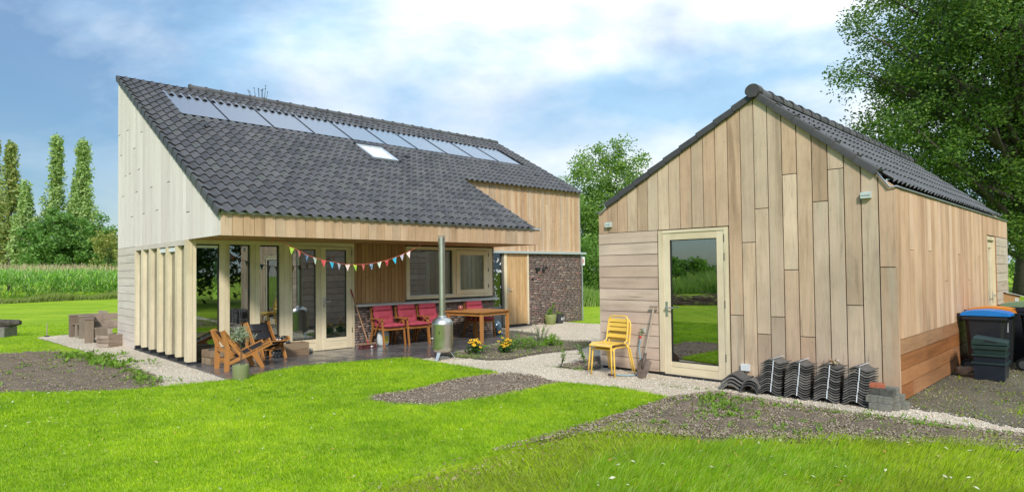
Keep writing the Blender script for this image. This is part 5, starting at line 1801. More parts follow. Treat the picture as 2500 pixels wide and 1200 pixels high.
rudbeckia((-.16, 12.27, .04), 'clump of yellow daisies with one tall bloom, near the table leg', 4, True)
def leafy(name, label, cat, loc, w, h, n, per, size, mat, seed, stems=0, aspect=.5):
    t = thing(name, label, cat, loc)
    npr = np.random.default_rng(seed)
    C = npr.normal(0, 1, (n, 3)) * np.array([w / 2.4, w / 2.4, h / 3.5]) + np.array([0, 0, h * .5])
    C[:, 2] = np.clip(C[:, 2], .02, h)
    V, F = leafcloud(C, np.full(n, w * .18), per, size, npr, aspect)
    V[:, 2] = np.maximum(V[:, 2], .0)
    npobj('foliage', V, F, mat, t)
    m = MB()
    for i in range(max(4, stems)):
        c = C[i % n]
        m.tube([(0, 0, 0), (c[0] * .5, c[1] * .5, c[2] * .6), tuple(c)], .004, 5)
    obj('stem', m, MT['fl_leaf'], t)
    return t
MT['lime'] = leafmat('lime_shrub_leaf', [(.16, .32, .02), (.22, .40, .03), (.12, .26, .02)], .35)
MT['herb'] = leafmat('herb_leaf', [(.12, .24, .03), (.17, .30, .04), (.22, .33, .07), (.10, .20, .03)], .35)
MT['dusty'] = leafmat('dusty_leaf', [(.10, .15, .07), (.15, .20, .10), (.07, .12, .05)], .3)
leafy('bush', 'small round lime green bush in the bed', 'bush', (.83, 13.29, .04), .26, .26, 40, 14, .045, MT['lime'], 5)
leafy('herb_plant', 'low light green herb beside the tall daisies', 'plant', (.12, 12.95, .04), .34, .26, 46, 9, .045, MT['herb'], 6)
leafy('herb_plant', 'low light green herb spreading in the middle of the bed', 'plant', (.42, 12.85, .04), .44, .22, 50, 9, .045, MT['herb'], 7)
def spikes(label, loc, n, h, w, seed):
    t = thing('lavender_plant', label, 'plant', loc)
    rng = random.Random(seed)
    m = MB()
    l = MB()
    for i in range(n):
        a, q = rng.uniform(0, 2 * PI), rng.uniform(0, w)
        hh = h * rng.uniform(.6, 1)
        p = (q * 1.6 * math.cos(a), q * 1.6 * math.sin(a), hh)
        m.tube([(q * .4 * math.cos(a), q * .4 * math.sin(a), 0), (q * math.cos(a), q * math.sin(a), hh * .6), p], .0035, 4)
        for k in range(10):
            z = rng.uniform(.15, 1)
            b = rng.uniform(0, 2 * PI)
            c = Vector((q * (.4 + 1.2 * z) * math.cos(a), q * (.4 + 1.2 * z) * math.sin(a), hh * z))
            d = Vector((math.cos(b), math.sin(b), .6)) * .035
            e = Vector((-math.sin(b), math.cos(b), 0)) * .006
            l.add([c, c + d * .5 + e, c + d, c + d * .5 - e], [(0, 1, 2, 3)])
    obj('stem', m, MT['dusty'], t)
    obj('foliage', l, MT['dusty'], t)
spikes('wispy grey green upright plant behind the herbs', (.55, 13.35, .04), 26, .42, .16, 3)
spikes('thin wispy plant near the table leg in the bed', (-.02, 13.1, .04), 20, .36, .16, 4)
def tallplant(label, loc, h, n, size, seed, w=.16, mat='herb'):
    t = thing('leafy_plant', label, 'plant', loc)
    rng = random.Random(seed)
    m, l = MB(), MB()
    for i in range(3):
        a = rng.uniform(0, 2 * PI)
        tip = Vector((w * math.cos(a), w * math.sin(a), h * rng.uniform(.75, 1)))
        m.tube([(0, 0, 0), tip * .5 + Vector((0, 0, .03)), tip], [.006, .005, .003], 5)
        for k in range(n):
            z = rng.uniform(.3, 1)
            b = rng.uniform(0, 2 * PI)
            c = tip * z
            d = Vector((math.cos(b), math.sin(b), rng.uniform(-.3, .5))).normalized()
            e = d.cross(Vector((0, 0, 1))).normalized()
            s = size * rng.uniform(.6, 1.2)
            l.add([c + d * .02, c + d * s * .35 + e * s * .34, c + d * s * .75 + e * s * .26, c + d * s * 1.05, c + d * s * .75 - e * s * .26, c + d * s * .35 - e * s * .34], [(0, 1, 2, 3, 4, 5)])
    obj('stem', m, MT['fl_leaf'], t)
    obj('leaf', l, MT[mat], t)
    return t
tallplant('tall leafy stems at the far side of the bed before the door', (.62, 14.1, .03), .66, 5, .10, 5, .28)
tallplant('small sapling with broad leaves in the soil near the yellow chairs', (.80, 10.55, .03), .27, 5, .10, 6, .1)
tallplant('green leafy plant hidden behind the legs of the yellow chairs', (1.22, 10.75, .03), .34, 9, .10, 7, .2)
# ================================================================ OBJECTS ON THE PATIO
PZ = .026
MT['sling'] = plain('black_sling', (.014, .014, .018), .6, 0, .2, 60)
MT['red'] = plain('crimson_cushion', (.33, .042, .066), .85, 0, .12, 30, .2)
MT['teakd'] = wood('dark_teak', [(.30, .12, .03), (.36, .15, .045)], 'z', grain=.3, rough=.4)
MT['teakdx'] = wood('dark_teak_rails', [(.30, .12, .03), (.36, .15, .045)], 'x', grain=.3, rough=.4)
MT['crate'] = wood('crate_slat', [(.24, .17, .11), (.31, .23, .15), (.20, .13, .08)], 'x', grain=.4)

def lounge_chair(loc, rz_, label):
    # faces +x, width along y
    t = thing('lounge_chair', label, 'chair', loc, rz_, 'folding lounge chairs')
    W = .24
    for s in (-1, 1):
        y = s * W
        obj('leg', MB().bar((.04, y, 0), (.055, y, .40), .022, .075, (0, 1, 0), t2=.085).bar((.055, y, .38), (-.03, y, .66), .0215, .07, (0, 1, 0)), MT['teak_z'], t)
        obj('leg', MB().bar((.50, y - s * .026, .25), (.64, y - s * .026, 0), .022, .105, (0, 1, 0), t2=.06), MT['teak_z'], t)
        m = MB().bar((.12, y - s * .05, .12), (.80, y - s * .05, .405), .022, .065, (0, 1, 0))
        r = obj('seat_rail', m, MT['teak'], t)
        obj('slot', MB().bar((.36, y - s * .05, .235), (.53, y - s * .05, .306), .024, .010, (0, 1, 0)).bar((.56, y - s * .05, .319), (.77, y - s * .05, .407), .024, .010, (0, 1, 0)), MT['black'], r)
        m = MB().bar((.30, y - s * .026, .22), (-.015, y - s * .026, .655), .022, .075, (0, 1, 0))
        r = obj('back_stile', m, MT['teak'], t)
        obj('slot', MB().bar((.265, y - s * .026, .30), (.19, y - s * .026, .40), .024, .010, (0, 1, 0)).bar((.17, y - s * .026, .43), (.05, y - s * .026, .595), .024, .010, (0, 1, 0)), MT['black'], r)
        obj('stretcher', MB().bar((.06, y, .12), (.34, y, .22), .018, .05, (0, 1, 0)), MT['teak'], t)
    obj('cross_rail', MB().box(.035, .055, -W + .012, W - .012, .30, .37), MT['teak'], t)
    obj('cross_rail', MB().bar((.76, -W + .06, .36), (.76, W - .06, .36), .02, .05, (0, 0, 1)), MT['teak'], t)
    obj('cross_rail', MB().bar((.52, -W + .04, .19), (.52, W - .04, .19), .02, .06, (0, 0, 1)), MT['teak'], t)
    # sagging slings
    def sling(p0, p1, sag, nm):
        m = MB()
        n = 8
        p0, p1 = Vector(p0), Vector(p1)
        for lift in (0,):
            for i in range(n + 1):
                q = p0.lerp(p1, i / n)
                for k in range(7):
                    y = -W + .06 + (2 * W - .12) * k / 6
                    d = sag * (1 - ((k - 3) / 3) ** 2)
                    m.v.append((q.x + d * (.6 if nm == 'back' else .25), y, q.z - d * (.2 if nm == 'back' else 1)))
        for i in range(n):
            for k in range(6):
                m.f.append((i * 7 + k, i * 7 + k + 1, (i + 1) * 7 + k + 1, (i + 1) * 7 + k))
        o = obj('sling', m, MT['sling'], t, True)
        o.modifiers.new('thick', 'SOLIDIFY').thickness = .006
        return o
    sling((.20, 0, .36), (.10, 0, .50), .03, 'back')
    sling((.09, 0, .515), (.0, 0, .64), .03, 'back')
    sling((.30, 0, .21), (.52, 0, .31), .035, 'seat')
    sling((.54, 0, .318), (.76, 0, .40), .03, 'seat')
    return t
c1 = lounge_chair(HF(.13, -1.18, PZ), HW - .02, 'orange wooden lounge chair seen from its side behind the olive tree')
dup(c1, HF(1.24, -.02, PZ), HW - PI / 2 + .10, 'orange wooden lounge chair with black sling turned towards the lawn')

# olive tree in a pot
ot = thing('olive_tree', 'small olive tree on a thin stem in green pot', 'potted tree', HF(0.02, -2.40, .012), 0)
obj('pot', MB().lathe([(.0, 0), (.10, 0), (.113, .02), (.118, .235), (.112, .24), (.104, .235), (.100, .20), (0, .20)], 28), plain('olive_green_pot', (.22, .24, .115), .55, 0, .06, 5), ot, True, angle=40)
obj('soil', MB().lathe([(.103, .201), (.05, .21), (.0, .212)], 16), MT['bed'], ot, True)
m = MB().tube([(0, 0, .2), (.005, 0, .4), (0, .004, .56)], [.008, .007, .006], 6).tube([(.02, .01, .2), (.018, .006, .45)], .004, 5)
npr = np.random.default_rng(3)
C = npr.normal(0, 1, (60, 3)) * np.array([.062, .062, .05]) + np.array([0, 0, .69])
for c in C[:26]:
    m.tube([(0, 0, .54), tuple((np.array([0, 0, .58]) + c) / 2), tuple(c)], [.004, .003, .002], 4)
obj('stem', m, MT['bark'], ot)
V, F = leafcloud(C, np.full(60, .05), 12, .042, npr, .25)
npobj('foliage', V, F, leafmat('olive_leaf', [(.20, .25, .15), (.30, .35, .23), (.40, .44, .32), (.48, .50, .37)], .2), ot)

def crate(label, loc, rz_, L=.48, W=.30, H=.28, slats=3, mat=None):
    t = thing('wooden_crate', label, 'crate', loc, rz_, 'old wooden crates')
    h = H / slats
    for i in range(slats):
        z0, z1 = i * h + .004, (i + 1) * h - .006
        obj('slat', MB().box(-L / 2, L / 2, -W / 2, -W / 2 + .014, z0, z1), mat or MT['crate'], t)
        obj('slat', MB().box(-L / 2, L / 2, W / 2 - .014, W / 2, z0, z1), mat or MT['crate'], t)
        obj('slat', MB().box(-L / 2 + .001, -L / 2 + .018, -W / 2 + .015, W / 2 - .015, z0, z1 - .004), mat or MT['crate'], t)
        obj('slat', MB().box(L / 2 - .018, L / 2 - .001, -W / 2 + .015, W / 2 - .015, z0, z1 - .004), mat or MT['crate'], t)
    for a in (-1, 1):
        for b in (-1, 1):
            obj('corner_batten', MB().box(a * (L / 2 - .046), a * (L / 2 - .019), b * (W / 2 - .042), b * (W / 2 - .015), 0.002, H - .002), mat or MT['crate'], t)
    obj('base', MB().box(-L / 2 + .02, L / 2 - .02, -W / 2 + .016, W / 2 - .016, .006, .018), mat or MT['crate'], t)
    return t
crate('old wooden crate of logs by the glass corner behind the side-on chair', HF(.44, -.30, PZ), HW + .10, .46, .36, .26, 2)
crate('old wooden crate right of the lounge chairs against the glass door', HF(1.84, -.26, PZ), HW, .50, .28, .25, 2)
t = thing('firewood_log', 'short split log lying on the crate by the glass corner', 'log', HF(.40, -.30, PZ + .19), HW + .5)
obj('bark', MB().tube([(-.17, 0, .04), (0, .01, .05), (.17, 0, .04)], [.05, .055, .045], 9), MT['bark'], t)
t = thing('garden_basket', 'dark round basket with pale pattern behind the far lounge chair', 'basket', HF(1.62, -.14, PZ + .0), HW)
chk = NT('chequer_weave')
ck = chk.new('ShaderNodeTexChecker')
ck.inputs['Scale'].default_value = 22
ck.inputs['Color1'].default_value = (.45, .43, .40, 1)
ck.inputs['Color2'].default_value = (.012, .012, .014, 1)
chk.link(chk.coord(), ck.inputs['Vector'])
obj('body', MB().lathe([(0, 0), (.13, 0), (.17, .10), (.17, .28), (.15, .36), (.14, .34), (.15, .1), (0, .05)], 18), chk.done(chk.bsdf(ck.outputs['Color'], .8)), t, True, angle=50)
obj('rim', MB().tube([(.155 * math.cos(a), .155 * math.sin(a), .36) for a in [2 * PI * i / 18 for i in range(19)]], .012, 6), MT['black'], t, True)
t = thing('shoe', 'pale worn clog lying by the foot of the glass door', 'shoe', HF(2.20, -.16, PZ), HW + .4)
m = MB().blob((0, 0, .045), .10, .045, .045, 12, 8).blob((.05, 0, .05), .06, .042, .05, 12, 8)
obj('upper', m, plain('pale_felt', (.40, .38, .30), .9), t, True)
obj('sole', MB().prism([(.11 * math.cos(a), .045 * math.sin(a)) for a in [2 * PI * i / 14 for i in range(14)]], 'z', 0, .014), MT['black'], t)

# broom, tin, bag
t = thing('broom', 'long handled broom with dark red bristles leaning by the door', 'broom', HF(3.37, -.42, PZ), HW)
obj('handle', MB().cyl((.02, 0, .12), (-.14, .40, 1.20), .013, .012, 10), wood('broom_handle', [(.34, .19, .10), (.38, .22, .12)], 'z'), t, True, angle=40)
obj('grip', MB().cyl((-.123, .357, 1.085), (-.145, .413, 1.235), .016, .016, 10).cyl((.022, -.004, .10), (.012, .02, .17), .018, n=10), plain('red_plastic', (.33, .02, .02), .4), t, True, angle=40)
obj('head', MB().box(-.20, .20, -.03, .03, .085, .115), wood('broom_head', [(.22, .14, .09), (.25, .16, .10)], 'x'), t)
m = MB()
rr = random.Random(2)
for i in range(150):
    x, y = rr.uniform(-.195, .195), rr.uniform(-.025, .025)
    m.bar((x, y, .086), (x * 1.08 + rr.uniform(-.01, .01), y * 1.9, .0), .006, .006, (0, 1, 0))
obj('bristles', m, plain('dark_red_bristle', (.10, .02, .02), .8), t)
t = thing('tin_can', 'small pale tin standing before the broom', 'tin', HF(3.36, -.62, PZ), HW)
obj('body', MB().lathe([(0, 0), (.036, 0), (.036, .075), (.034, .078), (0, .07)], 16), plain('tin_metal', (.45, .44, .42), .35, .7), t, True, angle=40)
obj('band', MB().lathe([(.037, .02), (.0375, .03), (.0375, .042), (.037, .05)], 16).box(-.006, .006, -.0385, -.03, .0, .07), plain('dark_print', (.10, .05, .045), .5), t)
t = thing('plastic_sack', 'white sack with yellow label under the nearest red chair', 'sack', HF(3.88, -.22, PZ), HW)
m = MB().blob((0, 0, .16), .14, .07, .17, 14, 10, .55)
obj('body', m, plain('white_sack', (.55, .58, .58), .45, 0, .06, 8), t, True)
obj('label_print', MB().box(-.04, .09, -.0745, -.069, .06, .21), plain('yellow_label', (.60, .50, .08), .5), t)
obj('fold', MB().blob((0, 0, .325), .11, .02, .025, 10, 6), plain('white_sack_top', (.5, .53, .52), .45), t, True)

# red cushioned armchairs
def red_chair(loc, rz_, label):
    # faces -y
    t = thing('garden_armchair', label, 'chair', loc, rz_, 'red cushioned garden armchairs')
    W = .265
    for s in (-1, 1):
        x = s * W
        obj('leg', MB().bar((x, -.28, .0), (x + s * .0, -.20, .57), .026, .04, (1, 0, 0)), MT['teakd'], t)
        obj('leg', MB().bar((x - s * .01, .30, .0), (x - s * .01, .17, .42), .026, .045, (1, 0, 0)).bar((x - s * .01, .17, .38), (x - s * .01, .27, .82), .0255, .045, (1, 0, 0)), MT['teakd'], t)
        obj('armrest', MB().bar((x, -.27, .585), (x, .02, .595), .055, .024, (1, 0, 0), w2=.05).bar((x, .02, .595), (x, .24, .575), .0495, .0235, (1, 0, 0)), MT['teakdx'], t)
        obj('brace', MB().tube([(x, -.17, .55), (x, -.08, .50), (x, .02, .38), (x, .10, .24)], .016, 6), MT['teakd'], t)
    obj('seat_frame', MB().box(-W + .02, W - .02, -.25, -.225, .355, .405).box(-W + .02, -W + .045, -.224, .20, .36, .40).box(W - .045, W - .02, -.224, .20, .36, .40), MT['teakdx'], t)
    m = MB()
    for k in range(6):
        y = -.19 + k * .07
        m.box(-W + .046, W - .046, y, y + .05, .385, .40)
    obj('seat_slat', m, MT['teakdx'], t)
    obj('back_rail', MB().bar((-W + .02, .268, .80), (W - .02, .268, .80), .02, .05, (0, 1, 0)).bar((-W + .02, .20, .50), (W - .02, .20, .50), .02, .05, (0, 1, 0)), MT['teakdx'], t)
    # cushions with tufts
    def cushion(nm, w, d, th, tuft):
        nx_, ny_ = 17, 13
        m = MB()
        for top in (1, -1):
            for j in range(ny_):
                for i in range(nx_):
                    a, b = -1 + 2 * i / (nx_ - 1), -1 + 2 * j / (ny_ - 1)
                    e = max(0, (1 - abs(a) ** 5)) ** .5 * max(0, (1 - abs(b) ** 5)) ** .5
                    z = th * e
                    for (tx, ty) in tuft:
                        z -= th * .55 * math.exp(-((a - tx) ** 2 + ((b - ty) * d / w) ** 2) / .035)
                    ed_ = 1 + .03 * math.sin(9 * a + 7 * b) * (1 - e)
                    m.v.append((a * w * ed_, b * d * ed_, top * max(z, .004)))
        N = nx_ * ny_
        for o_, fl in ((0, 1), (N, 0)):
            for j in range(ny_ - 1):
                for i in range(nx_ - 1):
                    q = (o_ + j * nx_ + i, o_ + j * nx_ + i + 1, o_ + (j + 1) * nx_ + i + 1, o_ + (j + 1) * nx_ + i)
                    m.f.append(q if fl else q[::-1])
        ring = [j * nx_ + i for j, i in [(0, i) for i in range(nx_)] + [(j, nx_ - 1) for j in range(1, ny_)] + [(ny_ - 1, i) for i in range(nx_ - 2, -1, -1)] + [(j, 0) for j in range(ny_ - 2, 0, -1)]]
        for k in range(len(ring)):
            a, b = ring[k], ring[(k + 1) % len(ring)]
            m.f.append((a, a + N, b + N, b))
        return obj(nm, m, MT['red'], t, True)
    q = cushion('seat_cushion', .255, .245, .055, [(-.35, -.3), (.35, -.3), (-.35, .4), (.35, .4)])
    q.location = (0, -.06, .445)
    q = cushion('back_cushion', .245, .165, .062, [(-.4, -.25), (.4, -.25), (0, -.25)])
    q.location = (0, .150, .595)
    q.rotation_euler = (PI / 2 - .22, 0, 0)
    q = cushion('head_cushion', .24, .062, .062, [])
    q.location = (0, .200, .80)
    q.rotation_euler = (PI / 2 - .22, 0, 0)
    return t
rc = red_chair(HF(3.92, -.34, PZ), HW, 'red cushioned armchair nearest the broom')
dup(rc, HF(4.53, -.36, PZ), HW + .02, 'middle red cushioned armchair of the row under the window')
dup(rc, HF(5.10, -.36, PZ), HW - .02, 'red cushioned armchair half hidden by the stove pipe')
dup(rc, HF(6.46, -.42, PZ), HW - .05, 'red cushioned armchair tucked behind the wooden table')

# table
t = thing('garden_table', 'square wooden garden table on four square legs', 'table', HF(6.05, -.86, PZ), HW + .17)
X, Y = .54, .56
for i in range(9):
    w = 2 * Y / 9
    obj('top_slat', MB().box(-X, X, -Y + i * w + .002, -Y + (i + 1) * w - .002, .655, .68), MT['teak'], t)
for a in (-1, 1):
    for b in (-1, 1):
        obj('leg', MB().box(a * (X - .065) - .032, a * (X - .065) + .032, b * (Y - .065) - .032, b * (Y - .065) + .032, 0, .653), MT['teak_z'], t)
obj('apron', MB().box(-X + .1, X - .1, -Y + .045, -Y + .068, .58, .652).box(-X + .1, X - .1, Y - .068, Y - .045, .58, .652), MT['teak'], t)
obj('apron', MB().box(-X + .045, -X + .068, -Y + .1, Y - .1, .58, .652).box(X - .068, X - .045, -Y + .1, Y - .1, .58, .652), MT['teak'], t)
t = thing('candle_globe', 'small mottled red globe on the wooden table', 'ornament', HF(5.78, -.55, PZ + .68), 0)
obj('globe', MB().lathe([(0, 0), (.035, .004), (.055, .03), (.062, .06), (.055, .09), (.035, .112), (.02, .115), (.018, .10), (0, .09)], 18), (lambda q: q.done(q.bsdf(q.ramp(q.voro(q.coord(), 34), [(.2, (.30, .06, .05)), (.35, (.45, .28, .22)), (.5, (.25, .05, .05))]), .3)))(NT('mosaic_red')), t, True)
t = thing('ceramic_figure', 'blue speckled ceramic animal beside the table', 'ornament', HF(7.12, -.36, PZ), HW + .3)
m = MB().blob((0, 0, .20), .125, .10, .145, 16, 11).blob((-.06, -.03, .09), .05, .05, .10, 10, 8).blob((.07, -.03, .07), .045, .045, .08, 10, 8).blob((-.05, .05, .08), .05, .05, .09, 10, 8).blob((.09, -.06, .03), .04, .05, .035, 10, 6)
q = NT('speckled_glaze')
obj('body', m, q.done(q.bsdf(q.ramp(q.voro(q.coord(), 45), [(.22, (.45, .52, .55)), (.30, (.05, .11, .16)), (.7, (.025, .06, .10))]), .2, 0, None, spec=.7)), t, True)

# steel garden stove
t = thing('garden_stove', 'brushed steel garden stove with tall flue pipe', 'stove', HF(3.47, -2.85, .008), HW)
obj('body', MB().lathe([(0, .13), (.09, .135), (.155, .155), (.19, .20), (.195, .24), (.195, .655), (.197, .66), (.195, .668), (.185, .70), (.15, .745), (.09, .775), (.0, .785)], 40), MT['steel'], t, True, angle=35)
obj('seam', MB().lathe([(.196, .648), (.1985, .652), (.1985, .656), (.196, .66)], 40), MT['zinc'], t, True)
obj('flue_pipe', MB().lathe([(.058, .775), (.058, 2.10), (.064, 2.105), (.064, 2.225), (.060, 2.225), (.056, 2.10), (.05, .78)], 28), MT['steel'], t, True, angle=40)
obj('collar', MB().lathe([(.058, .775), (.082, .778), (.082, .792), (.06, .80)], 24), MT['zinc'], t, True)
obj('cowl', MB().lathe([(.0, 2.262), (.074, 2.258), (.074, 2.250), (0, 2.252)], 20).box(-.004, .004, -.062, -.058, 2.2, 2.252).box(-.062, -.058, -.004, .004, 2.2, 2.252).box(.058, .062, -.004, .004, 2.2, 2.252), MT['zinc'], t)
for a in (3.60, 5.75, 1.35):
    c, s = math.cos(a), math.sin(a)
    obj('leg', MB().bar((.12 * c, .12 * s, .17), (.25 * c, .25 * s, .0), .075, .008, (-s, c, 0), w2=.045), MT['alu'], t)
a = -2.5
obj('emblem', MB().prism([(.196 * math.cos(a) * 1.0 - .012, .50), (.196 * math.cos(a) + .0, .535), (.196 * math.cos(a) + .012, .50)], 'y', .197 * math.sin(a) - .003, .197 * math.sin(a) + .003).box(.196 * math.cos(a) - .02, .196 * math.cos(a) + .02, .197 * math.sin(a) - .003, .197 * math.sin(a) + .003, .485, .494), MT['black'], t)
obj('door_knob', MB().cyl((-.19, .04, .40), (-.225, .05, .40), .008, n=8), MT['alu'], t)

# bunting
bt = thing('bunting', 'string of small patterned flags hung under the eave', 'bunting', (HX, HY, 0), HW)
BS = [(0.908, 2.232), (1.237, 2.061), (1.375, 2.003), (1.515, 1.931), (1.671, 1.884), (1.83, 1.841), (1.993, 1.81), (2.144, 1.785), (2.313, 1.764), (2.471, 1.76), (2.646, 1.766), (2.81, 1.779), (2.993, 1.813), (3.164, 1.847), (3.338, 1.895), (3.516, 1.958), (3.664, 2.014), (4.142, 2.230)]
obj('cord', MB().tube([(u, -1.5, z) for u, z in BS], .005, 5).tube([(.908, -1.5, 2.23), (.89, -1.5, 2.17), (.885, -1.5, 2.13)], .006, 5), plain('coral_cord', (.62, .13, .08), .8), bt)
def flagmat(nm, c1, c2, sc_):
    q = NT(nm)
    v = q.coord((1, .2, 1))
    f = q.ramp(q.voro(v, sc_), [(.28, 0.0), (.34, 1.0)])
    return q.done(q.bsdf(q.mix(f, c1, c2), .85))
FM = {'g': flagmat('lime_flag', (.72, .55, .05), (.33, .55, .06), 34), 'r': flagmat('red_check_flag', (.78, .70, .66), (.62, .12, .10), 60), 'b': flagmat('navy_flag', (.70, .74, .76), (.05, .12, .22), 40), 't': flagmat('green_sprig_flag', (.10, .35, .20), (.70, .76, .70), 44), 'R': flagmat('red_dot_flag', (.80, .75, .72), (.55, .02, .03), 70), 'c': flagmat('cyan_flag', (.04, .42, .60), (.03, .38, .56), 30), 'v': flagmat('blue_floral_flag', (.60, .08, .10), (.55, .62, .75), 46), 'p': flagmat('pink_flag', (.72, .25, .28), (.78, .68, .66), 52)}
FORD = 'grbtRcvpgrbtRcvp'
for i, (u, z) in enumerate(BS[1:-1]):
    k = FORD[i]
    tw = random.uniform(-.5, .5)
    sl_ = (BS[i + 2][1] - BS[i][1]) / (BS[i + 2][0] - BS[i][0])
    w, h = .046, .125
    dx, dy = w * math.cos(tw), w * math.sin(tw)
    pts = [(u - dx, -1.5 - dy, z - dx * sl_), (u + dx, -1.5 + dy, z + dx * sl_), (u + sl_ * .03 + .012, -1.5 + random.uniform(-.02, .02), z - h)]
    m = MB().add(pts + [(p[0], p[1] + .002, p[2]) for p in pts], [(0, 1, 2), (5, 4, 3), (0, 3, 4, 1), (1, 4, 5, 2), (2, 5, 3, 0)])
    obj('flag', m, FM[k], bt)

# pots by the front door
t = thing('planter_pot', 'round green planter with leafy plant by the front door', 'pot', HF(10.34, .80, .006), 0)
obj('pot', MB().lathe([(0, 0), (.13, 0), (.165, .12), (.185, .29), (.178, .30), (.165, .28), (.15, .24), (0, .24)], 24), plain('moss_green_pot', (.20, .23, .075), .6), t, True, angle=45)
npr = np.random.default_rng(9)
V, F = leafcloud(npr.normal(0, 1, (18, 3)) * np.array([.07, .07, .05]) + np.array([0, 0, .33]), np.full(18, .06), 8, .07, npr, .5)
npobj('foliage', V, F, MT['herb'], t)
V, F = leafcloud(np.array([(.05, 0, .5), (.10, 0, .6), (.0, .05, .45), (.12, .03, .55)]), np.full(4, .05), 7, .09, npr, .5)
npobj('foliage', V, F, MT['herb'], t)
obj('stem', MB().tube([(0, 0, .25), (.06, 0, .45), (.10, 0, .62)], .006, 5), MT['fl_leaf'], t)
t = thing('planter_pot', 'dark pot with white lettering behind the green planter', 'pot', HF(10.80, .86, .006), HW)
obj('pot', MB().lathe([(0, 0), (.11, 0), (.145, .28), (.138, .285), (.13, .25), (0, .24)], 22), plain('dark_pot', (.035, .035, .037), .6), t, True, angle=45)
text_obj('AY', .13, MT['white'], t, (-.07, -.135, .10), (PI / 2 - .1, 0, 0), .004)
V, F = leafcloud(npr.normal(0, 1, (10, 3)) * np.array([.06, .06, .02]) + np.array([0, 0, .30]), np.full(10, .05), 7, .06, npr, .5)
npobj('foliage', V, F, MT['herb'], t)

# traffic sign past the brick corner
t = thing('traffic_sign', 'white speed zone sign showing past the brick wall corner', 'sign', (2.60, 24.0, 0), .05)
obj('post', MB().cyl((-.02, .02, 0), (-.02, .02, 2.15), .025, n=10), MT['zinc'], t)
obj('plate', MB().box(-.15, .15, -.02, -.008, 1.80, 2.12), MT['white'], t)
ri = MB()
rv = []
for i in range(33):
    a = 2 * PI * i / 32
    rv.append((.115 * math.cos(a), -.024, 1.96 + .115 * math.sin(a)))
for i in range(33):
    a = 2 * PI * i / 32
    rv.append((.085 * math.cos(a), -.024, 1.96 + .085 * math.sin(a)))
ri.add(rv, [(i, i + 1, 34 + i, 33 + i) for i in range(32)])
obj('ring', ri, plain('sign_red', (.55, .02, .02), .4), t)
text_obj('30', .14, MT['black'], t, (-.082, -.024, 1.91), (PI / 2, 0, 0), .001)

# ================================================================ THINGS AT THE SHED FRONT
MT['yellow'] = plain('yellow_enamel', (.78, .50, .085), .32, 0, .04, 8)
def bistro(loc, rz_, label):
    # faces -y (away from the wall); steel slat chair
    t = thing('slat_chair', label, 'chair', loc, rz_, 'stacked yellow garden chairs')
    W, R = .205, .013
    for s in (-1, 1):
        x = s * W
        obj('leg', MB().tube([(x + s * .035, -.225, 0), (x + s * .02, -.215, .20), (x + s * .006, -.205, .40), (x, -.19, .435), (x, -.15, .448), (x, .12, .445)], R, 8), MT['yellow'], t, True)
        obj('leg', MB().tube([(x + s * .035, .29, 0), (x + s * .02, .25, .20), (x + s * .008, .20, .40), (x, .17, .435), (x, .12, .448)], R, 8), MT['yellow'], t, True)
    path = [(-W, .12, .448), (-W, .175, .465), (-W, .195, .50), (-W + .005, .235, .72), (-W + .012, .247, .80), (-W + .045, .257, .855), (-W + .09, .26, .862), (W - .09, .26, .862), (W - .045, .257, .855), (W - .012, .247, .80), (W - .005, .235, .72), (W, .195, .50), (W, .175, .465), (W, .12, .448)]
    obj('back_frame', MB().tube(path, R, 8), MT['yellow'], t, True)
    for (z0, z1) in ((.52, .575), (.625, .68), (.695, .75), (.765, .82)):
        def yy(z):
            return .198 + (z - .50) * .17
        m = MB()
        n = 8
        for i in range(n + 1):
            x = -W + .006 + (2 * W - .012) * i / n
            b = .010 * (1 - (2 * i / n - 1) ** 2)
            m.v += [(x, yy(z0) + b, z0), (x, yy(z1) + b, z1), (x, yy(z1) + b + .006, z1), (x, yy(z0) + b + .006, z0)]
        for i in range(n):
            k = i * 4
            m.f += [(k, k + 4, k + 5, k + 1), (k + 1, k + 5, k + 6, k + 2), (k + 2, k + 6, k + 7, k + 3), (k + 3, k + 7, k + 4, k)]
        m.f += [(0, 1, 2, 3), (n * 4 + 3, n * 4 + 2, n * 4 + 1, n * 4)]
        obj('back_slat', m, MT['yellow'], t, True, angle=40)
    m = MB()
    nx_, ny_ = 12, 10
    for lay in (0, -.012):
        for j in range(ny_ + 1):
            for i in range(nx_ + 1):
                a, b = -1 + 2 * i / nx_, j / ny_
                y = -.235 + .41 * b
                wx = W * (1.02 - .06 * b)
                z = .452 - .012 * (1 - a * a) * (b * (1 - b) * 4) - (.03 * (1 - b * 6) ** 2 if b < 1 / 6 else 0)
                m.v.append((a * wx, y, z + lay))
    N = (nx_ + 1) * (ny_ + 1)
    for o_ in (0, N):
        for j in range(ny_):
            for i in range(nx_):
                k = o_ + j * (nx_ + 1) + i
                m.f.append((k, k + 1, k + nx_ + 2, k + nx_ + 1))
    ring = [i for i in range(nx_ + 1)] + [j * (nx_ + 1) + nx_ for j in range(1, ny_ + 1)] + [ny_ * (nx_ + 1) + i for i in range(nx_ - 1, -1, -1)] + [j * (nx_ + 1) for j in range(ny_ - 1, 0, -1)]
    for k in range(len(ring)):
        a, b = ring[k], ring[(k + 1) % len(ring)]
        m.f.append((a, b, b + N, a + N))
    obj('seat', m, MT['yellow'], t, True, angle=50)
    return t
yc = bistro(SF(.54, -.505, .012), SW - .06, 'yellow slatted metal chair, upper one of the stacked pair')
yc.location.z = .062
yc.scale = (.96, .96, .96)
dup(yc, SF(.555, -.458, .006), SW - .05, 'yellow slatted metal chair stacked underneath, nearest the shed wall')

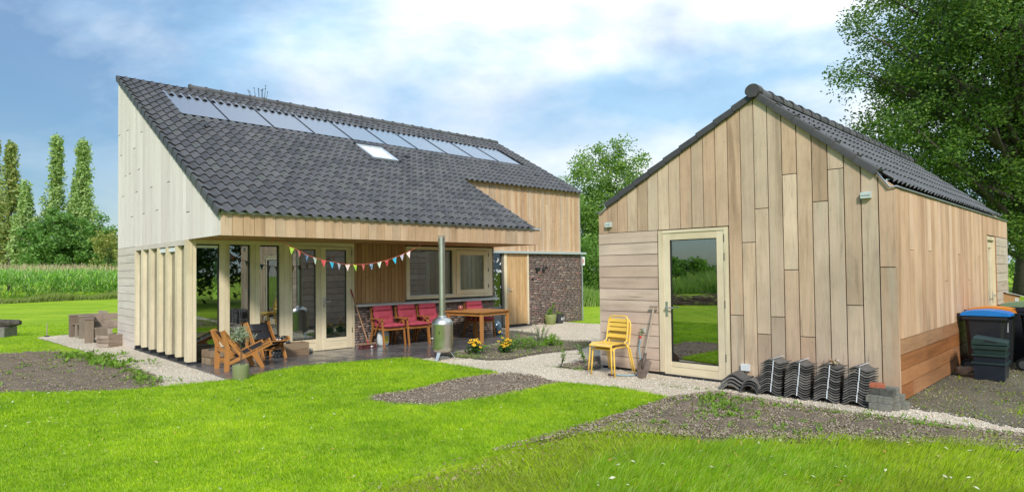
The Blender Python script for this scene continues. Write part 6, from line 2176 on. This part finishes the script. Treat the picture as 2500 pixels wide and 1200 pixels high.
t = thing('spade', 'rusty spade leaning on the planks beside the shed door', 'spade', SF(1.085, -.40, .006), SW)
obj('shaft', MB().cyl((0, .04, .30), (-.02, .335, 1.02), .018, .017, 10), wood('worn_spade_shaft', [(.30, .24, .18), (.34, .27, .20)], 'z'), t, True, angle=40)
obj('grip', MB().cyl((-.09, .336, 1.035), (.05, .336, 1.035), .018, .018, 10), wood('worn_spade_grip', [(.30, .24, .18), (.33, .27, .2)], 'x'), t, True, angle=40)
m = MB()
nx_, ny_ = 9, 9
for lay in (0, .006):
    for j in range(ny_):
        for i in range(nx_):
            a, b = -1 + 2 * i / (nx_ - 1), j / (ny_ - 1)
            w = .105 * (1 if b > .35 else .72 + .28 * (b / .35) ** .5)
            z = .0 + .29 * b
            zz = z + (.05 * (abs(a) ** 1.6) * (1 - b) if b < .5 else 0) - (.05 * abs(a) ** 2 if b > .8 else 0)
            m.v.append((a * w, -.06 + .11 * b - .025 * (1 - a * a) + lay + .01, max(0, zz)))
N = nx_ * ny_
for o_ in (0, N):
    for j in range(ny_ - 1):
        for i in range(nx_ - 1):
            k = o_ + j * nx_ + i
            m.f.append((k, k + 1, k + nx_ + 1, k + nx_))
obj('blade', m, plain('rusty_steel', (.16, .115, .085), .65, .3, .3, 16, .3), t, True)
obj('socket', MB().cyl((0, -.03, .14), (0, .055, .36), .016, .026, 10), plain('rusty_socket', (.13, .10, .08), .6, .4, .3, 16), t, True)

t = thing('wall_tap', 'garden tap on the shed planks above the hose', 'tap', SF(.84, 0, .64), SW)
obj('plate', MB().box(-.03, .035, -.012, -.005, -.01, .055), plain('tap_plate', (.55, .56, .52), .4), t)
obj('body', MB().cyl((0, -.012, .01), (0, -.09, .005), .014, n=10).cyl((0, -.08, .005), (0, -.095, -.06), .012, .014, 10).cyl((0, -.055, .01), (0, -.055, .04), .008, n=8).box(-.04, .03, -.063, -.047, .038, .05), plain('green_brass', (.20, .26, .13), .4, .6, .3, 30), t, True, angle=40)
obj('coupling', MB().cyl((0, -.093, -.055), (0, -.10, -.095), .018, .018, 10), plain('red_coupling', (.45, .03, .03), .4), t, True, angle=40)
t = thing('garden_hose', 'grey blue hose hanging from the tap to the gravel', 'hose', SF(.84, -.10, 0), SW)
obj('tube', MB().tube([(0, 0, .55), (-.012, .01, .48), (-.028, .0, .40), (-.005, -.01, .30), (.012, -.02, .18), (.0, -.06, .06), (.02, -.14, .022), (.06, -.24, .020), (.03, -.33, .020), (-.10, -.40, .020), (-.20, -.44, .020)], .0125, 8), plain('hose_grey_blue', (.20, .30, .33), .5), t, True)
obj('nozzle', MB().cyl((-.19, -.437, .022), (-.27, -.468, .024), .019, .016, 10), plain('brown_nozzle', (.12, .06, .05), .5), t, True, angle=40)

# bundles of roof tiles: stood on end against the shed wall
tp = []
def btile(th=.014, W=.27, D=.33):
    # profile in x-z, length along y
    m = MB()
    n = 12
    for lay in (0, -th):
        for y in (0, D):
            for i in range(n + 1):
                a = i / n
                x = -W / 2 + W * a
                z = .027 * math.cos(2 * PI * (a - .42) * 1.05) + .010 * a
                m.v.append((x, y, z + lay))
    q = n + 1
    for i in range(n):
        m.f += [(i, i + 1, q + i + 1, q + i), (3 * q + i, 3 * q + i + 1, 2 * q + i + 1, 2 * q + i), (i, 2 * q + i, 2 * q + i + 1, i + 1), (q + i, q + i + 1, 3 * q + i + 1, 3 * q + i)]
    m.f += [(0, q, 3 * q, 2 * q), (n, 2 * q + n, 3 * q + n, q + n)]
    return m
nq = NT('new_tile')
nv = nq.coord()
ncol = nq.ramp(nq.orand(), [(0, (.05, .048, .046)), (.5, (.13, .122, .112)), (1, (.21, .195, .175))])
MT['ntile'] = nq.done(nq.bsdf(nq.mix(1.0, ncol, nq.ramp(nq.noise(nv, 25, 5), [(.3, .7), (.7, 1.25)]), 'MULTIPLY'), .55))
bt_me = obj('roof_tile', btile(), MT['ntile'], None, True, angle=55)
BT = bt_me.data
bpy.data.objects.remove(bt_me)
BL = ['strapped bundle of dark roof tiles nearest the shed door', 'second strapped bundle of dark roof tiles from the shed door', 'third strapped bundle of dark roof tiles, dried leaves on top', 'strapped bundle of dark roof tiles beside the grey bricks']
for b, (u, v, lean) in enumerate(((3.00, -.52, .0), (3.33, -.55, .02), (3.66, -.51, .0), (3.98, -.50, -.01))):
    t = thing('tile_bundle', BL[b], 'roof tiles', SF(u, v, .008), SW + random.uniform(-.05, .05), 'strapped bundles of roof tiles')
    nt = 14
    for i in range(nt):
        o = bpy.data.objects.new('roof_tile', BT)
        COL.objects.link(o)
        o.parent = t
        z = .042 + i * .0295
        sh = .045 * (i / (nt - 1)) ** 1.4
        o.location = (sh * .5 + random.uniform(-.003, .003), .02 + sh * .3 + random.uniform(-.004, .004), z + lean * 0)
        o.rotation_euler = (.0, random.uniform(-.01, .01) - .05 * i / nt, random.uniform(-.015, .015))
    x0 = .0
    pts = []
    m = MB()
    def sx(z):
        return .035 + .045 * ((z - .02) / .40) * .5
    for (za, zb, dx) in ((.05, .17, 0), (.168, .30, .008), (.298, .445, .016)):
        m.bar((sx(za) - .02 + dx, .012, za), (sx(zb) - .02 + dx, .012 + .012, zb), .011, .003, (1, 0, 0))
    m.bar((sx(.445) - .004, .02, .468), (sx(.445) + .0, .36, .47), .011, .003, (1, 0, 0))
    obj('strap', m, plain('white_strap', (.70, .72, .74), .4), t)
    if b == 2:
        npr = np.random.default_rng(7)
        V, F = leafcloud(npr.normal(0, 1, (10, 3)) * np.array([.06, .05, .004]) + np.array([.07, .15, .47]), np.full(10, .03), 9, .035, npr, .6)
        npobj('dry_leaf', V, F, MT['dry'], t)
LT = ['lowest loose roof tile of the small pile by the shed door', 'loose roof tile second from the bottom of the small pile', 'loose roof tile second from the top of the small pile', 'topmost loose roof tile of the small pile by the shed door']
for i in range(4):
    o = bpy.data.objects.new('roof_tile', BT)
    COL.objects.link(o)
    p = SF(2.50 + .01 * i, -.50 + .006 * i, .055 + i * .043)
    o.location = p
    o.rotation_euler = (0, -.05, SW + .25 + random.uniform(-.08, .08))
    o.scale = (1.22, 1.0, 1.5)
    tag(o, LT[i], 'roof tile', 'loose roof tiles by the shed door')
def ridge_loose():
    m = MB()
    n = 14
    for rad in (.115, .10):
        for y in (0, .36):
            for i in range(n + 1):
                a = PI * i / n
                m.v.append((rad * 1.02 * math.cos(a), y, rad * math.sin(a)))
    q = n + 1
    for i in range(n):
        m.f += [(i, i + 1, q + i + 1, q + i), (3 * q + i, 3 * q + i + 1, 2 * q + i + 1, 2 * q + i), (i, 2 * q + i, 2 * q + i + 1, i + 1), (q + i, q + i + 1, 3 * q + i + 1, 3 * q + i)]
    m.f += [(0, q, 3 * q, 2 * q), (n, 2 * q + n, 3 * q + n, q + n)]
    return m
RL = ['lowest of the three nested half round ridge tiles', 'middle one of the three nested half round ridge tiles', 'topmost of the three nested half round ridge tiles']
for i in range(3):
    o = obj('ridge_tile', ridge_loose(), MT['ntile'], None, True, SF(2.755 + .008 * i, -.56 + .01 * i, .008 + i * .034), (0, 0, SW + .06 + random.uniform(-.04, .04)), 50)
    tag(o, RL[i], 'ridge tile', 'nested ridge tiles by the shed door')

# brick stack at the corner
MT['paver'] = plain('weathered_concrete', (.17, .165, .135), .92, 0, .35, 18, .5)
MT['redb'] = plain('red_brick', (.33, .10, .05), .9, 0, .25, 20, .4)
def pav(label, u, v, z, rz_, L=.21, W=.105, H=.076, mat=None, group='grey paving bricks stacked at the shed corner'):
    m = MB()
    b = .006
    for z_, s in ((0, 0), (H - b, 0), (H, b)):
        m.v += [(-L / 2 + s, -W / 2 + s, z_), (L / 2 - s, -W / 2 + s, z_), (L / 2 - s, W / 2 - s, z_), (-L / 2 + s, W / 2 - s, z_)]
    for k in (0, 4):
        for i in range(4):
            m.f.append((k + i, k + (i + 1) % 4, k + 4 + (i + 1) % 4, k + 4 + i))
    m.f += [(3, 2, 1, 0), (8, 9, 10, 11)]
    o = obj('paving_brick', m, mat or MT['paver'], None, False, SF(u, v, z), (0, 0, SW + rz_))
    return tag(o, label, 'brick', group)
pav('grey brick lying lengthwise at the front of the bottom layer', 4.245, -.50, .008, .02)
pav('bottom layer grey brick end on, just behind the front one', 4.30, -.375, .008, .0)
pav('bottom layer grey brick end on, nearest the shed corner', 4.36, -.255, .008, -.03)
pav('bottom layer grey brick against the last tile bundle', 4.17, -.26, .008, -.02, L=.12)
pav('grey brick on the second layer beside the last tile bundle', 4.165, -.47, .086, -.04, L=.12)
pav('grey brick on the second layer at the front middle', 4.29, -.47, .086, .03, L=.13)
pav('grey brick on the second layer behind the front ones', 4.28, -.345, .086, -.02)
pav('grey brick on the second layer closest to the shed corner', 4.31, -.23, .086, .02)
pav('long dark mossy stone on top of the grey bricks', 4.24, -.41, .164, -.06, L=.25, W=.10, H=.075, mat=plain('dark_stone', (.085, .083, .068), .95, 0, .5, 22, .6))
pav('pale grey brick behind the dark mossy stone on top', 4.28, -.28, .164, .05, L=.18)
pav('orange red brick on the very top of the brick stack', 4.19, -.40, .241, .25, L=.155, W=.10, H=.05, mat=MT['redb'], group=None)

# ================================================================ BINS
MT['binblk'] = plain('dark_bin_plastic', (.014, .015, .020), .42, 0, .15, 10)
def bin_(loc, rz_, label, lidcol, H=.90, W=.50, D=.58, sticker=True):
    # front (handle side at the wall) faces -y
    t = thing('wheelie_bin', label, 'bin', loc, rz_, 'wheelie bins beside the shed')
    m = MB()
    w0, d0, w1, d1 = W * .40, D * .40, W * .5, D * .5
    vs = []
    for z, w, d in ((.05, w0, d0), (.12, w0 * 1.02, d0 * 1.02), (H - .10, w1 * .97, d1 * .97), (H - .06, w1, d1), (H - .02, w1, d1)):
        c = .05
        vs += [(-w + c, -d, z), (w - c, -d, z), (w, -d + c, z), (w, d - c, z), (w - c, d, z), (-w + c, d, z), (-w, d - c, z), (-w, -d + c, z)]
    m.v = vs
    for j in range(4):
        for i in range(8):
            m.f.append((j * 8 + i, j * 8 + (i + 1) % 8, (j + 1) * 8 + (i + 1) % 8, (j + 1) * 8 + i))
    m.f += [tuple(range(7, -1, -1)), tuple(32 + i for i in range(8))]
    obj('body', m, MT['binblk'], t)
    obj('rim', MB().box(-w1 - .02, w1 + .02, -d1 - .02, d1 + .02, H - .055, H - .012), MT['binblk'], t)
    lm = plain('lid_' + lidcol[0], lidcol[1], .38, 0, .06, 6)
    lv = MB()
    sec = [(-d1 - .05, 0), (-d1 - .03, .045), (-d1 * .5, .075), (0, .085), (d1 * .6, .075), (d1 + .02, .05), (d1 + .05, .0)]
    lv.prism([(y, H + z) for y, z in sec], 'x', -w1 - .03, w1 + .03)
    obj('lid', lv, lm, t)
    obj('lid_grip', MB().box(-.13, .13, -d1 - .075, -d1 - .04, H + .005, H + .035), lm, t)
    obj('handle', MB().cyl((-w1 + .04, d1 + .085, H - .02), (w1 - .04, d1 + .085, H - .02), .016, n=8).box(-w1 + .03, -w1 + .06, d1 - .0, d1 + .09, H - .045, H + .03).box(w1 - .06, w1 - .03, d1 - .0, d1 + .09, H - .045, H + .03), MT['black'], t)
    for s in (-1, 1):
        wv = obj('wheel', MB().cyl((s * (w0 + .01), d0 + .01, .10), (s * (w0 + .06), d0 + .01, .10), .10, n=18), MT['black'], t, True, angle=40)
        obj('hub', MB().cyl((s * (w0 + .061), d0 + .01, .10), (s * (w0 + .066), d0 + .01, .10), .06, n=14), plain('wheel_hub', (.09, .09, .09), .5), wv)
    obj('rib', MB().bar((-w1 + .06, -d1 * .99 + .015, H - .11), (-w0 + .04, -d0 - .001, .14), .03, .012, (1, 0, 0)).bar((w1 - .06, -d1 * .99 + .015, H - .11), (w0 - .04, -d0 - .001, .14), .03, .012, (1, 0, 0)), MT['binblk'], t)
    if sticker:
        obj('number_sticker', MB().prism([(w1 * .55 - .02, H * .70), (w1 * .55 + .05, H * .70), (w1 * .55 + .05, H * .86), (w1 * .55 - .02, H * .86)], 'y', -d1 * .965 - .002, -d1 * .90), plain('faded_sticker', (.42, .44, .44), .6, 0, .5, 40), t)
    return t
bin_(SF(4.67, 3.40, .012), SW + PI / 2 + .03, 'dark wheelie bin with a bright blue lid', ('blue', (.01, .17, .52)), H=.85, W=.46, D=.50)
bin_(SF(4.68, 3.96, .012), SW + PI / 2 + .02, 'wheelie bin with an orange lid behind the blue one', ('orange', (.62, .20, .01)), H=.87, W=.46, D=.52, sticker=False)
bin_(SF(5.02, 4.85, .012), SW + PI / 2 + .0, 'wheelie bin with a pale green lid behind the orange one', ('green', (.17, .26, .15)), H=.92, sticker=False)
bin_(SF(5.36, 3.92, .012), SW + PI / 2 - .30, 'dark wheelie bin with black lid cut by the photo edge', ('black', (.015, .015, .017)), H=.90)
MT['tub'] = plain('dark_green_tub', (.018, .040, .036), .4, 0, .12, 8)
MT['tub2'] = plain('dark_blue_tub', (.014, .020, .032), .42, 0, .12, 8)
TL_ = ['dark plastic tub at the bottom of the stack before the blue bin', 'dark plastic tub nested second in the stack before the blue bin', 'dark green lidded tub on top of the stack before the blue bin']
for i in range(3):
    t = thing('storage_tub', TL_[i], 'tub', SF(4.82, 2.62, .012 + (0, .17, .27)[i]), SW + .02 + .02 * i, 'stacked dark tubs')
    h = .26 if i == 0 else .20
    vs = []
    for z, w, d in ((0, .165, .21), (.10, .172, .22), (h, .18, .24)):
        vs += [(-w, -d, z), (w, -d, z), (w, d, z), (-w, d, z)]
    m = MB().add(vs, [(j * 4 + k, j * 4 + (k + 1) % 4, (j + 1) * 4 + (k + 1) % 4, (j + 1) * 4 + k) for j in range(2) for k in range(4)] + [(3, 2, 1, 0)])
    obj('body', m, MT['tub2' if i < 2 else 'tub'], t)
    obj('rim', MB().box(-.195, .195, -.255, -.238, h - .022, h).box(-.195, .195, .238, .255, h - .022, h).box(-.195, -.178, -.238, .238, h - .022, h).box(.178, .195, -.238, .238, h - .022, h), MT['tub'], t)
    if i == 0:
        obj('foot', MB().prism([(-.09, 0), (.09, 0), (.075, .06), (-.075, .06)], 'y', -.214, -.206), MT['black'], t)
    if i == 2:
        m = MB()
        for k in range(2):
            m.box(-.20, .20, -.26, .26, h + .003 + k * .034, h + .022 + k * .034)
        m.prism([(-.20, h + .058), (.20, h + .058), (.19, h + .072), (-.18, h + .128)], 'y', -.255, .255)
        obj('lid', m, MT['tub'], t)
        obj('lid_handle', MB().bar((-.05, -.257, h + .09), (.08, -.257, h + .072), .006, .018, (0, 1, 0)), MT['black'], t)
t = thing('field_stone', 'rough grey stone on the soil beside the stacked tubs', 'stone', SF(4.50, 2.75, .03), SW)
m = MB().blob((0, 0, .05), .14, .10, .07, 9, 6, .8)
rr = random.Random(4)
m.v = [(x * rr.uniform(.8, 1.15), y * rr.uniform(.8, 1.15), z * rr.uniform(.85, 1.1)) for x, y, z in m.v]
obj('rock', m, MT['clod'], t)
# little wooden box house on the lane side
t = thing('post_box', 'small wooden box with sloping grey roof past the bins', 'box', (10.20, 13.0, 0), -.55)
obj('cabinet', MB().prism([(-.13, .62), (.13, .62), (.13, .98), (-.13, 1.06)], 'y', -.13, .13), wood('box_panel', [(.36, .20, .08), (.40, .23, .10)], 'z'), t)
obj('roof', MB().prism([(-.16, 1.075), (.25, .96), (.25, .975), (-.16, 1.09)], 'y', -.17, .17), plain('box_roof', (.40, .40, .39), .6), t)
for a in (-1, 1):
    for b in (-1, 1):
        obj('leg', MB().box(a * .10 - .02, a * .10 + .02, b * .10 - .02, b * .10 + .02, 0, .619), MT['oldwood'], t)
obj('picture_card', MB().box(.05, .11, -.136, -.1305, .84, .95), flagmat('printed_card', (.05, .07, .14), (.55, .55, .52), 40), t)

# ================================================================ LEFT: PLANK SEATS, CRATE, TROUGH
def plank_seat(loc, rz_, label, mirror=1):
    # chunky armchair of scaffold planks, faces -x
    t = thing('plank_armchair', label, 'chair', loc, rz_, 'garden armchairs of old planks')
    for s in (-1, 1):
        y = s * .42
        obj('arm_box', MB().box(-.34, .34, y - .09, y - .055, 0, .555).box(-.34, .34, y + .055, y + .09, 0, .555).box(-.34, -.31, y - .054, y + .054, 0, .555).box(.31, .34, y - .054, y + .054, 0, .555), MT['oldwood'], t)
        obj('arm_top', MB().box(-.355, .355, y - .10, y + .10, .557, .585), MT['oldwood_x'], t)
    for k in range(3):
        obj('seat_plank', MB().box(-.32 + k * .19, -.14 + k * .19, -.325, .325, .33, .36), MT['oldwood_x'], t)
    obj('front_leg', MB().box(-.32, -.29, -.05, .05, 0, .329), MT['oldwood'], t)
    for k in range(2):
        obj('back_plank', MB().bar((.28 + k * .03, -.325, .42 + k * .17), (.28 + k * .03, .325, .42 + k * .17), .03, .155, (1, 0, 0)), MT['oldwood_x'], t)
    return t
ps = plank_seat(HF(-.06, 7.75, .006), HW + .10, 'chunky old plank armchair seen whole on the gravel beside the gable')
dup(ps, HF(.06, 6.05, .006), HW + 1.35, 'chunky old plank armchair half hidden by the house gable')
crate('weathered slatted crate on the gravel at the gable corner', HF(-.19, 4.66, .008), HW + .55, .50, .34, .27, 3, MT['oldwood_x'])
t = thing('stone_trough', 'rough log resting on a grey block at the photo edge', 'log', (-13.75, 16.9, 0), .1)
obj('block', MB().box(-.42, .38, -.25, .25, 0, .28), MT['paver'], t)
m = MB().tube([(-.75, 0, .34), (-.3, .02, .37), (.2, -.01, .36), (.62, .0, .40)], [.10, .13, .12, .06], 9)
rr = random.Random(6)
m.v = [(x, y * rr.uniform(.9, 1.3), z + rr.uniform(-.025, .025)) for x, y, z in m.v]
obj('log', m, MT['bark'], t)
t = thing('marker_cane', 'thin cane stuck in the lawn beside the log', 'cane', (-12.42, 16.95, 0), 0)
obj('cane', MB().cyl((0, 0, 0), (.0, .0, .36), .012, .010, 6), MT['oldwood'], t)
obj('foot', MB().box(-.04, .04, -.04, .04, 0, .035), MT['black'], t)

# ================================================================ ROOM BEHIND THE GLASS
t = thing('armchair', 'yellow armchair inside behind the corner glass', 'chair', HF(1.02, 1.95, .013), HW - .5)
YEL = plain('yellow_wool', (.52, .42, .02), .9, 0, .1, 20)
obj('seat', MB().blob((0, 0, .36), .30, .28, .08, 16, 8, .45), YEL, t, True)
obj('backrest', MB().blob((0, .27, .62), .29, .07, .24, 16, 8, .45), YEL, t, True)
for s in (-1, 1):
    obj('leg', MB().tube([(s * .32, -.28, 0), (s * .32, -.25, .52), (s * .32, .30, .50), (s * .32, .34, 0)], .014, 6), MT['black'], t)
t = thing('side_table', 'dark low table inside the room behind the armchair', 'table', HF(2.3, 3.4, .013), HW)
obj('top', MB().box(-.6, .6, -.4, .4, .70, .74), MT['oldwood_x'], t)
for a in (-1, 1):
    for b in (-1, 1):
        obj('leg', MB().box(a * .54 - .025, a * .54 + .025, b * .34 - .025, b * .34 + .025, 0, .699), MT['black'], t)
t = thing('enamel_bowl', 'pale enamel bowl on the table inside the room', 'bowl', HF(2.1, 3.3, .753), HW)
obj('bowl', MB().lathe([(0, 0), (.10, .0), (.19, .12), (.20, .13), (.18, .12), (.09, .015), (0, .012)], 20), MT['white'], t, True)

# willow reaching in overhead from beside the camera
t = thing('willow_tree', 'willow twig with narrow leaves hanging in at the top edge', 'tree', (6.6, 2.6, 0), 0)
tip = Vector((2.58, 3.30, 3.10)) - Vector((6.6, 2.6, 0))
obj('trunk', MB().tube([(0, 0, -.05), (.05, 0, 2.2), (-.15, .05, 4.2), (-.6, .1, 5.6)], [.2, .16, .13, .08], 9).tube([(-.15, .05, 4.2), (-1.6, .3, 5.0), (-3.0, .5, 4.9), (-3.85, .66, 4.4)], [.09, .06, .04, .014], 7), MT['bark'], t, True)
m, l = MB(), MB()
rr = random.Random(11)
root = Vector((-3.85, .66, 4.4))
for k in range(2):
    e = tip + Vector((.05 * k, .03 * k, .05 * k))
    pth = [root, root.lerp(e, .4) + Vector((-.10, 0, .10)), root.lerp(e, .75) + Vector((-.04, 0, .03)), e]
    m.tube(pth, [.008, .006, .004, .002], 5)
    for i in range(22):
        f = i / 22
        seg = min(2, int(f * 3))
        c = pth[seg].lerp(pth[seg + 1], f * 3 - seg)
        a = rr.uniform(0, 2 * PI)
        d = Vector((math.cos(a) * .45, math.sin(a) * .45, -1)).normalized()
        s = d.cross(Vector((math.cos(a + 1.3), math.sin(a + 1.3), .2))).normalized()
        L = rr.uniform(.06, .09)
        l.add([c, c + d * L * .4 + s * .006, c + d * L, c + d * L * .4 - s * .006], [(0, 1, 2, 3)])
obj('twig', m, MT['bark'], t)
obj('leaf', l, leafmat('willow_leaf', [(.16, .28, .02), (.22, .34, .03)], .45), t)
